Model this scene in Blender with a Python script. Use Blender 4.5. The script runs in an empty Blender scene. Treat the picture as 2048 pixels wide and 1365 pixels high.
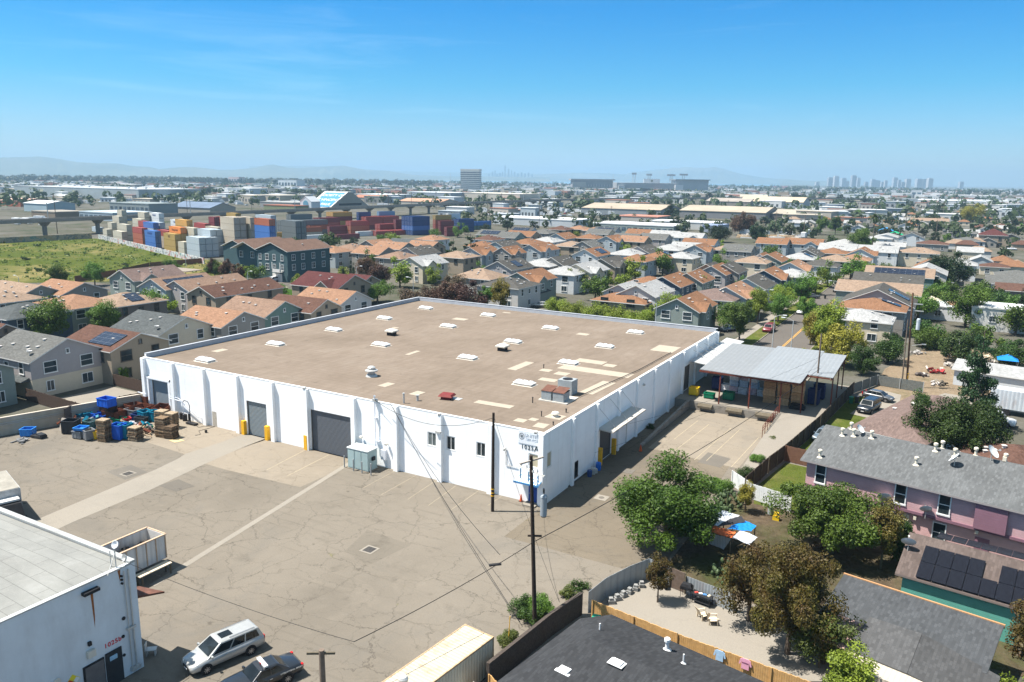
import bpy, math, random
import numpy as np
from mathutils import Vector, Matrix
rnd = random.Random(11)
R = math.radians
scene = bpy.context.scene
col = scene.collection
# camera (fitted to the 6.1 m bays of the warehouse)
CP = Vector((32.8615, -65.1674, 31.9698)); YAW, PITCH, ROLL, FPX = 2.0846, 0.2055, 0.0142, 1557.8
fw = Vector((math.cos(YAW)*math.cos(PITCH), math.sin(YAW)*math.cos(PITCH), -math.sin(PITCH)))
rt0 = Vector((math.sin(YAW), -math.cos(YAW), 0)); up0 = rt0.cross(fw)
rt = math.cos(ROLL)*rt0 + math.sin(ROLL)*up0; up = -math.sin(ROLL)*rt0 + math.cos(ROLL)*up0
cd = bpy.data.cameras.new("camera"); cam = bpy.data.objects.new("camera", cd); col.objects.link(cam)
cam.matrix_world = Matrix(((rt.x, up.x, -fw.x, CP.x), (rt.y, up.y, -fw.y, CP.y), (rt.z, up.z, -fw.z, CP.z), (0, 0, 0, 1)))
cd.sensor_fit = 'HORIZONTAL'; cd.sensor_width = 36; cd.lens = FPX/2048*36; cd.clip_start = .5; cd.clip_end = 120000
scene.camera = cam
def ray(px, py): return fw + rt*((px-1024)/FPX) - up*((py-682.5)/FPX)
def G(px, py, z=0.0):
 d = ray(px, py); t = (z-CP.z)/d.z; p = CP+d*t; return (p.x, p.y)
def PX(px, py, x=0.0):
 d = ray(px, py); t = (x-CP.x)/d.x; p = CP+d*t; return (p.y, p.z)
def hgt(xy, px, py):
 """height above xy at which the sight line of a pixel passes closest"""
 d = ray(px, py); t = ((xy[0]-CP.x)*d.x+(xy[1]-CP.y)*d.y)/(d.x**2+d.y**2); return CP.z+t*d.z
def at_dist(px, dist):
 """ground point dist metres from the camera in a compass direction"""
 d = ray(px, 360); n = math.hypot(d.x, d.y); return (CP.x+d.x/n*dist, CP.y+d.y/n*dist)
# materials
def lin(c):
 return tuple((v/12.92 if v <= .04045 else ((v+.055)/1.055)**2.4) for v in c)
MC = {}
def nodes(name):
 m = bpy.data.materials.new(name); m.use_nodes = True; nt = m.node_tree; nt.nodes.clear()
 out = nt.nodes.new("ShaderNodeOutputMaterial"); b = nt.nodes.new("ShaderNodeBsdfPrincipled")
 nt.links.new(b.outputs[0], out.inputs[0]); return m, nt, b, out
def N(nt, t, **kw):
 n = nt.nodes.new(t)
 for k, v in kw.items():
  if k.startswith("i_"): n.inputs[int(k[2:]) if k[2:].isdigit() else k[2:].replace("_", " ")].default_value = v
  else: setattr(n, k, v)
 return n
def L(nt, a, b): nt.links.new(a, b)
def coord(nt, scale=(1, 1, 1), world=False, rot=(0, 0, 0)):
 if world: src = N(nt, "ShaderNodeNewGeometry").outputs["Position"]
 else: src = N(nt, "ShaderNodeTexCoord").outputs["Object"]
 mp = N(nt, "ShaderNodeMapping"); mp.inputs["Scale"].default_value = scale; mp.inputs["Rotation"].default_value = rot
 L(nt, src, mp.inputs[0]); return mp.outputs[0]
def noise(nt, vec, scale, detail=4, rough=.6, dist=0):
 n = N(nt, "ShaderNodeTexNoise"); n.inputs["Scale"].default_value = scale; n.inputs["Detail"].default_value = detail
 n.inputs["Roughness"].default_value = rough; n.inputs["Distortion"].default_value = dist; L(nt, vec, n.inputs["Vector"]); return n
def ramp(nt, fac, stops, interp='LINEAR'):
 r = N(nt, "ShaderNodeValToRGB"); e = r.color_ramp.elements; r.color_ramp.interpolation = interp
 while len(e) < len(stops): e.new(.5)
 for i, (p, c) in enumerate(stops):
  e[i].position = p; e[i].color = (c[0], c[1], c[2], 1) if not isinstance(c, (int, float)) else (c, c, c, 1)
 L(nt, fac, r.inputs[0]); return r.outputs[0]
def mix(nt, fac, a, b, mode='MIX'):
 m = N(nt, "ShaderNodeMix", data_type='RGBA', blend_type=mode)
 for s, v in ((m.inputs[0], fac), (m.inputs[6], a), (m.inputs[7], b)):
  if isinstance(v, (int, float)): s.default_value = v
  elif isinstance(v, tuple): s.default_value = (*v[:3], 1)
  else: L(nt, v, s)
 return m.outputs[2]
def bump(nt, b, h, strength=.3, dist=.02):
 bp = N(nt, "ShaderNodeBump"); bp.inputs["Strength"].default_value = strength; bp.inputs["Distance"].default_value = dist
 L(nt, h, bp.inputs["Height"]); L(nt, bp.outputs[0], b.inputs["Normal"])
def mul(c, k): return tuple(min(1, v*k) for v in c)
def paint(c, rough=.6, var=.12, scale=1.5, metal=0.0, spec=.2, dirt=.0, name="paint"):
 """a painted or plain surface with faint mottling and some dirt"""
 key = ("p", c, rough, var, scale, metal, dirt)
 if key in MC: return MC[key]
 m, nt, b, o = nodes(name); v = coord(nt)
 n = noise(nt, v, scale, 6, .65)
 cc = ramp(nt, n.outputs[0], [(.25, mul(c, 1-var)), (.75, mul(c, 1+var*.6))])
 if dirt > 0:
  n2 = noise(nt, coord(nt, (1, 1, .25)), .7, 5, .7)
  f = ramp(nt, n2.outputs[0], [(.45, 0), (.8, dirt)])
  cc = mix(nt, f, cc, mul((.16, .12, .09), 1))
 L(nt, cc, b.inputs["Base Color"]); b.inputs["Roughness"].default_value = rough
 b.inputs["Metallic"].default_value = metal; b.inputs["Specular IOR Level"].default_value = spec
 MC[key] = m; return m
def shingle(c, name="shingle"):
 c = mul(c, .72); key = ("s", c)
 if key in MC: return MC[key]
 m, nt, b, o = nodes(name)
 v = coord(nt)
 br = N(nt, "ShaderNodeTexBrick"); br.inputs["Scale"].default_value = 1; br.inputs["Brick Width"].default_value = .42; br.inputs["Row Height"].default_value = .19; br.inputs["Mortar Size"].default_value = .012; br.inputs["Bias"].default_value = -.1
 br.inputs["Color1"].default_value = (0, 0, 0, 1); br.inputs["Color2"].default_value = (1, 1, 1, 1); br.inputs["Mortar"].default_value = (.12, .12, .12, 1); L(nt, coord(nt, rot=(0, 0, R(90))), br.inputs["Vector"])
 sep = N(nt, "ShaderNodeSeparateColor"); L(nt, br.outputs[0], sep.inputs[0])
 a = ramp(nt, sep.outputs[0], [(0, mul(c, .66)), (.5, c), (1, mul(c, 1.32))]); n9 = noise(nt, v, 14, 2, .6); a = mix(nt, ramp(nt, n9.outputs[0], [(.35, .45), (.6, 0)]), a, mul(c, .6))
 n = noise(nt, v, .35, 4, .6); a = mix(nt, .35, a, ramp(nt, n.outputs[0], [(.3, mul(c, .7)), (.7, mul(c, 1.2))]))
 L(nt, a, b.inputs["Base Color"]); b.inputs["Roughness"].default_value = 1; b.inputs["Specular IOR Level"].default_value = .04
 bump(nt, b, sep.outputs[0], .4, .015); MC[key] = m; return m
def ribbed(c, axis='x', period=.3, rough=.45, metal=.0, dirt=.15, depth=.03, line=.35, name="ribbed", rust=(.2, .08, .035), plain=False):
 """corrugated or ribbed sheet: ribs across the given object axis, with streaks of dirt or rust"""
 key = ("r", c, axis, period, rough, metal, dirt, rust)
 if key in MC: return MC[key]
 m, nt, b, o = nodes(name); v = coord(nt)
 w = N(nt, "ShaderNodeTexWave", wave_type='BANDS', bands_direction=axis.upper(), wave_profile='SIN')
 w.inputs["Scale"].default_value = .314/period*1.0; L(nt, v, w.inputs["Vector"])
 n = noise(nt, coord(nt, (.9, .9, .25)), 1.2, 6, .7)
 cc = mix(nt, ramp(nt, n.outputs[0], [(.5, 0), (.78, dirt*3 if dirt*3 < 1 else 1)]), c, rust)
 cc = mix(nt, ramp(nt, w.outputs[1], [(.0, line), (.35, 0)]), cc, mul(c, .55))
 L(nt, cc, b.inputs["Base Color"]); b.inputs["Roughness"].default_value = rough; b.inputs["Metallic"].default_value = metal
 bump(nt, b, w.outputs[1], .8, depth); MC[key] = m; return m
def foliage(c1, c2, name="foliage", trans=.3, scale=.9):
 c1 = mul(c1, 1.3); c2 = mul(c2, 1.45)
 key = ("f", c1, c2)
 if key in MC: return MC[key]
 m, nt, b, o = nodes(name); oi = N(nt, "ShaderNodeObjectInfo")
 n = noise(nt, coord(nt), scale, 5, .7)
 n2 = noise(nt, coord(nt), 9, 2, .6)
 cc = ramp(nt, n.outputs[0], [(.3, c1), (.72, c2)])
 cc = mix(nt, ramp(nt, n2.outputs[0], [(.35, .55), (.7, 0)]), cc, mul(c1, .5))
 hs = N(nt, "ShaderNodeHueSaturation"); L(nt, cc, hs.inputs["Color"])
 mr = N(nt, "ShaderNodeMapRange"); L(nt, oi.outputs["Random"], mr.inputs[0]); mr.inputs[3].default_value = .72; mr.inputs[4].default_value = 1.25
 L(nt, mr.outputs[0], hs.inputs["Value"])
 mr2 = N(nt, "ShaderNodeMapRange"); L(nt, oi.outputs["Random"], mr2.inputs[0]); mr2.inputs[3].default_value = .485; mr2.inputs[4].default_value = .515
 L(nt, mr2.outputs[0], hs.inputs["Hue"])
 L(nt, hs.outputs[0], b.inputs["Base Color"]); b.inputs["Roughness"].default_value = .55; b.inputs["Specular IOR Level"].default_value = .3
 tr = N(nt, "ShaderNodeBsdfTranslucent"); L(nt, hs.outputs[0], tr.inputs[0])
 ms = N(nt, "ShaderNodeMixShader"); ms.inputs[0].default_value = trans
 L(nt, b.outputs[0], ms.inputs[1]); L(nt, tr.outputs[0], ms.inputs[2]); L(nt, ms.outputs[0], o.inputs[0]); MC[key] = m; return m
def glass(c=(.02, .03, .035), rough=.08, name="glass"):
 key = ("g", c, rough)
 if key in MC: return MC[key]
 m, nt, b, o = nodes(name); n = noise(nt, coord(nt, world=True), .35, 2)
 L(nt, ramp(nt, n.outputs[0], [(.35, mul(c, .5)), (.65, mul(c, 2.2))]), b.inputs["Base Color"]); b.inputs["Roughness"].default_value = rough
 b.inputs["Specular IOR Level"].default_value = .35; MC[key] = m; return m
# mesh builder
class MB:
 def __init__(s, T=None): s.v = []; s.f = []; s.m = []; s.T = T
 def add(s, pts):
  i = len(s.v)
  for p in pts:
   p = Vector(p); s.v.append(tuple(s.T @ p) if s.T is not None else tuple(p))
  return i
 def face(s, pts, mi=0): i = s.add(pts); s.f.append(tuple(range(i, i+len(pts)))); s.m.append(mi); return s
 def hexa(s, p, mi=0):
  i = s.add(p)
  for q in ((0, 3, 2, 1), (4, 5, 6, 7), (0, 1, 5, 4), (1, 2, 6, 5), (2, 3, 7, 6), (3, 0, 4, 7)): s.f.append(tuple(i+k for k in q)); s.m.append(mi)
  return s
 def box(s, x0, x1, y0, y1, z0, z1, mi=0, tp=0.0):
  return s.hexa([(x0, y0, z0), (x1, y0, z0), (x1, y1, z0), (x0, y1, z0), (x0+tp, y0+tp, z1), (x1-tp, y0+tp, z1), (x1-tp, y1-tp, z1), (x0+tp, y1-tp, z1)], mi)
 def obox(s, c, sz, rz=0, rx=0, ry=0, mi=0):
  M = Matrix.Translation(c) @ Matrix.Rotation(rz, 4, 'Z') @ Matrix.Rotation(ry, 4, 'Y') @ Matrix.Rotation(rx, 4, 'X')
  a, b, h = sz[0]/2, sz[1]/2, sz[2]/2
  return s.hexa([M @ Vector(q) for q in ((-a, -b, -h), (a, -b, -h), (a, b, -h), (-a, b, -h), (-a, -b, h), (a, -b, h), (a, b, h), (-a, b, h))], mi)
 def prism(s, poly, z0, z1, mi=0, mtop=None):
  n = len(poly); i = s.add([(x, y, z0) for x, y in poly]+[(x, y, z1) for x, y in poly])
  s.f.append(tuple(i+k for k in reversed(range(n)))); s.m.append(mi)
  s.f.append(tuple(i+n+k for k in range(n))); s.m.append(mi if mtop is None else mtop)
  for k in range(n): s.f.append((i+k, i+(k+1) % n, i+n+(k+1) % n, i+n+k)); s.m.append(mi)
  return s
 def cyl(s, a, b, r, r2=None, n=8, mi=0, caps=True):
  a = Vector(a); b = Vector(b); r2 = r if r2 is None else r2; d = (b-a)
  if d.length < 1e-6: return s
  d.normalize(); u = d.orthogonal().normalized(); w = d.cross(u)
  ring = [(math.cos(2*math.pi*k/n), math.sin(2*math.pi*k/n)) for k in range(n)]
  i = s.add([a+(u*c+w*t)*r for c, t in ring]+[b+(u*c+w*t)*r2 for c, t in ring])
  for k in range(n): s.f.append((i+k, i+(k+1) % n, i+n+(k+1) % n, i+n+k)); s.m.append(mi)
  if caps:
   s.f.append(tuple(i+k for k in reversed(range(n)))); s.m.append(mi); s.f.append(tuple(i+n+k for k in range(n))); s.m.append(mi)
  return s
 def tube(s, pts, r, n=6, mi=0):
  for a, b in zip(pts[:-1], pts[1:]): s.cyl(a, b, r, n=n, mi=mi)
  return s
 def lathe(s, c, prof, n=16, mi=0):
  """profile of (radius, z) pairs turned about a vertical axis"""
  i = s.add([(c[0]+r*math.cos(2*math.pi*k/n), c[1]+r*math.sin(2*math.pi*k/n), c[2]+z) for r, z in prof for k in range(n)])
  for j in range(len(prof)-1):
   for k in range(n): s.f.append((i+j*n+k, i+j*n+(k+1) % n, i+(j+1)*n+(k+1) % n, i+(j+1)*n+k)); s.m.append(mi)
  s.f.append(tuple(i+k for k in reversed(range(n)))); s.m.append(mi)
  s.f.append(tuple(i+(len(prof)-1)*n+k for k in range(n))); s.m.append(mi)
  return s
 def mesh(s, name, mats, smooth=False):
  me = bpy.data.meshes.new(name); me.from_pydata(s.v, [], s.f)
  for m in mats: me.materials.append(m)
  if len(mats) > 1: me.polygons.foreach_set("material_index", s.m)
  if smooth: me.polygons.foreach_set("use_smooth", [True]*len(s.f))
  me.update(); return me
 def build(s, name, mats, parent=None, loc=(0, 0, 0), rz=0.0, smooth=False):
  if not isinstance(mats, (list, tuple)): mats = [mats]
  return link(name, s.mesh(name, mats, smooth), parent, loc, rz)
def link(name, me, parent=None, loc=(0, 0, 0), rz=0.0, sc=None):
 o = bpy.data.objects.new(name, me); col.objects.link(o); o.location = loc; o.rotation_euler = (0, 0, rz)
 if sc is not None: o.scale = sc if isinstance(sc, (tuple, list)) else (sc, sc, sc)
 if parent: o.parent = parent
 return o
def tag(o, label=None, cat=None, group=None, kind=None):
 if label: o["label"] = label
 if cat: o["category"] = cat
 if group: o["group"] = group
 if kind: o["kind"] = kind
 return o
def thing(name, label, cat, loc=(0, 0, 0), rz=0.0, group=None, sc=None):
 o = link(name, None, None, loc, rz, sc); o.empty_display_size = .3; return tag(o, label, cat, group)
def struct(name, mb, m, **k): return tag(mb.build(name, m, **k), kind="structure")
def sheet(name, poly, z, m, thick=0.0):
 b = MB(); b.face([(x, y, z) for x, y in poly]); return struct(name, b, m)
# light, sky, render settings
AZ, EL = R(210), R(63)            # the sun stands over -X -Y
w = bpy.data.worlds.new("World"); scene.world = w; w.use_nodes = True; nt = w.node_tree; nt.nodes.clear()
wo = N(nt, "ShaderNodeOutputWorld"); bg = N(nt, "ShaderNodeBackground"); sky = N(nt, "ShaderNodeTexSky", sky_type='NISHITA')
sky.sun_disc = False; sky.sun_elevation = EL; sky.sun_rotation = R(90)-AZ; sky.altitude = 30; sky.air_density = 1.0; sky.dust_density = .25; sky.ozone_density = 2.5
tc = N(nt, "ShaderNodeTexCoord")
mp = N(nt, "ShaderNodeMapping"); mp.inputs["Scale"].default_value = (1.2, 1.2, 14); mp.inputs["Rotation"].default_value = (R(3), R(-4), 0); L(nt, tc.outputs["Generated"], mp.inputs[0])
cn = noise(nt, mp.outputs[0], 2.2, 8, .62, .7)
cf = ramp(nt, cn.outputs[0], [(.55, 0), (.85, .22)])
sepv = N(nt, "ShaderNodeSeparateXYZ"); L(nt, tc.outputs["Generated"], sepv.inputs[0])
cm = ramp(nt, sepv.outputs[2], [(.02, 0), (.08, 1), (.30, .35), (.6, 0)])
cfac = mix(nt, 1.0, cf, cm, 'MULTIPLY')
hs = N(nt, "ShaderNodeHueSaturation"); hs.inputs["Saturation"].default_value = 1.0; L(nt, sky.outputs[0], hs.inputs["Color"])
tr_ = ramp(nt, sepv.outputs[2], [(0, (.33, .41, .53)), (.05, (.22, .38, .52)), (.11, (.08, .36, .51)), (.2, (.0, .31, .54)), (.34, (.40, .55, .62)), (.55, (1.0, .86, .62))])
tint = mix(nt, 1.0, hs.outputs[0], tr_, 'MULTIPLY')
skyc = mix(nt, cfac, tint, (3.6, 4.6, 5.3))
L(nt, skyc, bg.inputs[0]); bg.inputs[1].default_value = .12; L(nt, bg.outputs[0], wo.inputs[0])
sl = bpy.data.lights.new("sun", 'SUN'); sl.energy = 4.5; sl.angle = R(.53); sl.color = (1, .955, .89)
so = bpy.data.objects.new("sun", sl); col.objects.link(so)
so.rotation_euler = Vector((math.cos(AZ)*math.cos(EL), math.sin(AZ)*math.cos(EL), math.sin(EL))).to_track_quat('Z', 'Y').to_euler()
vs = scene.view_settings; vs.view_transform = 'Standard'; vs.look = 'None'; vs.exposure = 1.3; vs.gamma = 1
cy = scene.cycles; cy.use_denoising = True; cy.max_bounces = 5; cy.diffuse_bounces = 3; cy.glossy_bounces = 2; cy.transmission_bounces = 3; cy.transparent_max_bounces = 6; cy.volume_bounces = 1
cy.use_adaptive_sampling = True; cy.adaptive_threshold = .015; cy.caustics_reflective = False; cy.caustics_refractive = False
try: cy.denoising_input_passes = 'RGB_ALBEDO_NORMAL'; cy.denoising_prefilter = 'ACCURATE'
except Exception: pass
m = bpy.data.materials.new("haze_air"); m.use_nodes = True; nt = m.node_tree; nt.nodes.clear()
oo = N(nt, "ShaderNodeOutputMaterial"); pv = N(nt, "ShaderNodeVolumePrincipled")
pv.inputs["Color"].default_value = (.36, .54, .70, 1); pv.inputs["Density"].default_value = 1.3e-4; pv.inputs["Anisotropy"].default_value = .1
L(nt, pv.outputs[0], oo.inputs["Volume"])
HZ = MB(); HZ.box(-24000, 16000, -600, 22000, -3, 330); hz = HZ.build("haze", m)
tag(hz, "pale blue haze lying over the far town and hills", None, None, "stuff")
# ground surfaces
def asphalt(name, base, seed=0, crack=1.0, weeds=1.0, blotch=1.0):
 base = mul(base, .50); m, nt, b, o = nodes(name); v = coord(nt, world=True)
 off = N(nt, "ShaderNodeVectorMath", operation='ADD'); off.inputs[1].default_value = (seed*13.7, seed*7.1, 0); L(nt, v, off.inputs[0]); v = off.outputs[0]
 big = noise(nt, v, .045, 5, .6); mid = noise(nt, v, .32, 6, .65, .3); fine = noise(nt, v, 9, 3, .7)
 c = ramp(nt, big.outputs[0], [(.3, mul(base, 1-.22*blotch)), (.5, base), (.7, mul(base, 1+.14*blotch))])
 b2 = noise(nt, v, .085, 6, .7, .8); c = mix(nt, ramp(nt, b2.outputs[0], [(.52, 0), (.7, .42*blotch)]), c, (base[0]*.62, base[0]*.60, base[0]*.55))
 c = mix(nt, ramp(nt, b2.outputs[0], [(.3, .5*blotch), (.42, 0)]), c, mul(base, 1.18))
 st = ramp(nt, mid.outputs[0], [(.26, .6*blotch), (.42, 0)])
 c = mix(nt, st, c, mul(base, .55))
 c = mix(nt, ramp(nt, mid.outputs[0], [(.6, 0), (.8, .5)]), c, mul(base, 1.25))
 c = mix(nt, ramp(nt, fine.outputs[0], [(.3, .35), (.6, 0)]), c, mul(base, .6)); sp = noise(nt, v, .75, 3, .55); c = mix(nt, ramp(nt, sp.outputs[0], [(.67, 0), (.74, .55*blotch)]), c, mul(base, .35))
 tk = noise(nt, coord(nt, (.08, 1.3, 1), world=True, rot=(0, 0, R(-52))), 1.1, 3, .6); c = mix(nt, ramp(nt, tk.outputs[0], [(.58, 0), (.7, .32*blotch)]), c, mul(base, .6))
 wn = noise(nt, v, .5, 5, .7); wv = N(nt, "ShaderNodeVectorMath", operation='MULTIPLY_ADD'); wv.inputs[1].default_value = (2.6, 2.6, 0)
 L(nt, wn.outputs[1], wv.inputs[0]); L(nt, v, wv.inputs[2])
 for sc, wd, am in ((.17, .0055, .75), (.42, .008, .55)):
  vo = N(nt, "ShaderNodeTexVoronoi", feature='DISTANCE_TO_EDGE', voronoi_dimensions='2D'); vo.inputs["Scale"].default_value = sc; L(nt, wv.outputs[0], vo.inputs["Vector"])
  f = ramp(nt, vo.outputs[0], [(0, am*crack), (wd*.6, am*crack*.8), (wd*2.2, 0)])
  gate = noise(nt, v, .12, 3, .6); f = mix(nt, 1.0, f, ramp(nt, gate.outputs[0], [(.35, .25), (.6, 1)]), 'MULTIPLY')
  c = mix(nt, f, c, mul(base, .32))
 if weeds:
  vo = N(nt, "ShaderNodeTexVoronoi", feature='DISTANCE_TO_EDGE', voronoi_dimensions='2D'); vo.inputs["Scale"].default_value = .17; L(nt, wv.outputs[0], vo.inputs["Vector"])
  g2 = noise(nt, v, .3, 5, .8)
  f = mix(nt, 1.0, ramp(nt, vo.outputs[0], [(0, 1), (.02, 0)]), ramp(nt, g2.outputs[0], [(.62, 0), (.7, .8*weeds)]), 'MULTIPLY')
  c = mix(nt, f, c, (.16, .15, .04))
 L(nt, c, b.inputs["Base Color"]); b.inputs["Roughness"].default_value = 1; b.inputs["Specular IOR Level"].default_value = .05
 bump(nt, b, fine.outputs[0], .25, .01); return m
def grassy(name, a, bcol, dry, drypos=(.5, .7), sc=.03, tuft=2.5):
 a, bcol, dry = mul(a, .62), mul(bcol, .62), mul(dry, .66); m, nt, b, o = nodes(name); v = coord(nt, world=True)
 n1 = noise(nt, v, sc, 7, .62, .4); n2 = noise(nt, v, tuft, 5, .7); n3 = noise(nt, v, .35, 5, .7)
 c = ramp(nt, n2.outputs[0], [(.3, a), (.7, bcol)])
 c = mix(nt, ramp(nt, n1.outputs[0], [(drypos[0], 0), (drypos[1], .85)]), c, dry)
 c = mix(nt, ramp(nt, n3.outputs[0], [(.3, .6), (.5, 0)]), c, mul(a, .6))
 L(nt, c, b.inputs["Base Color"]); b.inputs["Roughness"].default_value = 1; b.inputs["Specular IOR Level"].default_value = .02
 bump(nt, b, n2.outputs[0], 1, .25); return m
def groundmat():
 m, nt, b, o = nodes("town_ground"); v = coord(nt, world=True)
 n1 = noise(nt, v, .012, 6, .65); n2 = noise(nt, v, .09, 5, .7); n3 = noise(nt, v, 1.3, 4, .7)
 c = ramp(nt, n1.outputs[0], [(.36, (.03, .045, .018)), (.47, (.085, .08, .06)), (.56, (.13, .125, .11)), (.68, (.06, .06, .058))])
 c = mix(nt, .45, c, ramp(nt, n2.outputs[0], [(.35, (.03, .05, .02)), (.5, (.11, .10, .08)), (.7, (.16, .15, .14))]))
 c = mix(nt, ramp(nt, n3.outputs[0], [(.3, .4), (.6, 0)]), c, (.05, .05, .04))
 L(nt, c, b.inputs["Base Color"]); b.inputs["Roughness"].default_value = 1; b.inputs["Specular IOR Level"].default_value = .02; return m
M_ASPH = asphalt("yard_asphalt", (.355, .31, .25))
M_LANE = asphalt("lane_asphalt", (.31, .26, .195), 2, .9, .3)
M_ROAD = asphalt("road_asphalt", (.23, .205, .18), 3, .35, 0, .5)
M_CONC = asphalt("old_concrete", (.47, .40, .31), 4, .75, 1.3, .8)
M_CONC2 = asphalt("pale_concrete", (.50, .45, .375), 5, .18, 0, .45)
M_WALK = asphalt("pavement_concrete", (.48, .43, .36), 6, .1, 0, .4)
M_DARKP = asphalt("patch_asphalt", (.29, .26, .22), 7, .3, 0, .8)
M_LINE = paint((.33, .275, .19), .8, .35, 3, name="worn_line_paint")
M_YLINE = paint((.62, .33, .05), .8, .3, 3, name="yellow_line_paint")
M_GROUND = groundmat()
M_FIELD = grassy("field_grass", (.07, .10, .018), (.14, .165, .036), (.34, .27, .12), (.47, .62), .022, .9)
M_LAWN = grassy("lawn_grass", (.10, .14, .025), (.17, .20, .045), (.28, .23, .10), (.5, .8), .2, 4)
M_DIRT = grassy("bare_dirt", (.28, .21, .14), (.40, .31, .21), (.10, .12, .03), (.55, .68), .07, 1.5)
M_SOIL = grassy("garden_soil", (.10, .075, .05), (.2, .15, .1), (.07, .09, .03), (.45, .65), .15, 1.5)
S = 45000
sheet("ground", [(-S, -3000), (S, -3000), (S, S), (-S, S)], -.03, M_GROUND)
sheet("yard_ground", [(24, -75), (24, 66), (-61.5, 66), (-61.5, .3), (-62, 0), (-68.6, -24), (-82, -75)], 0, M_ASPH)
sheet("alley_road", [(.05, -8), (14.5, -8), (13.2, 20.8), (3, 22), (3, 41), (.05, 41)], .004, M_LANE)
pad = [G(*q) for q in ((287, 883), (367, 908), (400, 925), (452, 940), (600, 975), (698, 931))]
sheet("concrete_apron", [(-55.5, -.02), (-57, pad[0][1]+.5)]+pad+[(-23.9, -.02)], .004, M_CONC)
le = [(493, 867), (440, 886), (372, 908), (352, 920), (308, 941), (106, 1026), (60, 1046)]
re = [(536, 876), (478, 898), (404, 931), (297, 982), (147, 1044), (100, 1066)]
sheet("concrete_driveway", [(-42.1, -.02)]+[G(*q) for q in le]+[G(*q) for q in reversed(re)]+[(-38.4, -.02)], .009, M_CONC2)
a, b = G(702, 925), G(304, 1172); d = Vector((b[0]-a[0], b[1]-a[1])); n = Vector((-d.y, d.x)).normalized()*.3
sheet("drain_strip", [(a[0]+n.x, a[1]+n.y), (b[0]+n.x, b[1]+n.y), (b[0]-n.x, b[1]-n.y), (a[0]-n.x, a[1]-n.y)], .0125, M_CONC2)
def pxsheet(name, pts, z, m): return sheet(name, [G(*q) for q in pts], z, m)
pxsheet("asphalt_patch", [(317, 972), (352, 984), (390, 973), (357, 959)], .014, M_DARKP)
pxsheet("asphalt_patch", [(213, 944), (250, 960), (296, 945), (262, 930)], .004, M_DARKP)
pxsheet("asphalt_patch", [(690, 1102), (735, 1132), (822, 1090), (735, 1060)], .004, asphalt("patch_tan", (.325, .285, .23), 9, .5, 0))
pxsheet("asphalt_patch", [(1395, 925), (1440, 936), (1462, 918), (1416, 905)], .0105, M_DARKP)
sheet("dock_lot", [(3, 21.9), (14.2, 20.7), (14.3, 41.2), (3.2, 41.2)], .008, M_CONC)
lm = MB()
def linestrip(p, q, wd=.09, z=.013):
 d = Vector((q[0]-p[0], q[1]-p[1])); n = Vector((-d.y, d.x)).normalized()*wd/2
 lm.face([(p[0]+n.x, p[1]+n.y, z), (q[0]+n.x, q[1]+n.y, z), (q[0]-n.x, q[1]-n.y, z), (p[0]-n.x, p[1]-n.y, z)])
A6 = lambda a, b: (1348+a/2.926, 640+b/2.926)
for p, q in (((0, 700), (140, 590)), ((0, 770), (205, 612)), ((120, 820), (335, 632)), ((190, 825), (388, 640)), ((335, 862), (495, 690))): linestrip(G(*A6(*p)), G(*A6(*q)))
B6 = lambda a, b: (600+a/3.9385, 740+b/3.9385)
for p, q in (((915, 830), (640, 985)), ((1075, 870), (850, 1020)), ((1240, 905), (1010, 1070)), ((1410, 950), (1180, 1110)), ((1590, 995), (1480, 1070)), ((755, 792), (500, 930))): linestrip(G(*B6(*p)), G(*B6(*q)), .045, .006)
C6 = lambda a, b: (a/2.926, 640+b/2.926)
for p, q in (((1790, 760), (1560, 880)), ((1925, 790), (1680, 915))): linestrip(G(*C6(*p)), G(*C6(*q)), .1, .0085)
tag(lm.build("parking_line_markings", M_LINE), kind="structure")
sheet("residential_street", [(0, 63.8), (10.4, 63.8), (10.4, 275), (0, 275)], 0, M_ROAD)
lm = MB(); linestrip((5.1, 64), (5.1, 270), .12, .006); linestrip((5.4, 64), (5.4, 270), .12, .006); tag(lm.build("road_line_markings", M_YLINE), kind="structure")
for nm, x0, x1 in (("pavement", -4.6, -2.9), ("pavement", 12.6, 14.2)): struct(nm, MB().box(x0, x1, 66, 272, -.03, .13), M_WALK)
for nm, x0, x1 in (("kerb", -.16, 0), ("kerb", 10.4, 10.56)): struct(nm, MB().box(x0, x1, 66, 272, -.03, .14), M_WALK)
for x0, x1 in ((-2.9, -.16), (10.56, 12.6)): struct("verge", MB().box(x0, x1, 66, 272, -.03, .11), M_LAWN)
pxsheet("street_bend", [(515, 585), (575, 575), (640, 572), (700, 556), (640, 545), (560, 556), (505, 570)], 0, M_ROAD)
pxsheet("pavement_path", [(527, 583), (575, 574), (577, 577), (528, 587)], .05, M_WALK)
pxsheet("lawn", [(527, 588), (577, 578), (625, 590), (545, 600)], .02, grassy("park_lawn", (.04, .10, .015), (.08, .15, .025), (.1, .15, .03)))
sheet("residential_street", [(-200, 66.0), (-61.8, 66.0), (-61.8, 67.5), (0, 67.5), (0, 74), (-200, 74)], -.008, M_ROAD)
sheet("field", [(-430, 30), (-209, 57), (-187, 78), (-168, 95), (-178, 118), (-203, 133), (-338, 171.5), (-352, 160), (-345, 90)], 0, M_FIELD)
pxsheet("lawn", [A6(745, 740), A6(1010, 505), A6(1060, 505), A6(1030, 550), A6(1145, 577), A6(1065, 690), A6(850, 690), A6(790, 748)], .01, M_LAWN)
sheet("lawn", [(18.3, 26.3), (19.95, 41.1), (21.6, 61), (24.2, 62), (23.2, 52), (24.6, 40), (23, 25.5)], .007, M_LAWN)
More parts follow.
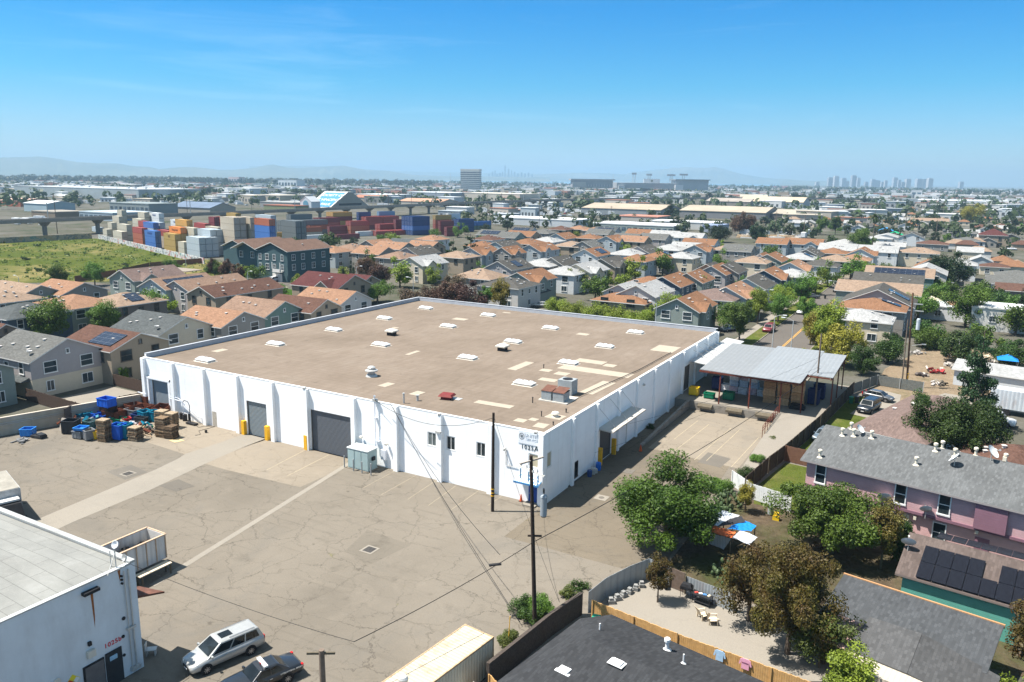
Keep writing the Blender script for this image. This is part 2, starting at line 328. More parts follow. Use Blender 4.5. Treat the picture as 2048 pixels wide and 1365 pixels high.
sheet("lawn", [(17.2, 16.2), (18.5, 25.6), (20.6, 25.3), (22.4, 25), (22.6, 12.0), (18, 11.5)], .01, M_LAWN)
pxsheet("driveway", [A6(1030, 550), A6(1145, 577), A6(1320, 480), A6(1330, 440), A6(1225, 415), A6(1170, 500), A6(1090, 505)], .014, M_CONC2)
sheet("garden_ground", [(14.6, -8), (60, -8), (60, 15), (22.6, 12), (17.2, 16), (14.6, 11)], .002, M_SOIL)
pxsheet("patio", [(1180, 1203), (1288, 1128), (1340, 1165), (1500, 1220), (1642, 1290), (1760, 1365), (1400, 1360), (1350, 1290), (1200, 1215)], .01, M_CONC2)
sheet("dirt_lot", [(26.5, 60), (33, 64), (50, 66), (60, 95), (50, 120), (30, 108), (24.5, 84), (24, 66)], .004, M_DIRT)
sheet("alley_road", [(32, 66.5), (60, 62), (62, 67), (34, 71)], .010, M_WALK)
# shared small builders
def wallpaint():
 m, nt, b, o = nodes("white_wall_paint"); v = coord(nt); n = noise(nt, v, .5, 6, .65); c = ramp(nt, n.outputs[0], [(.3, (.84, .84, .83)), (.6, (.91, .91, .90))])
 n2 = noise(nt, coord(nt, (1.6, 1.6, .12)), 1.0, 5, .7); c = mix(nt, ramp(nt, n2.outputs[0], [(.55, 0), (.8, .38)]), c, (.50, .46, .40))
 n3 = noise(nt, v, 2.2, 4, .6); c = mix(nt, ramp(nt, n3.outputs[0], [(.7, 0), (.76, .22)]), c, (.62, .60, .56))
 z = N(nt, "ShaderNodeSeparateXYZ"); L(nt, v, z.inputs[0]); fr = N(nt, "ShaderNodeMath", operation='FRACT'); ml = N(nt, "ShaderNodeMath", operation='MULTIPLY'); ml.inputs[1].default_value = .82; L(nt, z.outputs[2], ml.inputs[0]); L(nt, ml.outputs[0], fr.inputs[0])
 c = mix(nt, ramp(nt, fr.outputs[0], [(0, .16), (.02, .16), (.035, 0)]), c, (.45, .45, .45)); L(nt, c, b.inputs["Base Color"]); b.inputs["Roughness"].default_value = .75; b.inputs["Specular IOR Level"].default_value = .2; return m
WHITE = wallpaint()
M_FRAMEW = paint((.72, .72, .70), .5, .05, name="white_frame"); M_FRAMED = paint((.10, .085, .07), .6, .1, name="brown_frame")
M_GLASS = glass(); M_GLASSB = glass((.05, .07, .09), .12)
WC = {}
def window(parent, x, y, z, face, w=1.0, h=1.5, fm=None, kind='sash', name='window', label=None, gm=None):
 """window centred at x,y,z in its parent's space; face 0 looks to -y, 90 to +x, 180 +y, 270 -x"""
 fm = fm or M_FRAMEW; gm = gm or M_GLASS; key = (w, h, fm.name, kind, gm.name)
 if key not in WC:
  a = MB(); t = .09
  a.box(-w/2-t, -w/2, -.09, .02, -h/2-t, h/2+t); a.box(w/2, w/2+t, -.09, .02, -h/2-t, h/2+t)
  a.box(-w/2, w/2, -.09, .02, h/2, h/2+t); a.box(-w/2-t-.04, w/2+t+.04, -.13, .02, -h/2-t-.06, -h/2-.001)
  if kind in ('slide', 'cross'): a.box(-.03, .03, -.07, 0, -h/2, h/2)
  if kind in ('sash', 'cross'): a.box(-w/2, w/2, -.07, 0, -.03, .03)
  g = MB(); g.box(-w/2+.002, w/2-.002, -.04, .02, -h/2+.002, h/2-.002)
  WC[key] = (a.mesh("window_frame", [fm]), g.mesh("window_pane", [gm]))
 f = link(name, WC[key][0], parent, (x, y, z), R(face)); link('pane', WC[key][1], f)
 if label: f["label"] = label
 return f
def text(body, size, loc, rot, m, parent, name="lettering", ext=.012, align='CENTER', spacing=1.0, extra=0.0):
 cu = bpy.data.curves.new(name, 'FONT'); cu.body = body; cu.size = size; cu.extrude = ext; cu.align_x = align; cu.align_y = 'CENTER'; cu.space_character = spacing; cu.offset = extra
 o = bpy.data.objects.new(name, cu); col.objects.link(o); cu.materials.append(m); o.location = loc; o.rotation_euler = rot
 dg = bpy.context.evaluated_depsgraph_get(); me = bpy.data.meshes.new_from_object(o.evaluated_get(dg)); bpy.data.objects.remove(o)
 o = link(name, me, parent, loc); o.rotation_euler = rot; return o
# the warehouse
LX, LY, H = 61.58, 62.94, 7.5
wh = thing("warehouse", "huge white flat-roofed warehouse with skylights and the number 1025A on its corner", "warehouse")
def opening_wall(mb, x0, x1, z1, ops, y0, y1, axis='x'):
 """wall from x0 to x1 with rectangular openings (a, b, zlo, zhi), between y0 and y1"""
 ops = sorted(ops); cur = x0
 def bx(a, b, lo, hi):
  if b-a < 1e-4 or hi-lo < 1e-4: return
  if axis == 'x': mb.box(a, b, y0, y1, lo, hi)
  else: mb.box(y0, y1, a, b, lo, hi)
 for a, b, lo, hi in ops:
  bx(cur, a, -.1, z1); bx(a, b, -.1, lo); bx(a, b, hi, z1); cur = b
 bx(cur, x1, -.1, z1)
fops = [(-60.1, -56.75, 0, 4.55), (-41.85, -38.4, 0, 4.45), (-31.1, -24.66, 0, 5.04), (-14.19, -13.02, 3.71, 5.27), (-11.74, -10.6, 3.71, 5.27), (-8.0, -6.85, 3.71, 5.27), (-1.84, -.66, 3.75, 5.2)]
b = MB(); opening_wall(b, -LX, 0, H, fops, 0, .3); b.build("front_wall", WHITE, wh)
rops = [(.5, 1.5, 3.75, 5.4), (6.85, 8.05, .45, 2.3), (13.8, 17.25, .1, 4.1), (44.5, 48.0, 1.2, 5.0)]
b = MB(); opening_wall(b, .3, LY, H, rops, -.3, 0, 'y'); b.build("side_wall", WHITE, wh)
b = MB(); b.box(-LX, -LX+.3, .3, LY, -.1, H+.45); b.build("far_side_wall", WHITE, wh)
b = MB(); b.box(-LX+.3, -.3, LY-.3, LY, -.1, H+.45); b.build("rear_wall", WHITE, wh)
M_CAP = paint((.42, .44, .47), .6, .15, 1, dirt=.1, name="parapet_flashing")
b = MB(); b.box(-LX-.04, -LX+.36, .28, LY+.04, H+.453, H+.52); b.box(-LX+.36, -.0, LY-.36, LY+.04, H+.453, H+.52)
b.box(-LX+.302, -LX+.33, .31, LY-.33, H-.22, H+.45); b.box(-LX+.33, -.3, LY-.33, LY-.302, H-.22, H+.45); b.build("parapet_coping", M_CAP, wh)
m, nt, bb, o = nodes("roof_membrane"); v = coord(nt, world=True)
n1 = noise(nt, v, .10, 6, .65); n2 = noise(nt, coord(nt, (1.0, .22, 1), world=True, rot=(0, 0, .15)), 1.4, 5, .7); n3 = noise(nt, v, .5, 5, .75, .6); n4 = noise(nt, v, 7, 2, .7)
c = ramp(nt, n1.outputs[0], [(.3, (.26, .195, .145)), (.55, (.33, .25, .19)), (.75, (.37, .29, .225))])
c = mix(nt, ramp(nt, n2.outputs[0], [(.35, .30), (.6, 0)]), c, (.17, .125, .09))
c = mix(nt, ramp(nt, n3.outputs[0], [(.27, .75), (.40, 0)]), c, (.15, .115, .09)); c = mix(nt, ramp(nt, n3.outputs[0], [(.68, 0), (.8, .45)]), c, (.44, .37, .30))
br = N(nt, "ShaderNodeTexBrick"); br.inputs["Scale"].default_value = 1; br.inputs["Brick Width"].default_value = 11; br.inputs["Row Height"].default_value = 1.0; br.inputs["Mortar Size"].default_value = .025
br.inputs["Color1"].default_value = (0, 0, 0, 1); br.inputs["Color2"].default_value = (.12, .12, .12, 1); br.inputs["Mortar"].default_value = (.8, .8, .8, 1); L(nt, v, br.inputs["Vector"])
c = mix(nt, br.outputs[0], c, (.20, .15, .115)); c = mix(nt, 1.0, c, (.61, .645, .665), "MULTIPLY"); c = mix(nt, ramp(nt, n4.outputs[0], [(.3, .25), (.5, 0)]), c, (.17, .13, .1))
L(nt, c, bb.inputs["Base Color"]); bb.inputs["Roughness"].default_value = .95; bb.inputs["Specular IOR Level"].default_value = .04; M_MEMB = m
roof = MB().box(-LX+.3, -.3, .3, LY-.3, H-.5, H-.2).build("roof", M_MEMB, wh)
b = MB(); b.box(-LX, 0, -.02, .3, H+.002, H+.05); b.box(-.3, .02, .3, LY, H+.002, H+.05); b.build("roof_edge", paint((.68, .68, .66), .6, .2, 2, dirt=.25, name="edge_metal"), wh)
RZ = H-.2
PT = paint((.35, .30, .235), .9, .12, 2, name="roof_patch_coating")
for q in [(-18.3, 49, 1.9, 1.6), (-3.2, 45.6, 3.4, 4.5), (-33.1, 22.8, .7, 3), (-16.2, 24.3, 1.3, 5.2), (-9.3, 31.8, 4.2, 2), (-6.1, 31, 1.6, 1.6), (-12.2, 23.9, 1.5, 1.4), (-9.6, 23.4, 1.8, 1.6), (-6.5, 27.0, 10, 2.4), (-9.7, 19.6, 2.3, 1.4), (-2.9, 19.6, 1.8, 6.5), (-19.8, 5.8, 1.2, 1.7), (-25.2, 6.9, 1.2, 1.9), (-9.9, 6.7, 4.6, 1.2), (-4.5, 3.1, 1.2, 1.1), (-3.5, 4.1, .9, .9), (-1.9, 2.7, 1.3, 1.5), (-42.5, 49.4, 2.6, 1.8), (-39, 60, 1.6, .8), (-57, 9, 1.3, 2), (-2.0, 6.2, 1.9, 1.6), (-47, 36.6, 1.2, .7)]:
 MB().obox((q[0], q[1], RZ+.012), (q[2], q[3], .016), rnd.uniform(-.06, .06)).build("roof_patch", PT, wh)
M_DOME = paint((.80, .82, .82), .25, .1, 1.2, spec=.6, name="skylight_dome"); M_CURB = paint((.60, .55, .48), .8, .2, 3, name="skylight_kerb")
a = MB(); a.box(-1.45, 1.45, -.85, .85, 0, .02, 0); a.box(-1.2, 1.2, -.62, .62, .02, .24, 0); kerb_me = a.mesh("skylight_kerb", [M_CURB])
a = MB(); P0 = [(-1.28, -.7, .242), (1.28, -.7, .242), (1.28, .7, .242), (-1.28, .7, .242)]
xs = [-1.22, -.8, -.27, .27, .8, 1.22]
a.box(-1.28, 1.28, -.7, .7, .24, .29)
for i in range(3):
 x0 = -1.22+i*.813; x1 = x0+.813; mx = (x0+x1)/2; lo = [(x0, -.64, .292), (x1, -.64, .292), (x1, .64, .292), (x0, .64, .292)]; hi = [(x0+.2, -.3, .52), (x1-.2, -.3, .52), (x1-.2, .3, .52), (x0+.2, .3, .52)]; a.hexa(lo+hi)
dome_me = a.mesh("skylight_dome", [M_DOME])
for x, y in [(-54, 55), (-53.6, 42), (-40, 55), (-53.7, 29.1), (-40, 42), (-40, 24.2), (-24.8, 50.2), (-24.6, 37), (-11.4, 54.7), (-11.3, 41.6), (-24.5, 24), (-11.3, 28.9), (-11.1, 16), (-53.3, 3.5), (-53.3, 16.1)]:
 k = link("skylight", kerb_me, wh, (x, y, RZ)); link("dome", dome_me, k)
M_GALV = paint((.48, .48, .46), .45, .2, 2, metal=.3, dirt=.2, name="galvanised"); M_BLK = paint((.02, .02, .022), .6, .1, name="black_metal")
M_HOOD = paint((.62, .58, .50), .6, .1, 2, dirt=.2, name="cream_hood")
for x, y in [(-43.6, 31.3), (-23.1, 31.2)]:
 v = MB().box(-.55, .55, -.55, .55, 0, .55).build("roof_ventilator", M_BLK, wh, (x, y, RZ))
 MB().box(-.8, .8, -.8, .8, .58, .78).box(-.8, .8, -.8, .8, .781, 1.0, tp=.35).build("hood", M_HOOD, v)
v = MB().lathe((0, 0, 0), [(.75, 0), (.6, .25), (.42, .35), (.42, .6), (.8, .66), (.8, .8), (.5, .92), (.5, 1.15), (.3, 1.3), (.02, 1.32)], 18).build("roof_ventilator", M_GALV, wh, (-29.4, 9.2, RZ), smooth=False); v["label"] = "round domed metal ventilator"
v = MB().lathe((0, 0, 0), [(.4, 0), (.3, .1), (.3, .3), (.45, .34), (.35, .5), (.05, .6)], 14).build("roof_ventilator", M_HOOD, wh, (-2.0, 6.2, RZ+.02)); v["label"] = "small round white ventilator"
v = MB().box(-.55, .55, -.5, .5, 0, .35).box(-.85, .85, -.75, .75, .36, .6, tp=.18).build("roof_ventilator", paint((.18, .03, .025), .6, .2, 2, name="oxide_red"), wh, (-15.6, 5.8, RZ), R(12)); v["label"] = "low dark red ventilator hood"
MB().obox((.0, 0, .02), (1.3, .9, .03)).build("roof_patch", M_GALV, wh, (-14.7, 6.3, RZ))
for x, y, h, r in [(-17.9, 3.3, .6, .14), (-18.6, 1.7, 1.1, .1), (-6.5, 9.5, .6, .06), (-3.3, 5.5, .5, .05), (-12.9, 24.6, .5, .06), (-1.7, 8.2, .35, .07), (-.9, 3.5, .3, .06)]:
 MB().cyl((0, 0, 0), (0, 0, h), r).cyl((0, 0, h), (0, 0, h+.08), r*1.5).build("vent_pipe", M_GALV if r > .08 else M_BLK, wh, (x, y, RZ))
M_RUST = paint((.14, .065, .045), .85, .45, 2.5, name="rusted_steel"); M_ACG = paint((.30, .33, .34), .6, .2, 2, dirt=.3, name="unit_grey")
ac = MB().box(-1.9, 1.7, -1.2, 2.0, 0, .12).build("air_conditioner", paint((.5, .46, .4), .8, .2), wh, (-4.6, 12.0, RZ)); ac["label"] = "old rusty air handling unit"
MB().box(-1.6, -.35, -1, .6, .12, 1.15).box(-.15, 1.2, -1, .6, .12, 1.15).build("cabinet", M_ACG, ac)
MB().face([(-1.65, -1.05, 1.16), (-.3, -1.05, 1.16), (-.3, .65, 1.5), (-1.65, .65, 1.5)]).box(-1.65, -.3, -1.05, .65, 1.152, 1.2).face([(-.2, -1.05, 1.16), (1.25, -1.05, 1.16), (1.25, .65, 1.5), (-.2, .65, 1.5)]).box(-.2, 1.25, -1.05, .65, 1.152, 1.2).build("rusty_hood", M_RUST, ac)
k = MB().box(-.9, .9, -.8, .8, 0, 1.75).build("air_conditioner", M_ACG, wh, (-4.9, 15.2, RZ)); k["label"] = "grey condenser with a round top fan"
MB().cyl((0, 0, 1.75), (0, 0, 1.8), .6, n=18).build("fan_grille", M_BLK, k)
MB().tube([(-3, 14.3, RZ+.15), (-2.6, 20, RZ+.15), (-1.7, 30, RZ+.15), (-1.5, 43, RZ+.15)], .05, 5).build("conduit", M_BLK, wh)
PW = .28
for x in (-61.35, -55.36, -49.4, -43.22, -37.1, -31.5, -24.3, -18.3, -12.42, -6.2, -.28):
 MB().box(x-PW, x+PW, -.42, 0, -.1, H-.03).build("pilaster", WHITE, wh)
for y in (6.22, 12.52, 19.05, 25.2, 31.7, 37.9, 44.1, 50.3, 56.5, 62.6):
 MB().box(0, .3, y-.22, y+.22, -.1, H-.03).build("pilaster", WHITE, wh)
def roller(m, a, b_, z0, z1, y=.16, lab=None, axis='x', parent=wh):
 o = MB().box(a-.02, b_+.02, y, y+.06, z0, z1+.02) if axis == 'x' else MB().box(y-.06, y, a-.02, b_+.02, z0, z1+.02)
 o = o.build("roller_door", m, parent)
 if lab: o["label"] = lab
 for u, v_ in ((a, a+.12), (b_-.12, b_)):
  (MB().box(u, v_, y-.05, y, z0, z1) if axis == 'x' else MB().box(y, y+.05, u, v_, z0, z1)).build("door_track", M_FRAMED, o)
 return o
roller(ribbed((.20, .23, .25), 'z', .16, .5, 0, .05, name="roller_grey"), -60.1, -56.75, 0, 4.55, lab="light grey roller door behind scrap steel")
roller(ribbed((.17, .20, .215), 'z', .16, .5, 0, .03, name="roller_mid"), -41.85, -38.4, 0, 4.45, lab="narrow grey roller door between yellow posts")
roller(ribbed((.085, .095, .11), 'z', .14, .5, 0, .01, name="roller_dark"), -31.1, -24.66, 0, 5.04, lab="wide dark grey roller door")
roller(ribbed((.075, .075, .075), 'z', .16, .6, 0, .02, name="roller_brown"), 13.8, 17.25, .1, 4.1, y=-.14, axis='y', lab="dark roller door under the flat metal canopy")
roller(ribbed((.12, .11, .10), 'z', .16, .6, 0, .02, name="roller_dock"), 44.5, 48.0, 1.2, 5.0, y=-.14, axis='y')
MB().box(-60.7, -60.4, -.3, 0, 0, 5.0).box(-56.4, -56.1, -.3, 0, 0, 5.0).box(-60.7, -56.1, -.32, 0, 4.75, 5.0).build("door_frame", WHITE, wh)
M_YEL = paint((.78, .42, .02), .6, .12, 2, dirt=.15, name="safety_yellow")
for x in (-42.27, -38.2, -31.68, -24.45): MB().box(x-.24, x+.24, -.46, 0, 0, 1.8).build("yellow_guard", M_YEL, wh)
for y, h in ((13.45, 2.05), (17.6, 1.95)): MB().box(.0, .5, y-.16, y+.16, 0, h).build("yellow_guard", M_YEL, wh)
M_BLIND = paint((.45, .40, .28), .6, .1, 3, name="drawn_blind")
def wallwin(a, b_, lo, hi, m, kind='slide'):
 o = window(wh, (a+b_)/2, .12, (lo+hi)/2, 0, round(b_-a-.2, 2), round(hi-lo-.2, 2), M_FRAMEW, kind, gm=m)
 return o
wallwin(-14.19, -13.02, 3.71, 5.27, glass((.10, .12, .12), .15)); wallwin(-11.74, -10.6, 3.71, 5.27, M_GLASS); wallwin(-8.0, -6.85, 3.71, 5.27, M_GLASS); wallwin(-1.84, -.66, 3.75, 5.2, M_BLIND, 'none')
window(wh, -.12, 1.0, 4.57, 90, .8, 1.45, M_FRAMEW, 'none', gm=M_BLIND)
g = window(wh, -.10, 7.45, 1.38, 90, 1.0, 1.65, M_FRAMED, 'none')
k = MB()
for i in range(9): k.box(.0, .03, 6.95+i*.125, 6.97+i*.125, .5, 2.25)
for z in (.6, 1.38, 2.1): k.box(.0, .03, 6.92, 8.0, z, z+.03)
k.build("window_bars", M_BLK, wh)
M_BLUEP = paint((.02, .07, .30), .5, .1, name="blue_door_paint")
k = MB().box(-1.73, -.74, -.05, -.002, 0, 2.08).build("door", M_BLUEP, wh); k["label"] = "blue entrance door under the striped awning"; MB().cyl((-1.6, -.1, 1.02), (-1.6, -.05, 1.02), .04).build("door_handle", M_GALV, k)
MB().box(-1.9, -.5, -1.1, 0, -.02, .14).build("door_step", M_CONC2, wh)
aw = MB()
for i in range(13):
 x = -2.85+i*.214; aw.hexa([(x, -1.05, 2.38), (x+.1, -1.05, 2.38), (x+.1, -.0, 2.86), (x, -.0, 2.86), (x, -1.05, 2.42), (x+.1, -1.05, 2.42), (x+.1, 0, 2.9), (x, 0, 2.9)])
a_ = aw.build("entrance_awning", paint((.72, .78, .83), .5, .06, name="awning_slat"), wh)
k = MB().hexa([(-2.9, -1.08, 2.34), (-.1, -1.08, 2.34), (-.1, 0, 2.82), (-2.9, 0, 2.82), (-2.9, -1.08, 2.375), (-.1, -1.08, 2.375), (-.1, 0, 2.855), (-2.9, 0, 2.855)]); k.box(-2.92, -.08, -1.12, -1.085, 2.25, 2.44)
k.build("awning_frame", paint((.05, .20, .42), .5, .1, name="awning_blue"), a_)
sg = MB().box(-3.0, -.5, -.05, 0, 6.1, 7.42).build("sign_board", paint((.74, .77, .80), .5, .04, name="sign_white"), wh)
M_SGL = paint((.52, .58, .64), .5, .05, name="faded_lettering"); M_NUM = paint((.03, .05, .06), .6, .1, name="number_paint")
ss = R(90)
text("UNITED", .46, (-1.45, -.065, 7.02), (ss, 0, 0), M_SGL, sg, "lettering", .008, spacing=1.05)
text("SERVICE", .32, (-1.45, -.065, 6.62), (ss, 0, 0), M_SGL, sg, "lettering", .008, spacing=1.15)
k = MB()
for i in range(24):
 a0, a1 = i*math.pi/12, (i+1)*math.pi/12; k.face([(-2.62+math.cos(t)*r, -.062, 6.85+math.sin(t)*r*1.15) for t, r in ((a0, .24), (a1, .24), (a1, .30), (a0, .30))])
k.box(-2.66, -2.58, -.07, -.051, 6.68, 7.02).box(-2.76, -2.70, -.07, -.051, 6.82, 7.0).box(-2.54, -2.48, -.07, -.051, 6.82, 7.0).box(-2.76, -2.48, -.07, -.051, 6.76, 6.82)
k.build("emblem", paint((.22, .24, .25), .5, .1, name="emblem_grey"), sg)
text("1025", .60, (-1.98, -.02, 5.74), (ss, 0, 0), M_NUM, wh, "house_number", .012, spacing=1.25, extra=.004)
text("A", .82, (-.95, -.02, 5.74), (ss, 0, 0), M_NUM, wh, "house_number", .012, extra=.002)
k = MB().tube([(-4.4, -.06, 5.1), (-4.4, -.06, 3.45), (-3.0, -.06, 3.43)], .03, 5).obox((-4.45, -.25, 5.2), (.16, .4, .16), 0, .3).build("wall_light", M_GALV, wh)
M_PIPE = paint((.66, .68, .72), .5, .05, name="painted_conduit")
k = MB().cyl((-21.15, -.25, 2.2), (-21.15, -.25, 8.2), .06).box(-21.3, -21.0, -.3, 0, 5.6, 5.7).box(-21.3, -20.6, -.3, 0, 3.0, 3.08).cyl((-21.15, -.25, 8.2), (-21.0, -.45, 8.25), .12).build("service_riser", M_PIPE, wh)
MB().box(-21.4, -20.8, -.35, -.05, 7.6, 7.9).build("service_bracket", M_GALV, wh)
MB().box(-20.4, -19.75, -.32, 0, 1.0, 2.15).build("meter_box", M_PIPE, wh)
for x, z in ((-23.2, 3.1), (-19.6, 2.95), (-.9, 7.62), (-31.6, 7.62), (-12.4, 7.6)): MB().obox((x, -.3, z), (.28, .35, .2), .2, .3).cyl((x, -.2, z), (x, 0, z-.06), .04).build("wall_light", M_GALV if z > 4 else M_HOOD, wh)
MB().box(-12.75, -12.1, -.62, -.42, 5.55, 5.75).build("cable_bracket", M_GALV, wh)
MB().box(-48.3, -47.5, -.012, 0, 0, 2.0).build("bare_render_patch", paint((.42, .38, .32), .9, .3, 3), wh)
k = MB().tube([(-56.2, -.35, 2.6), (-53.9, -.35, 2.55)], .07).tube([(-56.2, -.35, 2.9), (-54.4, -.35, 2.9), (-53.2, -.5, 2.6)], .045).tube([(-53.9, -.35, 2.55), (-50.6, -.35, .95), (-49.9, -.35, .95), (-49.9, -.3, .1)], .07).tube([(-62.4, -.6, 2.6), (-60.6, -.6, 2.6)], .06)
k.cyl((-53.2, -.6, 0), (-53.2, -.6, 2.7), .05); k.build("pipework", M_PIPE, wh)
for y, z in ((9.8, 5.7), (22, 3)): pass
MB().cyl((.3, 21.4, .2), (.3, 21.4, 4.2), .05).cyl((0, 27.5, 6.3), (.25, 27.5, 6.3), .16).build("downpipe", M_GALV, wh)
MB().box(.0, .06, 5.6, 19.5, .0, .14).build("wall_plinth", M_DARKP, wh)
M_CAN = ribbed((.50, .46, .40), 'y', .45, .6, 0, .15, name="canopy_tin", rust=(.25, .2, .16))
cn_ = MB().hexa([(.0, 13.1, 4.25), (1.9, 13.1, 4.15), (1.9, 23.6, 4.15), (.0, 23.6, 4.25), (.0, 13.1, 4.4), (1.9, 13.1, 4.3), (1.9, 23.6, 4.3), (0, 23.6, 4.4)]).build("door_canopy", M_CAN, wh); cn_["label"] = "narrow tin canopy hung on three rods"
for y in (14.4, 18.0, 21.8): MB().cyl((.05, y-1.6, 7.1), (1.75, y, 4.3), .03).build("tie_rod", M_GALV, cn_)
# loading dock beside the warehouse
DZ = 1.2; CZ = 5.9
MD = paint((.24, .22, .19), .9, .35, 1.2, dirt=.4, name="dock_concrete")
pf = MB().prism([(3.1, 41.25), (14.5, 41.25), (19.8, 41.25), (21.4, 62.5), (.02, 62.5), (.02, 41.25)], 0.001, DZ)
struct("dock_platform_ground", pf, M_WALK)
dk = MB().box(3.0, 14.45, 41.05, 41.24, 0, DZ-.1).build("dock_face_wall", MD); tag(dk, "stained concrete face of the loading dock with old rubber bumpers", "dock wall")
M_WOODD = paint((.12, .10, .07), .9, .35, 3, name="old_timber")
for i, (x0, x1) in enumerate(((3.6, 5.6), (7.6, 9.8), (11.6, 13.9))):
 MB().hexa([(x0, 40.35, .55), (x1, 40.35, .55), (x1, 41.04, .75), (x0, 41.04, .75), (x0, 40.35, .85), (x1, 40.35, .85), (x1, 41.04, 1.12), (x0, 41.04, 1.12)]).build("dock_bumper", M_WOODD, dk)
st = MB().hexa([(14.5, 21, -.02), (17.3, 21, -.02), (19.75, 41.25, 0), (14.5, 41.25, 0), (14.5, 21, .02), (17.3, 21, .02), (19.75, 41.25, DZ-.004), (14.5, 41.25, DZ-.004)])
struct("dock_ramp_pavement", st, M_WALK)
lw = MB().hexa([(1.9, 22, 0), (2.25, 22, 0), (2.25, 41.2, 0), (1.9, 41.2, 0), (1.9, 22, .25), (2.25, 22, .25), (2.25, 41.2, 1.25), (1.9, 41.2, 1.25)]).build("retaining_wall", MD)
tag(lw, "low stained concrete kerb wall rising along the warehouse side to the dock", "retaining wall")
def g5(a, b, z=CZ): return G(*A6(a, b), z)
M_TIN = ribbed((.20, .215, .225), 'x', .6, .7, .0, .16, depth=.02, line=.15, name="dock_tin", rust=(.30, .32, .34)); M_TIN2 = ribbed((.18, .19, .195), 'x', .6, .7, .0, .2, depth=.02, line=.15, name="dock_tin_old", rust=(.26, .27, .28))
dc = thing("loading_canopy", "large corrugated steel canopy on rusty red posts over the loading dock", "canopy", (8, 50, 0)); off = Vector((8, 50, 0))
def slab(mb, pts, th=.07, mi=0): mb.hexa([Vector(p)-off-Vector((0, 0, th)) for p in pts]+[Vector(p)-off for p in pts], mi)
fl = g5(155, 285); fr_ = g5(742, 372); bl = g5(450, 180); br_ = g5(800, 228)
k = MB(); slab(k, [(fl[0], fr_[1]+.6, CZ-.02), (fr_[0]-7, fr_[1]+.2, CZ-.05), (fr_[0]-7, 60, CZ+.5), (fl[0], 60, CZ+.5)]); k.build("roof_sheet", M_TIN2, dc)
k = MB(); slab(k, [(fr_[0]-7, fr_[1]+.1, CZ+.02), (fr_[0], fr_[1], CZ+.02), (fr_[0], 61.5, CZ+.56), (fr_[0]-7, 61.5, CZ+.56)]); k.build("roof_sheet", M_TIN, dc)
k = MB(); slab(k, [(fr_[0]+.01, fr_[1]+5.2, CZ+.12), (20.4, fr_[1]+5.0, CZ+.12), (20.4, 60.5, CZ+.5), (fr_[0]+.01, 60.5, CZ+.5)]); k.build("roof_sheet", M_TIN, dc)
M_REDP = paint((.15, .04, .025), .8, .4, 2, name="red_oxide_steel")
k = MB()
k.box(fl[0]-8, fr_[0]-8, fr_[1]+.35-50, fr_[1]+.5-50, CZ-.36, CZ-.12); k.box(fr_[0]-8.15, fr_[0]-8, fr_[1]+.5-50, 10.5, CZ-.36, CZ-.12)
for yy in (46, 51, 56, 60): k.box(fl[0]-8, 20-8, yy-50, yy+.12-50, CZ-.3+(yy-42)*.025, CZ-.12+(yy-42)*.025)
k.box(20.1-8, 20.25-8, fr_[1]+5-50, 10.5, CZ-.3, CZ-.06); k.build("roof_beam", M_REDP, dc)
for x, y in ((6.3, 41.5), (10.4, 41.6), (14.5, 41.7), (fr_[0]-.05, 43.2), (20.2, 48), (20.2, 54), (20.2, 60), (14.5, 60), (8, 60)):
 MB().box(-.08, .08, -.08, .08, 0, CZ-.36-(0 if y < 50 else -.3)).build("post", M_REDP, dc, (x-8, y-50, DZ-.01 if y < 60.5 else 0)).scale = (1, 1, (CZ-.2-DZ)/(CZ-.36))
hc = thing("wall_canopy", "grey tin canopy hung on rods along the far end of the warehouse wall", "canopy", (0, 56, 0))
MB().hexa([(.32, -9, 5.5), (3.3, -9, 5.2), (3.3, 12, 5.2), (.32, 12, 5.5), (.32, -9, 5.6), (3.3, -9, 5.3), (3.3, 12, 5.3), (.32, 12, 5.6)]).build("roof_sheet", ribbed((.45, .46, .45), 'y', .5, .6, 0, .2, name="canopy_grey"), hc)
for y in (-6.5, -3.6, -.7, 2.2, 5.1): MB().cyl((.33, y-1.4, 7.1), (3.1, y, 5.33), .035).build("tie_rod", M_GALV, hc)
rl = thing("railing", "rusty pipe railing beside the sloping loading pit", "railing", (14.2, 33, 0))
k = MB(); k2 = []
y0, y1 = 33.0, 41.2
for zz in (.35, .7, 1.05): k.cyl((0, 0, zz+.65), (.2, y1-33, zz+1.15), .035)
k.build("rail", M_REDP, rl)
for i in range(7):
 t = i/6; MB().cyl((0, 0, 0), (0, 0, 1.7), .04).build("post", M_REDP, rl, (.2*t, (y1-33)*t, .0+.5*t))
M_CARD = [paint(c, .95, .35, 4, name="bale") for c in ((.50, .29, .14), (.58, .36, .19), (.42, .24, .12))]
M_BALW = [paint(c, .9, .4, 5, name="white_bale") for c in ((.85, .85, .85), (.65, .75, .88), (.78, .6, .62), (.55, .66, .78))]
def bale(x, y, z, mt, lab, cat="bale", sz=(1.5, 1.3, 1.0)):
 k = MB(); a, b_, c_ = sz
 for i in range(5):
  r1 = rnd.uniform(-.05, .05); k.obox((r1, rnd.uniform(-.04, .04), c_*(i+.5)/5), (a+rnd.uniform(-.12, .02), b_+rnd.uniform(-.12, .02), c_/5-.01), rnd.uniform(-.04, .04))
 for s_ in (-.45, 0, .45): k.box(s_-.015, s_+.015, -b_/2-.03, b_/2+.03, .0, c_+.03)
 return tag(k.build("bale", mt, None, (x, y, z), rnd.uniform(-.1, .1)), lab, cat, "baled paper stacked on the loading dock")
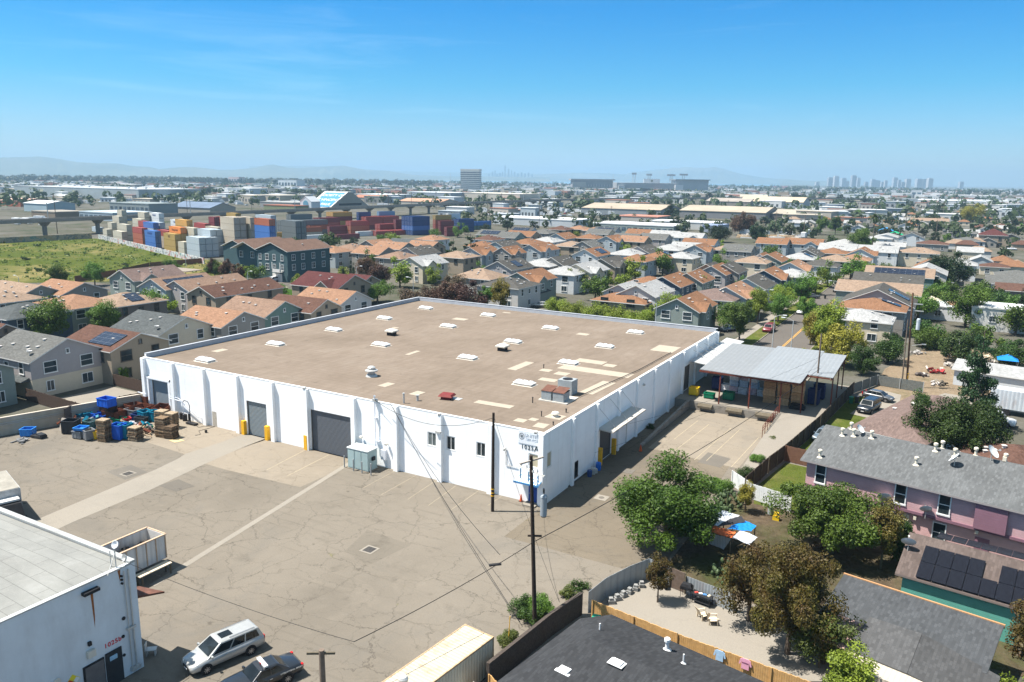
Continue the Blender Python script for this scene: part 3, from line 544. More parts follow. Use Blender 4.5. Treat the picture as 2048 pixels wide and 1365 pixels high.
for i in range(3):
 for j in range(4):
  bale(12.2+i*1.9, 46.6+rnd.uniform(-.1, .1), DZ+j*1.02, M_CARD[(i+j) % 3], "brown cardboard bale in the %s row of the %s stack on the dock" % (("lowest", "second", "third", "topmost")[j], ("left", "middle", "right")[i]), sz=(1.7, 1.4, 1.0))
for i in range(5):
 for j in range(3 if i in (1, 2, 3) else 1 + i % 2):
  mt = M_BALW[(i*2+j) % 4]; nm = ("white", "pale blue", "pinkish", "grey blue")[(i*2+j) % 4]
  bale(5.2+i*1.35, 49.5+rnd.uniform(-.6, .3), DZ+j*1.0, mt, "%s paper bale, %s in its stack, %s from the left on the dock" % (nm, ("lowest", "second", "third")[j], ("first", "second", "third", "fourth", "fifth")[i]), sz=(1.3, 1.3, .98))
def crate(name, x, y, z, s, m, lab, cat, taper=.05, lid=False, rz=0.0, group=None):
 k = MB(); a, b_, h = s; t = .05
 k.box(-a/2, a/2, -b_/2, b_/2, .1, .16)
 for q in ((-a/2, a/2, -b_/2, -b_/2+t), (-a/2, a/2, b_/2-t, b_/2), (-a/2, -a/2+t, -b_/2+t, b_/2-t), (a/2-t, a/2, -b_/2+t, b_/2-t)): k.box(q[0], q[1], q[2], q[3], .1, h)
 k.box(-a/2-.05, a/2+.05, -b_/2-.05, -b_/2, h-.1, h).box(-a/2-.05, a/2+.05, b_/2, b_/2+.05, h-.1, h).box(-a/2-.05, -a/2, -b_/2, b_/2, h-.1, h).box(a/2, a/2+.05, -b_/2, b_/2, h-.1, h)
 for q in (-.35, 0, .35): k.box(q*a-.03, q*a+.03, -b_/2-.03, -b_/2, .1, h-.12); k.box(a/2, a/2+.03, q*b_-.03, q*b_+.03, .1, h-.12)
 for sx in (-1, 1):
  for sy in (-1, 1): k.box(sx*a*.4-.06, sx*a*.4+.06, sy*b_*.4-.06, sy*b_*.4+.06, 0, .1)
 if lid: k.box(-a/2-.06, a/2+.06, -b_/2-.06, b_/2+.06, h+.002, h+.05)
 return tag(k.build(name, m, None, (x, y, z), rz), lab, cat, group)
P = lambda c, nm: paint(c, .45, .12, 2, dirt=.15, name=nm)
M_PB = P((.01, .10, .52), "blue_plastic"); M_PT = P((.0, .17, .27), "teal_plastic"); M_PG = P((.0, .16, .08), "green_plastic"); M_PK = P((.03, .032, .035), "black_plastic"); M_PY = P((.75, .50, .02), "yellow_plastic"); M_PGR = P((.20, .21, .22), "grey_plastic"); M_PDB = P((.01, .03, .12), "dark_blue_plastic"); M_PR = P((.35, .02, .02), "red_plastic"); M_PLB = P((.03, .22, .60), "light_blue_plastic")
crate("waste_bin", 1.9, 44.3, DZ, (1.3, 1.0, 1.25), M_PY, "yellow plastic cart at the warehouse end of the dock", "bin")
crate("waste_bin", 4.3, 43.9, DZ, (1.4, 1.1, .8), M_PG, "low dark green tub near the dock edge", "bin")
crate("waste_bin", 6.9, 44.6, DZ, (1.5, 1.2, 1.2), M_PG, "green plastic tub before the white bales", "bin")
crate("waste_bin", 3.9, 49.5, DZ, (1.4, 1.2, 1.9), M_PDB, "dark blue bin in the shade under the dock canopy", "bin")
crate("waste_bin", 17.8, 49.0, DZ, (1.5, 1.4, 2.2), M_PDB, "tall blue bin right of the cardboard bales", "bin")
crate("waste_bin", 18.0, 52.5, DZ, (1.5, 1.4, 2.2), M_PDB, "blue bin at the back right of the dock", "bin")
tag(MB().box(-1, 1, -.6, .6, 0, .35).obox((.1, 0, .45), (1.6, 1, .18), .2).obox((-.1, .1, .62), (1.5, .9, .14), -.1).build("tyre_pile", M_BLK, None, (16.3, 45.1, DZ)), "low black heap of sheeting at the foot of the cardboard bales", "sheeting")
# trees and plants
nr = np.random.default_rng(5)
def leaf_mesh(name, n, ls, mat, shape, clumps=26, cr=.34, up=.35, hollow=.62, seed=1, flat=1.0, asp=.55):
 """n leaf faces of size ls gathered in clumps through a crown volume of about unit radius"""
 r = np.random.default_rng(seed)
 C = []
 while len(C) < clumps:
  d = r.normal(size=3); d /= np.linalg.norm(d); rad = hollow+(1-hollow)*r.random()
  if r.random() < .25: rad *= .55
  p = d*rad*(.8+.42*r.random()**1.5); s = shape(p)
  if s is not None: C.append(s)
 C = np.array(C); k = r.integers(0, len(C), n)
 sz = cr*(.55+.75*r.random(len(C)))
 d = r.normal(size=(n, 3)); d /= np.linalg.norm(d, axis=1)[:, None]
 rad = (r.random(n)**.45)
 P = C[k]+d*(rad*sz[k])[:, None]*np.array([1, 1, flat])
 nrm = d*.7+np.array([0, 0, up])+r.normal(size=(n, 3))*.55; nrm /= np.linalg.norm(nrm, axis=1)[:, None]
 t = np.cross(nrm, r.normal(size=(n, 3))); t /= np.linalg.norm(t, axis=1)[:, None]; bt = np.cross(nrm, t)
 s = (ls*(.6+.8*r.random(n)))[:, None]
 V = np.stack([P-t*s, P-bt*s*asp, P+t*s, P+bt*s*asp], 1).reshape(-1, 3)
 me = bpy.data.meshes.new(name); me.vertices.add(4*n); me.vertices.foreach_set("co", V.astype(np.float32).ravel())
 me.loops.add(4*n); me.loops.foreach_set("vertex_index", np.arange(4*n, dtype=np.int32))
 me.polygons.add(n); me.polygons.foreach_set("loop_start", np.arange(0, 4*n, 4, dtype=np.int32)); me.polygons.foreach_set("loop_total", np.full(n, 4, dtype=np.int32))
 me.materials.append(mat); me.update(); me.validate(); return me, C
def trunk_mesh(name, C, h, r0, mat, limbs=9, seed=1, base=0.0, split=.35):
 """tapered stem with limbs reaching into the clumps; C in crown space already offset in z"""
 rr = random.Random(seed); k = MB(); top = Vector((rr.uniform(-.05, .05), rr.uniform(-.05, .05), h))
 sp = top*split; k.cyl((0, 0, base), sp, r0, r0*.75, 8)
 idx = rr.sample(range(len(C)), min(limbs, len(C)))
 for i in idx:
  e = Vector(C[i]); s_ = sp.lerp(top, rr.uniform(0, .5)); mid = s_.lerp(e, .5)+Vector((0, 0, .06)); k.cyl(s_, mid, r0*.5, r0*.3, 6, caps=False); k.cyl(mid, e, r0*.3, r0*.08, 5, caps=False)
 k.cyl(sp, top, r0*.7, r0*.3, 7)
 return k.mesh(name, [mat])
M_BARK = paint((.11, .085, .065), .95, .3, 6, name="bark"); M_BARKG = paint((.17, .15, .13), .95, .3, 6, name="grey_bark")
F_GRN = foliage((.045, .09, .010), (.13, .215, .028)); F_MID = foliage((.025, .05, .005), (.085, .135, .013)); F_DEEP = foliage((.02, .045, .008), (.065, .115, .018)); F_OAK = foliage((.012, .03, .010), (.035, .07, .02))
F_LIME = foliage((.11, .155, .014), (.25, .31, .035)); F_GOLD = foliage((.13, .12, .012), (.26, .21, .03)); F_RED = foliage((.055, .028, .018), (.12, .06, .035)); F_BRN = foliage((.075, .05, .03), (.14, .10, .06))
F_AVO = foliage((.035, .06, .012), (.14, .15, .03)); F_AVOR = foliage((.075, .034, .014), (.115, .12, .018), scale=1.3); F_CON = foliage((.018, .045, .015), (.045, .085, .03)); F_CYP = foliage((.008, .022, .008), (.02, .045, .016)); F_CACT = foliage((.06, .10, .04), (.13, .18, .08))
F_FAR = foliage((.03, .05, .018), (.06, .085, .03)); F_FARD = foliage((.022, .036, .016), (.042, .058, .026))
def sh_round(zs=.8, zo=1.0):
 def f(p): return np.array([p[0], p[1], p[2]*zs+zo]) if p[2] > -.6 else None
 return f
def sh_cone(h=2.6):
 def f(p):
  z = (p[2]+1)/2; z = z**1.4; rad = (1-z)**.8+.05; a = math.atan2(p[1], p[0]); q = (abs(p[0])+abs(p[1]))/1.3
  return np.array([math.cos(a)*rad*(.45+.5*min(q, 1)), math.sin(a)*rad*(.45+.5*min(q, 1)), .35+z*h])
 return f
def sh_col(h=5, w=.35):
 def f(p):
  z = (p[2]+1)/2; rr_ = w*(1.05-abs(z-.4)**1.5*1.5); return np.array([p[0]*rr_, p[1]*rr_, .2+z*h])
 return f
TT = {}
def template(key):
 """each kind of tree at unit crown radius: (crown mesh, trunk mesh)"""
 if key in TT: return TT[key]
 kind, q = key[0], key[1]; mat = {'green': F_GRN, 'deep': F_DEEP, 'oak': F_OAK, 'lime': F_LIME, 'gold': F_GOLD, 'red': F_RED, 'brown': F_BRN, 'avo': F_AVO, 'avor': F_AVOR, 'far': F_FAR, 'fard': F_FARD, 'con': F_CON, 'cyp': F_CYP, 'mid': F_MID}[key[2]]
 n = {0: 420, 1: 2400, 2: 11000, 3: 46000}[q]; ls = {0: .15, 1: .073, 2: .041, 3: .026}[q]
 sd = hash((kind, q)) % 97 if False else sum(map(ord, kind))+q+len(key[2])*3
 if kind in ('roundA', 'roundB', 'roundC'):
  z0 = {'roundA': .98, 'roundB': .86, 'roundC': 1.18}[kind]
  me, C = leaf_mesh("crown", n, ls, mat, sh_round({'roundA': .85, 'roundB': .7, 'roundC': 1.05}[kind], z0), clumps={0: 12, 1: 22, 2: 34, 3: 60}[q], cr=.36 if q < 3 else .28, seed=sd)
  tr = trunk_mesh("trunk", C, z0+.3, .075, M_BARK, 10, sd)
 elif kind == 'vase':
  def f(p):
   z = (p[2]+1)/2; r_ = .35+.75*z**.8
   return np.array([p[0]*r_, p[1]*r_, .65+z*1.75])
  me, C = leaf_mesh("crown", n, ls, mat, f, clumps={0: 12, 1: 24, 2: 34, 3: 60}[q], cr=.30, seed=sd, hollow=.45); tr = trunk_mesh("trunk", C, 2.0, .055, M_BARK, 12, sd, split=.3)
 elif kind == 'cone':
  me, C = leaf_mesh("crown", n, ls, mat, sh_cone(2.9), clumps={0: 22, 1: 40, 2: 70, 3: 100}[q], cr=.27, seed=sd, flat=.55, up=.1); tr = trunk_mesh("trunk", C, 3.1, .06, M_BARK, 6, sd)
 elif kind == 'cypress':
  me, C = leaf_mesh("crown", n, ls, mat, sh_col(6.5, .5), clumps=44, cr=.36, seed=sd, flat=1.6, hollow=.2, up=.1); tr = trunk_mesh("trunk", C, 5, .08, M_BARK, 4, sd)
 elif kind == 'bush':
  me, C = leaf_mesh("foliage", n, ls, mat, sh_round(.55, .5), clumps={0: 9, 1: 16, 2: 30, 3: 50}[q], cr=.38, seed=sd); tr = trunk_mesh("stem", C, .6, .05, M_BARK, 6, sd)
 TT[key] = (me, tr); return TT[key]
def tree(x, y, r, kind, q, colr, label, cat="tree", name="tree", group=None, zs=1.0, rz=None, z=0.0):
 cr, tr = template((kind, q, colr)); rz = rnd.uniform(0, 6.28) if rz is None else rz
 t = thing(name, label, cat, (x, y, z), rz, group, (r, r*rnd.uniform(.92, 1.08), r*zs))
 link("trunk" if kind != 'bush' else "stem", tr, t); link("crown" if kind != 'bush' else "foliage", cr, t); return t
def treepx(px, py, r, kind, q, colr, label, **k):
 x, y = G(px, py); return tree(x, y, r, kind, q, colr, label, **k)
def palm(x, y, h, r, label, q=14, group=None):
 t = thing("palm_tree", label, "palm tree", (x, y, 0), rnd.uniform(0, 6), group)
 k = MB(); k.cyl((0, 0, 0), (.1, 0, h*.5), .28, .22, 8).cyl((.1, 0, h*.5), (0, .05, h), .22, .18, 8); k.build("trunk", M_BARKG, t)
 c = MB()
 for i in range(q*2):
  a = i*2.4; el = rnd.uniform(-.5, 1.1); pr = None
  d = Vector((math.cos(a), math.sin(a), 0)); s_ = Vector((-d.y, d.x, 0))
  p = Vector((0, 0, h)); pts = []
  for j in range(6):
   pts.append(p.copy()); p = p+(d*math.cos(el)+Vector((0, 0, math.sin(el))))*r/5; el -= .38
  for j in range(5):
   wd = (.34-.05*j)*r/3; u = Vector((0, 0, -.12))
   c.face([pts[j]-s_*wd+u, pts[j], pts[j+1], pts[j+1]-s_*wd*.85+u]); c.face([pts[j], pts[j]+s_*wd+u, pts[j+1]+s_*wd*.85+u, pts[j+1]])
 c.build("crown", F_DEEP, t); return t
NT = "trees and shrubs behind the pink apartment block"
x, y = G(1316, 1118, 0)
tree(13.2, -1.8, 4.9, 'roundA', 3, 'mid', "big dense bright green tree overhanging the alley by the tin fence", zs=.80)
x, y = G(1655, 1100, 0)
tree(26.3, 4.3, 4.2, 'roundB', 3, 'green', "round broad-leaved green tree before the pink apartment block", zs=.95)
tree(25.9, -13.4, 2.85, 'roundC', 3, 'avor', "tall bronze and olive leaved tree between the patio and the sheds", zs=1.3)
tree(22.6, -10.6, 2.4, 'roundC', 2, 'avor', "smaller bronze-leaved tree leaning over the patio fence", zs=1.1)
tree(28.2, -13.3, 2.3, 'roundC', 2, 'avo', "yellow-green leaved tree touching the dark shed roof", zs=.85)
tree(15.9, -11.6, 1.35, 'vase', 2, 'avor', "small reddish-leaved tree standing in the concrete patio", zs=1.1)
tree(30.4, 3.2, 2.0, 'vase', 2, 'avor', "young bronze-green tree against the pink wall", zs=1.15)
tree(31.4, 5.6, 1.9, 'roundA', 2, 'deep', "dark green bushy tree behind the bronze-green one at the pink wall", zs=1.1)
tree(29.3, -3.6, 1.0, 'bush', 2, 'avo', "yellow-green shrub in the garden before the teal house", "shrub", "shrub", zs=1.3)
tree(30.2, -18.1, 2.0, 'vase', 2, 'lime', "bright lime green tree in front of the cream shed", zs=.85)
tree(40.2, -8.8, 2.4, 'vase', 2, 'avor', "brownish thin-leaved tree right of the teal house", zs=.95)
tree(39.4, -13.0, 1.5, 'bush', 2, 'lime', "lime green bush at the right edge below the brownish tree", "shrub", "shrub", zs=1.5)
tree(35.8, 36.5, 5.0, 'roundB', 3, 'deep', "big dark green tree overhanging the blue-grey cottage roof", zs=.95)
tree(37.5, 52, 2.9, 'cone', 2, 'con', "conifer rising behind the big dark green tree", zs=1.5)
tree(31.5, 45.5, 1.9, 'vase', 2, 'deep', "thin dark green tree at the far end of the cottage roof", zs=1.2)
tree(42.0, 30.0, 2.2, 'bush', 2, 'deep', "dark green shrub beside the brown roofed house", "shrub", "shrub", zs=1.3)
tree(39.0, 25.2, 1.5, 'bush', 2, 'green', "leafy green shrub under the brown roof eave", "shrub", "shrub")
k = 0
for (px, py, r, lab) in [(1490, 955, 1.1, "vine heap hanging over the dark fence corner"), (1515, 925, .9, "vine clump on the fence beside the ramp"), (1545, 885, .8, "flowering weed clump at the ramp edge"), (1580, 862, .6, "thin weed clump near the wooden gate of the fence"), (1440, 985, 1.4, "grey-green vine mound left of the white lattice fence"),
                         (1135, 1195, .8, "weed clump on the bend of the reed fence"), (1052, 1235, 1.3, "tall weeds at the foot of the black utility pole"), (1080, 1225, 1.2, "weedy bush right of the black utility pole"), (1020, 1290, .9, "dry yellow weeds by the yellow guy marker"), (1160, 1180, .7, "small weed tuft by the tin fence end"),
                         (1205, 905, .45, "potted plant by the yellow door guard"), (700, 925, .35, "weed tuft beside the electrical cabinet"), (1300, 858, .6, "weeds along the warehouse wall base")]:
 x, y = G(px, py); tree(x, y, r, 'bush', 2 if r > .8 else 1, ('deep', 'green', 'avo')[k % 3], lab, "shrub", "shrub", zs=.9); k += 1
tree(17.2, 82.5, 4.2, 'roundA', 2, 'gold', "large olive-gold tree behind the dock canopy", zs=.95)
tree(12.5, 92, 3.6, 'roundC', 2, 'gold', "tall golden green tree left of the large olive-gold one", zs=1.0)
tree(11.9, 74.5, 2.9, 'roundB', 2, 'gold', "low golden bush-like tree at the back edge of the dock", zs=.75)
tree(21.5, 77, 2.6, 'roundA', 2, 'deep', "dark green tree right of the large olive-gold one")
tree(24.5, 90, 3.4, 'roundB', 2, 'deep', "dark tree behind the wooden power pole", zs=.9)
tree(36, 97, 4.2, 'roundA', 2, 'deep', "broad dark tree standing over the dirt lot", zs=.75)
tree(44.5, 98, 3.6, 'roundB', 2, 'deep', "dark green tree right of the dirt lot shed", zs=.8)
tree(31, 108, 3.6, 'bush', 2, 'green', "green overgrown thicket beyond the dirt lot", zs=1.0)
for i, (px, py, r, kd, cl, lab) in enumerate([
 (1895, 575, 5.2, 'roundA', 'oak', "huge dark evergreen oak beyond the tract houses"), (1835, 640, 4.2, 'roundB', 'green', "wide green tree below the huge dark oak"), (1930, 655, 4.4, 'roundC', 'green', "tall green tree right of the white flat roof"), (1980, 620, 3.6, 'roundA', 'deep', "dark tree at the right beyond the white bungalow"),
 (2030, 670, 3.8, 'roundA', 'green', "green tree at the right edge beyond the sheds"), (1960, 700, 3.2, 'roundB', 'green', "green tree behind the dirt lot garage"), (1850, 690, 3.2, 'roundB', 'deep', "dark tree behind the wooden pole wires"), (1790, 625, 2.4, 'bush', 'green', "hedge-like tree by the white umbrellas"),
 (2025, 730, 2.6, 'roundA', 'deep', "dark round tree behind the grey garage roof"), (1935, 640, 1.2, 'cypress', 'cyp', "dark narrow cypress left of the green tall tree"), (2038, 640, 1.2, 'cypress', 'cyp', "dark narrow cypress at the right edge"),
 (1945, 445, 9.5, 'roundB', 'gold', "very broad yellow-green tree crown over the old neighbourhood"), (1480, 470, 7.5, 'roundA', 'red', "big grey-purple leafless-looking tree beyond the tract"), (1440, 485, 5.0, 'roundB', 'oak', "dark green tree left of the grey-purple one"), (1520, 485, 4.8, 'roundA', 'oak', "dark green tree right of the grey-purple one"),
 (1718, 505, 6.0, 'roundA', 'green', "full green tree beside the tall palm"), (1640, 470, 5.0, 'vase', 'green', "tall airy green tree beyond the white roofs"), (1670, 470, 4.6, 'vase', 'deep', "tall dark airy tree right of the airy green one"), (1712, 440, 4.2, 'roundC', 'green', "bright green tree above the palm"),
 (1338, 440, 4.6, 'cone', 'oak', "tall dark conifer standing before the grey warehouse roofs")]):
 treepx(px, py, r*(1.0 if cl != 'oak' else 1.15), kd, 2 if r > 4 else 1, cl, lab)
px_, py_ = G(1743, 505); palm(px_, py_, 17, 4, "tall shaggy palm beside the full green tree")
ST = [(1375, 740, 'x')]
sts = [(1478, 685, 3.0, 'vase', "street tree at the near end of the left kerb"), (1515, 650, 2.7, 'vase', "street tree by the dark red car"), (1555, 645, 2.4, 'roundC', "bushy street tree behind the one by the dark red car"), (1652, 712, 3.3, 'vase', "upright street tree right of the yellow centre line"), (1612, 655, 2.4, 'vase', "street tree on the left kerb opposite the parked white car"),
       (1560, 625, 2.6, 'roundC', "leafy street tree before the dark parked car"), (1600, 612, 3.0, 'roundC', "large leafy street tree on the left kerb"), (1630, 590, 2.8, 'roundC', "street tree next to the lamp over the road"), (1655, 575, 3.0, 'roundC', "tall leafy tree on the bend of the street"), (1620, 690, 2.2, 'vase', "thin street tree beside the two steel poles"),
       (1700, 560, 3.2, 'roundC', "large leafy tree at the right side of the street"), (1730, 555, 2.6, 'roundA', "round tree behind the tan solar roof"), (1775, 560, 2.6, 'roundA', "round tree before the cream two-storey house"), (1660, 520, 2.8, 'roundA', "round tree before the cream hip house"), (1540, 520, 2.8, 'roundA', "round green tree in front of the blue gabled houses"), (1490, 530, 2.6, 'roundC', "green tree between orange roofs in the back rows"),
       (1440, 545, 3.0, 'roundC', "green tree before the navy gable"), (1270, 565, 3.2, 'roundC', "tall green tree in the middle of the tract"), (1325, 550, 3.4, 'roundC', "large green tree beside the solar-roofed houses"), (1250, 590, 2.8, 'roundA', "spreading green tree before the dark grey house"), (1190, 600, 3.0, 'roundA', "green tree left of the orange single-storey roof"), (1215, 575, 2.4, 'roundA', "smaller green tree behind the spreading one"),
       (1410, 560, 2.2, 'roundA', "round green tree by the white parked truck"), (1110, 520, 2.4, 'roundA', "round green tree before the pale blue house"), (885, 545, 2.8, 'roundA', "green tree before the tan hip roof"), (800, 575, 3.3, 'roundC', "bright green tree left of the brown shrubs"), (1050, 530, 2.2, 'vase', "thin sparse tree beside the blue gable"),
       (1345, 655, 3.2, 'roundA', "green tree hiding the left half of the nearest orange gable"), (1455, 660, 2.6, 'roundA', "green tree before the tan chimneyed house"), (1180, 500, 2.0, 'roundA', "small green tree beyond the solar houses"), (1045, 500, 2.2, 'roundA', "green tree at the back row left"), (1150, 480, 2.2, 'roundA', "green tree beside the back boundary"), (960, 500, 3, 'roundA', "green tree beside the pair of dark conifers"),
       (690, 555, 2.4, 'bush', "shrub at the lawn corner"), (608, 592, 2.4, 'roundA', "green tree on the lawn by the red roof"), (595, 585, 2.0, 'roundC', "sparse tree on the lawn"), (510, 565, 2.4, 'roundA', "green tree before the tall teal house"), (485, 560, 2.2, 'roundA', "green tree left of the tall teal house garage"), (740, 540, 2.6, 'roundC', "green tree beside the cypresses")]
sts = [s for s in sts]
for i, (px, py, r, kd, lab) in enumerate(sts):
 treepx(px, py, r*1.22, kd, 2 if py > 600 else 1, 'lime' if i % 2 else 'green', lab, group="green trees along the streets of the housing tract")
for (px, py, r, lab) in [(100, 690, 4.0, "large green garden tree left of the brown solar roof"), (210, 672, 3.2, "green garden tree behind the brown solar roof"), (295, 648, 3.4, "green garden tree beside the slate-roofed house"), (115, 575, 3.0, "green tree at the edge of the field"), (190, 572, 3.0, "green tree by the dark fence of the field"), (345, 548, 2.5, "green tree beside the carport"), (430, 560, 2.8, "yellow-green tree left of the dark red trees"), (410, 590, 2.6, "tree at the end of the cul-de-sac"), (160, 715, 1.9, "small green tree below the large garden tree")]:
 treepx(px, py, r, 'roundC' if r > 2.6 else 'roundA', 2, 'green', lab)
for (px, py, r, kd, cl, lab) in [(430, 560, 2.6, 'vase', 'red', "dark red tree left of the tall teal house"), (453, 566, 2.8, 'vase', 'red', "tallest dark red tree beside the tall teal house"), (478, 572, 2.6, 'vase', 'red', "dark red tree touching the tall teal house"),
 (735, 560, 3.6, 'roundC', 'red', "large dark red tree right of the cypresses"), (760, 575, 3.3, 'roundC', 'red', "dark red tree behind the bright green one"), (775, 545, 2.6, 'roundC', 'red', "dark red tree at the back of its group"),
 (836, 628, 4.2, 'roundB', 'brown', "bare-looking brown shrub at the left behind the parapet"), (880, 630, 4.4, 'roundA', 'red', "big brownish shrub behind the far roof corner"), (925, 632, 4.4, 'roundA', 'red', "biggest dark brown shrub behind the parapet"), (905, 600, 3.6, 'roundA', 'brown', "brown shrub at the back of the shrub group"),
 (1000, 632, 3.4, 'vase', 'gold', "ochre-tinted tree right of the brown shrubs"), (968, 628, 2.8, 'vase', 'green', "light green tree between brown shrubs and the ochre one"), (755, 605, 3.6, 'roundB', 'green', "spreading green tree left of the brown shrubs"),
 (1115, 625, 3.0, 'bush', 'lime', "yellow-green hedge tree directly behind the far parapet"), (1150, 635, 3.2, 'bush', 'lime', "second yellow-green hedge tree behind the parapet"), (1190, 640, 3.2, 'bush', 'lime', "middle yellow-green hedge tree behind the parapet"), (1230, 645, 3.2, 'bush', 'lime', "fourth yellow-green hedge tree behind the parapet"),
 (1268, 655, 3.0, 'bush', 'lime', "yellow-green hedge tree left of the street-side trees"), (1300, 655, 2.8, 'roundB', 'lime', "yellow-green tree at the right end of the hedge")]:
 treepx(px, py, r, kd, 2, cl, lab)
for (px, py, r, kd, cl, lab) in [(906, 540, 3.6, 'cone', 'oak', "left of two dark conifers among the houses"), (940, 535, 4.0, 'cone', 'oak', "right and larger of two dark conifers among the houses"),
 (687, 575, 1.1, 'cypress', 'cyp', "leftmost of three thin cypresses by the garage"), (702, 568, 1.1, 'cypress', 'cyp', "middle one of three thin cypresses by the garage"), (708, 572, 1.1, 'cypress', 'cyp', "rightmost of three thin cypresses by the garage"),
 (1310, 665, .9, 'cypress', 'cyp', "dark columnar shrub beside the orange-roofed house"), (660, 500, 4.6, 'roundB', 'deep', "broad dark tree below the maroon containers"), (590, 505, 3.6, 'roundA', 'deep', "dark tree below the yellow container"), (620, 508, 3.0, 'roundA', 'deep', "smaller dark tree right of the yellow container"), (705, 498, 3.0, 'roundA', 'fard', "brownish tree at the foot of the container stacks"),
 (785, 490, 3.6, 'roundB', 'lime', "bright yellow-green tree under the red containers"), (765, 492, 3.0, 'roundA', 'green', "green tree left of the bright yellow-green one"), (870, 478, 3.0, 'roundA', 'green', "green tree under the blue containers"), (915, 475, 3.4, 'roundC', 'green', "green tree left of the brown containers' end"), (930, 470, 3.0, 'roundC', 'green', "green tree at the container yard corner"), (970, 465, 3.0, 'roundA', 'fard', "reddish brown tree at the end of the container yard"), (1015, 462, 4.0, 'roundA', 'fard', "dark red-brown tree before the long white roof")]:
 treepx(px, py, r, kd, 1, cl, lab)
# tract houses
RC = {'o': ((.29, .155, .09), "orange-brown"), 'O': ((.36, .21, .135), "pale orange"), 't': ((.30, .20, .145), "tan"), 'T': ((.36, .26, .19), "light tan"), 'b': ((.15, .085, .065), "dark brown"), 'd': ((.115, .11, .10), "dark grey"),
      'G': ((.165, .165, .155), "grey"), 'w': ((.44, .44, .43), "pale grey"), 's': ((.115, .125, .125), "slate"), 'r': ((.125, .05, .048), "maroon"), 'R': ((.22, .16, .14), "dusty brown")}
WCOL = {'b': ((.38, .43, .45), "pale blue"), 'n': ((.08, .115, .155), "navy blue"), 'g': ((.25, .29, .26), "grey-green"), 'G': ((.16, .24, .21), "green"), 'c': ((.62, .54, .41), "cream"), 'w': ((.60, .62, .62), "white"), 't': ((.34, .28, .21), "taupe"), 'k': ((.29, .275, .25), "grey"), 'p': ((.38, .355, .35), "lilac grey"), 'l': ((.55, .53, .50), "off-white"), 'T': ((.065, .115, .125), "teal"), 'v': ((.19, .165, .145), "brown")}
M_TRIM = paint((.66, .64, .60), .6, .06, name="white_trim"); M_SOLAR = None
def solar_mat():
 m, nt, b, o = nodes("solar_cells"); v = coord(nt)
 br = N(nt, "ShaderNodeTexBrick"); br.offset = 0; br.inputs["Scale"].default_value = 1; br.inputs["Brick Width"].default_value = 1.0; br.inputs["Row Height"].default_value = 1.65; br.inputs["Mortar Size"].default_value = .025
 br.inputs["Color1"].default_value = (.008, .012, .025, 1); br.inputs["Color2"].default_value = (.010, .016, .032, 1); br.inputs["Mortar"].default_value = (.10, .11, .13, 1); L(nt, v, br.inputs["Vector"])
 L(nt, br.outputs[0], b.inputs["Base Color"]); b.inputs["Roughness"].default_value = .25; return m
M_SOLAR = solar_mat()
VT = MB().box(-.16, .16, -.16, .16, -.1, .18).box(-.24, .24, -.24, .24, .18, .24).mesh("roof_vent", [paint((.55, .52, .48), .6, .2, name="vent_metal")])
dm = MB(); dm.cyl((0, 0, -.1), (0, 0, .5), .03).lathe((0, 0, .5), [(.02, -.05), (.2, 0), (.33, .12), (.38, .2), (.36, .2), (.2, .04)], 14); DISH = dm.mesh("satellite_dish", [paint((.60, .60, .58), .5, .1, name="dish_white")])
HOUSES = []
def wallm(c): return paint(mul(c, .88), .9, .08, 1.2, dirt=.06, name="stucco")
def roof_slab(k, w2, y0, y1, ze, zr, oh=.35, th=.16, mi=0, fi=1, x0=0.0):
 """two pitched planes with the ridge along y; w2 half width; eave height ze at w2"""
 sl = (zr-ze)/w2; ex = w2+oh; ez = ze-sl*oh
 for s in (-1, 1):
  a = [(x0, y0, zr), (x0+s*ex, y0, ez), (x0+s*ex, y1, ez), (x0, y1, zr)]
  up_ = [(p[0], p[1], p[2]+th) for p in a]
  if s < 0: a = a[::-1]; up_ = up_[::-1]
  i = k.add(a+up_); k.f.append((i+4, i+5, i+6, i+7)); k.m.append(mi)
  for q in ((0, 1, 5, 4), (1, 2, 6, 5), (2, 3, 7, 6), (0, 3, 2, 1)): k.f.append(tuple(i+t for t in q)); k.m.append(fi)
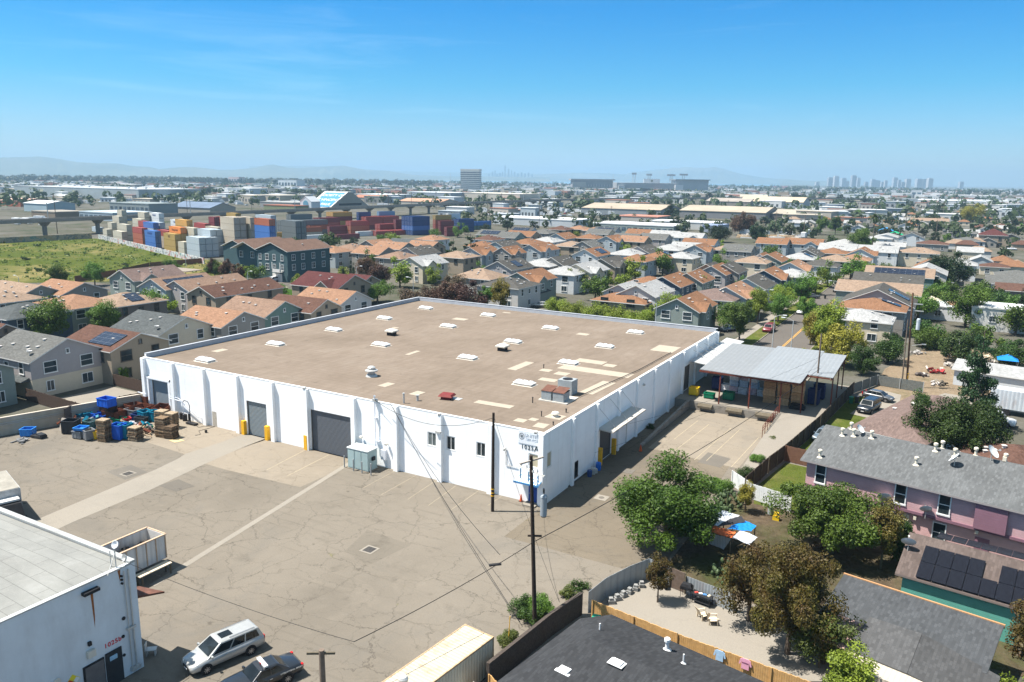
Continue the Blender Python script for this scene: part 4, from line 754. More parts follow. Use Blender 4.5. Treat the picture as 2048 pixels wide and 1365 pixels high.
def house(x, y, rz, Ln, W, ev, rh, kind, rc, wc, label=None, q=2, cross=0, solar=0, vents=4, group="houses of the tract", dish=0, two=None, name="house", trim=None, porch=0, cat="house"):
 """Ln along local y (ridge), front gable at -Ln/2. kind g gable, h hip. cross: +1/-1 small gable on that side"""
 t = thing(name, label or "house", cat, (x, y, 0), R(rz), group)
 rm = shingle(RC[rc][0]); wm = wallm(WCOL[wc][0]); w2, l2 = W/2, Ln/2; vis = 1 if rz == 0 else -1
 k = MB()
 if two:
  k.box(-w2+.0, w2, -l2, l2, 0, 2.8, 1); k.box(-w2-.03, w2+.03, -l2-.03, l2+.03, 2.803, ev, 0)
 else: k.box(-w2, w2, -l2, l2, 0, ev, 0)
 g = .0 if not two else .03
 if kind == 'g':
  for yy in (-l2-g, l2+g):
   i = k.add([(-w2-g, yy, ev+.001), (w2+g, yy, ev+.001), (0, yy, rh-.01)]); k.f.append((i, i+1, i+2) if yy < 0 else (i+2, i+1, i)); k.m.append(0)
 if cross:
  cw = min(2.3, W*.25); cz = ev+(rh-ev)*.62; cy_ = -l2*.45; cx0, cx1 = (w2, w2+.9) if cross > 0 else (-w2-.9, -w2)
  k.box(cx0, cx1, cy_-cw, cy_+cw, 2.7 if two else 0, ev-.002, 0); fx = w2+.9 if cross > 0 else -w2-.9
  k.face([(fx, cy_-cw, ev-.002), (fx, cy_+cw, ev-.002), (fx, cy_, cz-.02)] if cross > 0 else [(fx, cy_+cw, ev-.002), (fx, cy_-cw, ev-.002), (fx, cy_, cz-.02)])
 k.build("wall", [wm, wallm(WCOL[two][0]) if two else wm], t)
 r = MB(); fi = [rm, M_TRIM if trim is None else trim]
 if kind == 'g': roof_slab(r, w2, -l2-.4, l2+.4, ev, rh)
 else:
  o = .4; hr = max(0.01, l2-w2) if l2 >= w2 else .01; rr_ = rh-.02
  e = [(-w2-o, -l2-o, ev-.1), (w2+o, -l2-o, ev-.1), (w2+o, l2+o, ev-.1), (-w2-o, l2+o, ev-.1)]; e2 = [(a, b_, c+.16) for a, b_, c in e]; T1, T2 = (0, -hr, rr_), (0, hr, rr_)
  i = r.add(e+e2+[T1, T2])
  for f in ((i+4, i+5, i+8), (i+5, i+6, i+9, i+8), (i+6, i+7, i+9), (i+7, i+4, i+8, i+9)): r.f.append(f); r.m.append(0)
  for f in ((i, i+1, i+5, i+4), (i+1, i+2, i+6, i+5), (i+2, i+3, i+7, i+6), (i+3, i, i+4, i+7), (i+3, i+2, i+1, i)): r.f.append(f); r.m.append(1)
 if cross:
  sgn = 1 if cross > 0 else -1; xe = sgn*(w2+1.25); xr = sgn*w2*.35
  for s in (-1, 1):
   a = [(xr, cy_, cz+.15), (xe, cy_, cz+.15), (xe, cy_+s*(cw+.35), ev-.02), (xr*1.9, cy_+s*(cw+.35), ev-.02)]
   if s*sgn < 0: pass
   else: a = a[::-1]
   lo = [(p[0], p[1], p[2]-.14) for p in a]; i = r.add(lo+a); r.f.append((i+4, i+5, i+6, i+7)); r.m.append(0)
   for f in ((0, 1, 5, 4), (1, 2, 6, 5), (2, 3, 7, 6), (3, 0, 4, 7), (3, 2, 1, 0)): r.f.append(tuple(i+u for u in f)); r.m.append(1)
 ro = r.build("roof", fi, t)
 if q:
  fm = M_FRAMEW if wc not in 'tv' else M_FRAMED; s90 = 90 if vis > 0 else 270; sx = w2+(.035 if two else .005)
  fy = -l2-(.035 if two else .005); up_z = 4.25 if ev > 4 else 1.5
  for xx in ((-w2*.5, w2*.5) if W > 7 else (0,)):
   window(t, xx, fy, up_z, 0, rnd.choice((1.2, 1.8)) if q > 1 else 1.3, 1.6, fm, 'sash' if q > 1 else 'cross')
   if ev > 4 and rnd.random() < .75: window(t, xx+rnd.uniform(-.3, .3), -l2-.005, 1.5, 0, rnd.choice((1.0, 1.6)), 1.4, fm, 'slide')
  n_s = 3 if Ln > 10 else 2
  for i in range(n_s):
   yy = -l2+Ln*(i+.6)/(n_s+.3)
   if cross and abs(yy-cy_) < cw+.5: continue
   window(t, vis*sx, yy, up_z, s90, 1.0, 1.6 if i % 2 == 0 else 1.0, fm, 'sash')
   if ev > 4 and i % 2: window(t, vis*(w2+.005), yy, 1.5, s90, 1.2, 1.3, fm, 'slide')
  if cross: window(t, (w2+.905)*(1 if cross > 0 else -1), cy_, up_z, 90 if cross > 0 else 270, 1.3, 1.4, fm, 'cross')
  if kind == 'g' and q > 1 and rh-ev > 1.7: window(t, 0, fy, ev+.75, 0, .4, .6, fm, 'none', name="gable_vent")
 if porch:
  s = vis; px0 = s*w2; px1 = s*(w2+1.3)
  k = MB(); k.hexa([(min(px0, px1), -l2+.5, 2.55), (max(px0, px1), -l2+.5, 2.55), (max(px0, px1), l2*.2, 2.55), (min(px0, px1), l2*.2, 2.55)]+[(px, yy, 3.1 if abs(px) < w2+.1 else 2.65) for px, yy in ((min(px0, px1), -l2+.5), (max(px0, px1), -l2+.5), (max(px0, px1), l2*.2), (min(px0, px1), l2*.2))])
  k.build("porch_roof", shingle(RC['s'][0]), t)
 sl = (rh-ev)/w2
 for i in range(vents):
  u = rnd.uniform(.2, .75); yy = rnd.uniform(-.7, .7)*l2*(1 if kind == 'g' else .5); link("roof_vent", VT, t, (vis*u*w2, yy, rh-(u*w2)*sl+.12))
 if dish: link("satellite_dish", DISH, t, (vis*w2*.8, -l2*.7, rh-.8*w2*sl+.1), 2)
 if solar:
  s = vis; u0, u1 = .22, .82; y0, y1 = {1: (-.1, .72), 2: (-.8, .1), 3: (-.75, .75), 4: (-.25, .25)}[solar]; n = Vector((s*sl, 0, 1)).normalized()*.24
  ang = math.atan(sl)*s; cx = s*(u0+u1)/2*w2; wid = (u1-u0)*w2/math.cos(ang)
  k = MB().box(-wid/2, wid/2, y0*l2, y1*l2, 0, .06); so_ = k.build("solar_panels", M_SOLAR, t, (cx+n.x, 0, rh-abs(cx)*sl+n.z)); so_.rotation_euler = (0, ang, 0)
 if label is None or True: HOUSES.append(dict(o=t, x=x, y=y, rc=rc, wc=wc, kind=kind, solar=solar, fixed=label is not None, cross=cross))
 return t
def hz_(T, s, a, b, z): return G(T[0]+a/s, T[1]+b/s, z)
T1 = (0, 520); T2 = (400, 450); T3 = (780, 440); T4 = (1100, 430); T5 = (1400, 430); T6 = (1660, 430); TE = (1348, 300)
def gx(T, a, b, rc, wc, Ln=12, W=10.5, ev=5.4, rh=7.6, s=5.12, **k):      # ridge along x, the near gable apex given
 x, y = hz_(T, s, a, b, rh+.1); return house(x-Ln/2-.3, y, 90, Ln, W, ev, rh, 'g', rc, wc, **k)
def gy(T, a, b, rc, wc, Ln=13.6, W=9.4, ev=5.5, rh=7.8, s=5.12, **k):     # ridge along y
 x, y = hz_(T, s, a, b, rh+.1); return house(x, y+Ln/2+.3, 0, Ln, W, ev, rh, 'g', rc, wc, **k)
def hp(T, a, b, rc, wc, Ln=11.5, W=10.5, ev=5.4, rh=7.4, s=5.12, rz=0, **k):  # hip, the roof's top point given
 x, y = hz_(T, s, a, b, rh+.1); return house(x, y, rz, Ln, W, ev, rh, 'h', rc, wc, **k)
house(-80.0-6, .4, 90, 12.5, 11, 5.4, 7.9, 'g', 'G', 'p', "grey-roofed off-white house nearest the yard wall, two windows over a lean-to", vents=6, dish=1, porch=1, two='c')
house(-77.5-6, 10.6, 90, 12.5, 10.2, 5.3, 7.3, 'g', 'b', 't', "taupe house with a dark brown roof carrying a big solar array", solar=2, vents=1)
house(-82.2-6.2, 23.0, 90, 12.5, 11, 5.3, 7.6, 'g', 's', 'c', "cream house with a slate blue roof at the warehouse corner", vents=4, dish=1)
house(-79.6-6.2, 33.3, 90, 12.5, 10.2, 5.2, 7.3, 'g', 'O', 'k', "light grey house with an orange roof behind the left parapet", vents=3)
house(-80.8-6.2, 44.4, 90, 13, 10.5, 5.3, 7.7, 'g', 't', 'G', "green house with a tan roof behind the left parapet", vents=3)
house(-77.8-6, 52.8, 90, 13, 9.0, 5.2, 7.3, 'g', 'b', 't', "taupe house with a chocolate roof between the green and the grey-white one", vents=4)
house(-79.2-6, 63.4, 90, 13, 10.5, 5.3, 7.6, 'g', 'O', 'l', "grey-white house with an orange-tan roof, last before the lawn", vents=4)
house(-103.5, 83, 90, 15, 12.5, 5.2, 7.9, 'g', 'r', 't', "community house with a maroon roof and tall white windows", vents=3, cross=-1)
gx(T2, 1755, 520, 'r', 't', Ln=7, W=8, ev=3.4, rh=5.2, label="low maroon-roofed wing right of the community house", vents=1)
house(-80.4-5, -12.3, 90, 12, 9.5, 5.2, 7.3, 'g', 's', 'g', "grey-green house with a slate roof at the left edge behind the wall", vents=1)
gx(T1, 60, 660, 'b', 'v', Ln=9, W=7, ev=5.2, rh=7.0, label="dark taupe gable with one large white window at the left edge", vents=0)
hp(T1, 240, 430, 's', 'n', Ln=12, W=10.5, label="slate-roofed blue house behind the large garden tree", vents=6)
hp(T1, 760, 345, 'O', 'g', Ln=13, W=12, rz=90, label="orange hip-roofed grey-blue house between two garden trees", vents=5)
hp(T1, 1270, 325, 'T', 'v', Ln=12, W=11, label="light tan hip-roofed dark taupe house with small solar panels", solar=4)
gx(T1, 418, 262, 'T', 'g', Ln=15, W=11, label="big pinkish tan roofed house with a blank grey gable, far left")
gx(T1, 865, 235, 'O', 'k', Ln=12, W=11, label="grey house with a dusty orange roof nearest the field fence")
gy(T1, 1225, 105, 'R', 'g', Ln=15, W=10, ev=5.6, rh=8.0, label="grey-green house with a long brown roof beside the field", cross=1)
gy(T1, 1540, 195, 't', 'b', Ln=15, W=10, ev=5.4, rh=7.6, label="pale blue-grey house with a solar-panelled tan roof, second from the field", solar=3)
gy(T1, 1780, 215, 't', 'p', Ln=18, W=9.6, ev=5.4, rh=7.5, label="lilac-white house with a tan-brown roof, third from the field")
gy(T1, 2040, 275, 'b', 't', Ln=20, W=9.4, ev=5.3, rh=7.3, label="long taupe house with a chocolate roof, fourth from the field", dish=1, vents=5)
gx(T1, 70, 375, 't', 'c', Ln=8, W=7, ev=3.4, rh=5, label="small olive cream gable at the left edge", vents=0, q=1)
hp(T1, 40, 300, 'T', 'g', Ln=11, W=11, label="tan roof at the left edge beside the field")
tb = thing("apartment_house", "tall teal three-storey house with a many-gabled brown roof and white windows", "house", (-151, 117, 0))
tw = wallm(WCOL['T'][0]); k = MB().box(-15, -4.5, -9, 8, 0, 9.2).box(-4.5, 8.5, -10.5, 8, 0, 9.4).box(-26, -15, -5, 14, 0, 9.0); k.build("wall", tw, tb)
k = MB(); roof_slab(k, 5.5, -10.9, 10, 9.2, 11.4, x0=-10); roof_slab(k, 6.6, -11, 9, 9.4, 11.8, x0=2); roof_slab(k, 5.4, -5.4, 15, 9.0, 11.0, x0=-21)
k.build("roof", [shingle((.20, .13, .10)), M_TRIM], tb)
for xx, yy, zz in [(-10, -9, 9.2), (2, -10.5, 9.4), (-20.5, -5, 9.0)]: MB().face([(xx-5, yy-.01, zz), (xx+5, yy-.01, zz), (xx, yy-.01, zz+1.9)]).build("gable_wall", tw, tb)
for xx in (-13, -8): window(tb, xx, -9.005, 7.4, 0, 1.4, 1.8, kind='cross')
for xx in (-3, 0, 3, 6.3):
 for zz in (7.4, 4.4): window(tb, xx, -10.505, zz, 0, 1.0 if xx % 2 else 1.3, 1.7, kind='cross')
for yy in (-8, -4, .5, 5):
 for zz in (7.5, 4.5): window(tb, 8.505, yy, zz, 90, 1.3, 1.7, kind='cross')
MB().box(2, 6, -10.6, -10.5, 0, 2.5).build("garage_door", M_TRIM, tb); MB().box(3.0, 6.5, -11.7, -10.5, 3.0, 3.15).box(3.0, 3.2, -11.7, -11.5, 3.15, 6).box(6.3, 6.5, -11.7, -11.5, 3.15, 6).box(3, 6.5, -11.7, -11.6, 3.15, 4.0).build("balcony", M_TRIM, tb)
for i in range(6): link("roof_vent", VT, tb, (rnd.uniform(2, 6), rnd.uniform(-7, 6), 10.9))
gy(T2, 1020, 195, 'G', 'p', Ln=12, W=9.5, vents=3); hp(T2, 1360, 210, 'O', 'b', rz=90); hp(T2, 1560, 185, 't', 'b'); gy(T2, 1700, 160, 'O', 'k', Ln=13, cross=1); gx(T2, 1930, 230, 'O', 'k', Ln=12, q=1)
gx(T3, 190, 235, 'O', 'k', Ln=13); gx(T3, 325, 205, 's', 'g', Ln=14); gx(T3, 495, 225, 'O', 't', Ln=12, cross=-1); hp(T3, 430, 150, 'O', 'w', Ln=12)
gy(T3, 165, 285, 'd', 'p', vents=6); gy(T3, 200, 385, 'w', 'c', cross=1); hp(T3, 85, 318, 't', 'k', q=1); hp(T3, 690, 312, 'T', 't', Ln=11, W=12)
gy(T3, 820, 285, 'o', 'b', cross=1); gy(T3, 1140, 282, 'o', 'k', Ln=11, W=8, cross=1); hp(T3, 945, 212, 'o', 'k', q=1)
gy(T3, 1075, 225, 'd', 'b', vents=5); hp(T3, 1410, 186, 'o', 't', Ln=14); gy(T3, 1425, 255, 'o', 'b', Ln=16, cross=1); gy(T3, 1100, 425, 'd', 'p', solar=4, vents=5)
hp(T3, 930, 490, 'T', 'k', Ln=12, rz=90, ev=5.0); hp(T3, 1220, 580, 'd', 'l', Ln=12, W=12, label="grey hip-roofed off-white house with brown shutters by the street lamp"); gy(T3, 1300, 540, 'o', 'g', cross=1, porch=1, label="grey-green house with a big orange roof just behind the hedge", vents=2)
hp(T3, 1800, 465, 'w', 'w', Ln=12, W=11, label="white house with a pale grey hip roof beside the big orange one"); hp(T3, 1570, 388, 'w', 'k', Ln=12); gy(T3, 1650, 385, 'd', 'k', Ln=11, W=8.5)
hp(T3, 1860, 212, 'T', 't', Ln=12, W=11.5); hp(T3, 1610, 168, 'w', 'w', Ln=12, W=12); gy(T3, 1700, 140, 'o', 'b'); gx(T3, 1185, 110, 'G', 'g', Ln=13, solar=3); hp(T3, 1010, 150, 'b', 'w', q=1); gx(T3, 1500, 120, 'o', 't', Ln=14, q=1); gx(T3, 1480, 80, 'd', 'w', solar=3, q=1)
hp(T3, 1580, 88, 'G', 'k', q=1); hp(T3, 1750, 58, 'b', 't', q=1); gx(T3, 1340, 130, 'G', 'g', Ln=9, q=1)
gy(T4, 350, 352, 'o', 'w', solar=1); gy(T4, 330, 272, 'G', 'k', Ln=11); gy(T4, 575, 218, 'o', 'b', cross=1); gx(T4, 1010, 222, 'O', 't', Ln=12); gx(T4, 1225, 200, 'G', 'p', Ln=13); gx(T4, 930, 198, 'G', 'g', q=1)
gx(T4, 1045, 152, 'o', 'k', q=1); gx(T4, 1335, 168, 'w', 'b', Ln=14, q=1); gx(T4, 1590, 190, 'w', 'w', Ln=13, cross=-1); gx(T4, 700, 130, 's', 'b', solar=3, q=1); hp(T4, 410, 190, 'o', 't', q=1); hp(T4, 300, 105, 'O', 't', q=1); hp(T4, 470, 120, 'O', 'k', q=1); gx(T4, 640, 150, 'G', 'c', q=1)
hp(T4, 800, 340, 'w', 'w', Ln=13); gy(T4, 895, 325, 'd', 'p', Ln=14, vents=5); hp(T4, 890, 398, 'o', 'b', Ln=12); hp(T4, 1130, 368, 'o', 'k', Ln=11, solar=4); hp(T4, 1225, 295, 'w', 'w', Ln=13, W=12); hp(T4, 1350, 372, 'w', 'c', Ln=10, W=11); gx(T4, 1570, 290, 'w', 'w', Ln=12, W=8)
gx(T4, 1720, 252, 'o', 'w', Ln=14); gy(T4, 1480, 310, 'o', 'b', cross=1); hp(T4, 1810, 300, 'T', 'c', W=10); hp(T4, 1990, 290, 'd', 'k', Ln=11)
gy(T4, 265, 505, 'w', 'c', cross=1, label="cream house with a pale grey roof, dark shutters and a small porch"); gy(T4, 520, 450, 'd', 't', cross=1); gy(T4, 1150, 635, 'o', 'n', cross=0, label="navy house with an orange roof between pale grey and green ones"); hp(T4, 1020, 620, 'o', 'k', Ln=9, W=9, ev=4.4, rh=6, q=1)
gy(T4, 880, 725, 'w', 'l', label="white-sided house with a pale grey roof, second behind the hedge trees"); gy(T4, 700, 715, 'w', 'b', Ln=9, W=8, ev=4.6, rh=6.6, q=1); hp(T4, 800, 775, 'o', 't', Ln=13, W=13, ev=4.2, rh=6.1, label="taupe house with a wide low orange hip roof behind the hedge trees")
gy(T4, 1400, 598, 'o', 'g', Ln=12, W=8.5, dish=1); gy(T4, 1650, 525, 'o', 'p', Ln=12, W=8.5); gy(T4, 1770, 510, 'd', 'k', Ln=12, W=9); gy(T4, 1600, 505, 'd', 't', Ln=9, W=8, q=1)
hp(T4, 1700, 745, 'R', 'c', Ln=11.5, W=11, label="cream house with a tan hip roof and a chimney by the street"); gy(T4, 1300, 860, 'o', 'g', cross=1, label="nearest orange-gabled grey-green house behind the parapet corner", ev=5.3, rh=7.7)
hp(T5, 550, 415, 'T', 'c', Ln=12, W=11, dish=1); gy(T5, 265, 740, 'O', 'b', cross=1, label="pale blue house with an orange roof at the street lamp"); gy(T5, 475, 655, 'd', 'w', label="white house with a dark grey roof, third along the street"); gy(T5, 655, 570, 'o', 'n', cross=1)
hp(T5, 950, 545, 'w', 'b', Ln=10, W=10); gy(T5, 920, 490, 'O', 'w', cross=1); gy(T5, 690, 405, 'o', 'g', vents=5); gy(T5, 610, 400, 'o', 'w', Ln=9, W=7, q=1); hp(T5, 1030, 382, 'w', 'k', solar=4); gy(T5, 1085, 355, 'd', 'k'); hp(T5, 1365, 332, 'o', 'k'); hp(T5, 1250, 448, 'd', 'w', Ln=10); hp(T5, 1400, 402, 'T', 'c', Ln=11, W=11)
hp(T5, 1590, 395, 'O', 'w', Ln=10); gy(T5, 1645, 350, 'o', 'w', cross=1, Ln=14); gx(T5, 920, 245, 'o', 'b', Ln=13); gx(T5, 1275, 252, 'o', 'b', Ln=16, cross=-1); gx(T5, 1620, 305, 'w', 'w', Ln=14, W=10, q=1); gx(T5, 560, 312, 'G', 'k', Ln=11)
s6 = 5.278
gx(T6, 735, 335, 'w', 'w', Ln=15, W=9, s=s6); hp(T6, 950, 340, 'T', 'c', Ln=14, W=11, rz=90, s=s6); gy(T6, 1170, 485, 'o', 'n', s=s6, label="blue-grey house with an orange roof in the right-hand row of the street"); gy(T6, 1050, 480, 'o', 'b', Ln=9, W=8, s=s6, q=1); hp(T6, 1370, 450, 'w', 'w', Ln=11, s=s6)
gy(T6, 1020, 545, 'w', 'l', W=11, s=s6, label="white-walled pale grey roofed house at the white umbrellas"); gx(T6, 1115, 575, 'T', 'G', Ln=18, W=9.5, s=s6, solar=3, label="green house with a long solar array along its tan roof"); gx(T6, 1000, 645, 'd', 'k', Ln=17, W=9, s=s6, label="house with a long dark grey roof before the solar array"); gx(T6, 985, 740, 'T', 'g', Ln=19, W=9.5, s=s6, label="house with a tan roof partly cut by a grey one, right of the street")
gy(T6, 505, 790, 'd', 'p', Ln=14, W=15, ev=5.2, rh=8.6, s=s6, label="big lilac-grey house with a wide dark gable and a small solar panel", solar=4); hp(T6, 470, 868, 'o', 'k', Ln=11, W=13, s=s6, solar=4, label="house with a low orange hip roof and small solar panels by the power pole")
hp(TE, 1100, 925, 'w', 'c', Ln=9, W=12, s=2.926, ev=4.6, rh=6.6, label="cream garage with a pale grey hip roof behind the golden trees"); hp(T6, 250, 705+30, 'b', 'c', Ln=9, s=s6, q=1) if False else None
def describe():
 form = {'g': "gabled", 'h': "hip-roofed"}; used = {h['o']["label"] for h in HOUSES if h['fixed']}
 todo = [h for h in HOUSES if not h['fixed']]
 def look(h): return "%s house with a %s%s roof%s" % (WCOL[h['wc']][1], RC[h['rc']][1], " hip" if h['kind'] == 'h' else "", (" and solar panels" if h['solar'] else ""))
 def short(h): return "%s-roofed %s" % (RC[h['rc']][1], WCOL[h['wc']][1])
 rights = Vector((rt.x, rt.y)).normalized(); fwd = Vector((fw.x, fw.y)).normalized()
 for h in todo:
  p = Vector((h['x'], h['y'])); near = sorted(HOUSES, key=lambda q: (Vector((q['x'], q['y']))-p).length)[1:7]; cands = []
  def rel(q):
   d = Vector((q['x'], q['y']))-p; a, b_ = d.dot(rights), d.dot(fwd)
   return ("left of" if a > 0 else "right of") if abs(a) > abs(b_) else ("before" if b_ > 0 else "behind")
  def rank(lst):
   return [look(h)+", "+s for s in lst]
  cands = rank(["%s the %s one" % (rel(q), short(q)) for q in near])
  for c in cands:
   if c not in used and len(c.split()) <= 16: h['o']["label"] = c; used.add(c); break
  else: h['o']["label"] = look(h)+" in the back rows"
  h['o']["label"] = h['o']["label"].replace("a orange", "an orange").replace("a off", "an off")
describe()
for i, (a, b_) in enumerate((((-79, 5.6), (-64.0, 5.2)), ((-79, 17), (-64, 16.8)), ((-64.2, 5.2), (-63.2, 30)), ((-80, -6), (-66, -6.5)), ((-66, -6.5), (-63.9, 4.6)))):
 t = thing("garden_fence", "dark brown board fence between the tract gardens, %s" % ("before the off-white house", "between the taupe and the cream house", "along the warehouse's left wall", "at the left edge", "just behind the beige wall")[i], "fence", (a[0], a[1], 0), math.atan2(b_[1]-a[1], b_[0]-a[0])); k = MB(); ln = math.hypot(b_[0]-a[0], b_[1]-a[1])
 for j in range(int(ln/.3)): k.box(j*.3, j*.3+.28, -.03, .03, .05, 1.8+rnd.uniform(-.03, .03))
 k.build("panel", paint((.075, .05, .038), .9, .3, 3), t)
 for j in range(int(ln/2.5)+1): MB().box(j*2.5-.05, j*2.5+.05, .03, .12, 0, 1.85).build("post", paint((.06, .045, .035), .9, .3, 3), t)
for q in ([(-77.3, -4), (-66.5, -4.5), (-66, 5), (-77.3, 5)], [(-76, 6.2), (-64.5, 6), (-64.5, 11), (-76, 11)]): sheet("garden_patio", q, -.01, M_WALK)
sheet("garden_lawn", [(-76, 11.2), (-64.5, 11.2), (-64.5, 16.5), (-76, 16.5)], -.01, M_LAWN)
# the gardens and houses on the right
def roofvent(parent, x, y, z, kind, m=None):
 k = MB()
 if kind == 'flue': k.lathe((0, 0, 0), [(.3, 0), (.13, .12), (.11, .55), (.2, .6), (.2, .78), (.12, .84)], 10); nm = "flue"
 elif kind == 'pipe': k.cyl((0, 0, -.1), (0, 0, .6), .05).lathe((0, 0, -.02), [(.18, 0), (.06, .1)], 8); nm = "vent_pipe"
 elif kind == 'goose': k.cyl((0, 0, 0), (0, 0, .55), .06).cyl((0, 0, .55), (.22, 0, .62), .07); nm = "vent_pipe"
 else: k.box(-.35, .35, -.25, .25, 0, .12).box(-.5, .5, -.32, .32, -.02, .02); nm = "roof_vent"
 return k.build(nm, m or M_VW, parent, (x, y, z))
M_VW = paint((.62, .56, .45), .7, .1, name="cream_vent"); M_VWH = paint((.70, .70, .68), .5, .06, name="white_vent")
def siding(c, name="siding"):
 key = ("sd", c)
 if key in MC: return MC[key]
 m, nt, b, o = nodes(name); w = N(nt, "ShaderNodeTexWave", wave_type='BANDS', bands_direction='Z', wave_profile='SAW'); w.inputs["Scale"].default_value = 1.45; L(nt, coord(nt), w.inputs["Vector"])
 n = noise(nt, coord(nt), 1.1, 5, .7); cc = mix(nt, ramp(nt, w.outputs[1], [(0, .4), (.12, 0)]), ramp(nt, n.outputs[0], [(.3, mul(c, .88)), (.7, mul(c, 1.05))]), mul(c, .5))
 L(nt, cc, b.inputs["Base Color"]); b.inputs["Roughness"].default_value = .8; bump(nt, b, w.outputs[1], .4, .02); MC[key] = m; return m
def dish_at(x, y, z, label, s=1.0, rz=2.2, group=None):
 t = thing("satellite_dish", label, "satellite dish", (x, y, z), rz, group, s)
 MB().cyl((0, 0, -.1), (0, 0, .45), .03).build("mast", M_GALV, t)
 k = MB(); n = 20; prof = [(0, 0), (.18, .02), (.34, .07), (.45, .13)]
 rings = [[(math.cos(2*math.pi*i/n)*r, math.sin(2*math.pi*i/n)*r*1.05, z_) for i in range(n)] for r, z_ in prof[1:]]
 i0 = k.add([(0, 0, 0)]+[p for q in rings for p in q]+[(p[0], p[1], p[2]-.025) for q in rings for p in q])
 for i in range(n): k.f.append((i0, i0+1+i, i0+1+(i+1) % n)); k.m.append(0)
 for j in range(2):
  for i in range(n): a = i0+1+j*n; k.f.append((a+i, a+n+i, a+n+(i+1) % n, a+(i+1) % n)); k.m.append(0); a += 3*n; k.f.append((a+(i+1) % n, a+n+(i+1) % n, a+n+i, a+i)); k.m.append(0)
 d = k.build("reflector", paint((.62, .63, .62), .4, .06, name="dish_paint"), t, (0, 0, .6)); d.rotation_euler = (R(48), 0, 0)
 MB().cyl((0, 0, .02), (0, -.1, .5), .015).box(-.05, .05, -.16, -.04, .48, .58).build("feed_arm", M_GALV, d); return t
pk = thing("apartment_block", "long pink clapboard apartment block with a speckled grey roof full of cream flues", "apartment block", (22.6, 12.0, 0), R(-11))
M_PINK = siding((.60, .37, .36), "pink_siding"); M_PLUM = siding((.23, .115, .15), "plum_siding"); M_PSH = shingle((.165, .17, .17), "speckled_shingle")
PLen, PW_ = 30, 12.4
k = MB(); k.box(0, PLen, .4, PW_, 0, 2.85, 0).box(.0, PLen, .12, PW_, 2.853, 5.55, 1).box(14.6, 17.0, -.25, .12, 3.06, 5.5, 2)
k.box(-.02, PLen, .02, .118, 2.80, 3.05, 2)
for xx in (0, PLen): i = k.add([(xx, .12, 5.551), (xx, PW_, 5.551), (xx, PW_/2, 7.3)]); k.f.append((i, i+1, i+2)); k.m.append(1)
k.build("wall", [M_PINK, siding((.52, .32, .33), "shaded_pink_siding"), M_PLUM], pk)  # upper storey is the pink siding darkened, eave shade put into its colour
r_ = MB(); a = Matrix.Rotation(R(-90), 4, 'Z') @ Matrix.Identity(4); r_.T = Matrix.Translation((0, PW_/2, 0)) @ Matrix.Rotation(R(-90), 4, 'Z'); roof_slab(r_, PW_/2, -.5, PLen+.5, 5.5, 7.35, oh=.42); r_.build("roof", [M_PSH, paint((.30, .27, .26), .7, .1, name="brown_trim")], pk)
def pzr(v): return 7.35-abs(v-PW_/2)*(1.85/(PW_/2))+.16
for (u, v, kd) in [(1.6, 4.9, 'flue'), (2.6, 5.2, 'flue'), (4.2, 5.5, 'flue'), (1.0, .6, 'flue'), (1.9, 6.6, 'flue'), (9.9, 5.6, 'flue'), (10.2, 7.0, 'flue'), (11.6, 5.4, 'flue'), (13.0, 7.0, 'flue'), (9.0, 2.8, 'flue'), (15.4, 6.9, 'flue'), (20.3, 5.2, 'flue'), (19.8, 6.9, 'flue'), (24, 4, 'flue')]: roofvent(pk, u, v, pzr(v)-.04, kd)
MB().box(15.2, 15.5, 6.6, 6.9, 6.9, 7.8).build("chimney", M_VW, pk)
for u in (1.4, 8.6, 12.2, 19.4, 23.0): window(pk, u, .11, 4.35, 0, .85, 1.75, M_FRAMEW, 'sash')
for u in (7.6, 12.0): window(pk, u, .39, 1.55, 0, .95, 1.7, M_FRAMEW, 'sash')
MB().box(14.8, 15.9, .33, .39, 0, 2.1).build("door", M_PLUM, pk); MB().box(20.5, 21.5, .33, .39, 0, 2.1).build("door", M_PLUM, pk)
for u, z in ((10.0, 2.4), (14.9, 2.6), (19.2, 2.5)): MB().box(u-.12, u+.12, .05, .36, z-.15, z+.15).build("wall_light", M_VW, pk)
MB().box(9.0, 9.5, .25, .39, 1.9, 2.5).build("meter_box", M_VW, pk)
def pkw(u, v): c, s = math.cos(R(-11)), math.sin(R(-11)); return (22.6+u*c-v*s, 12.0+u*s+v*c)
for (u, v, z, sc, lab) in [(7.4, -.3, 2.9, 1.35, "satellite dish on a bracket at the pink wall's left part"), (10.9, -.3, 2.9, 1.15, "smaller satellite dish on the pink wall below the middle window")]: x, y = pkw(u, v); dish_at(x, y, z, lab, sc, 3.4)
for (u, v, sc, lab) in [(3.0, 5.6, 1.0, "satellite dish at the left end of the speckled roof"), (14.4, 5.9, 1.35, "largest satellite dish on the ridge of the speckled roof"), (11.9, 3.9, 1.2, "satellite dish seen edge-on on the speckled roof slope")]: x, y = pkw(u, v); dish_at(x, y, pzr(v), lab, sc, 1.2 if v > 5 else 4.6)
hq = house(31.3, 43.9, -16, 21.5, 8.2, 2.75, 4.5, 'h', 'R', 'b', "low blue-grey cottage with a brown shingled hip roof next to the lawn", vents=3, q=0, group="single houses on the right")
k = MB()
for yy in (-9.1,): window(hq, -2, -10.76, 1.7, 0, 1.5, .9, M_FRAMED, 'slide'); window(hq, 1.6, -10.76, 1.7, 0, 1.3, .9, M_FRAMED, 'slide')
house(41.3, 31.5, 20, 11, 9, 2.7, 4.4, 'h', 'b', 'c', "low cream house with a dark red-brown hip roof under the big tree", vents=4, q=1, group="single houses on the right")
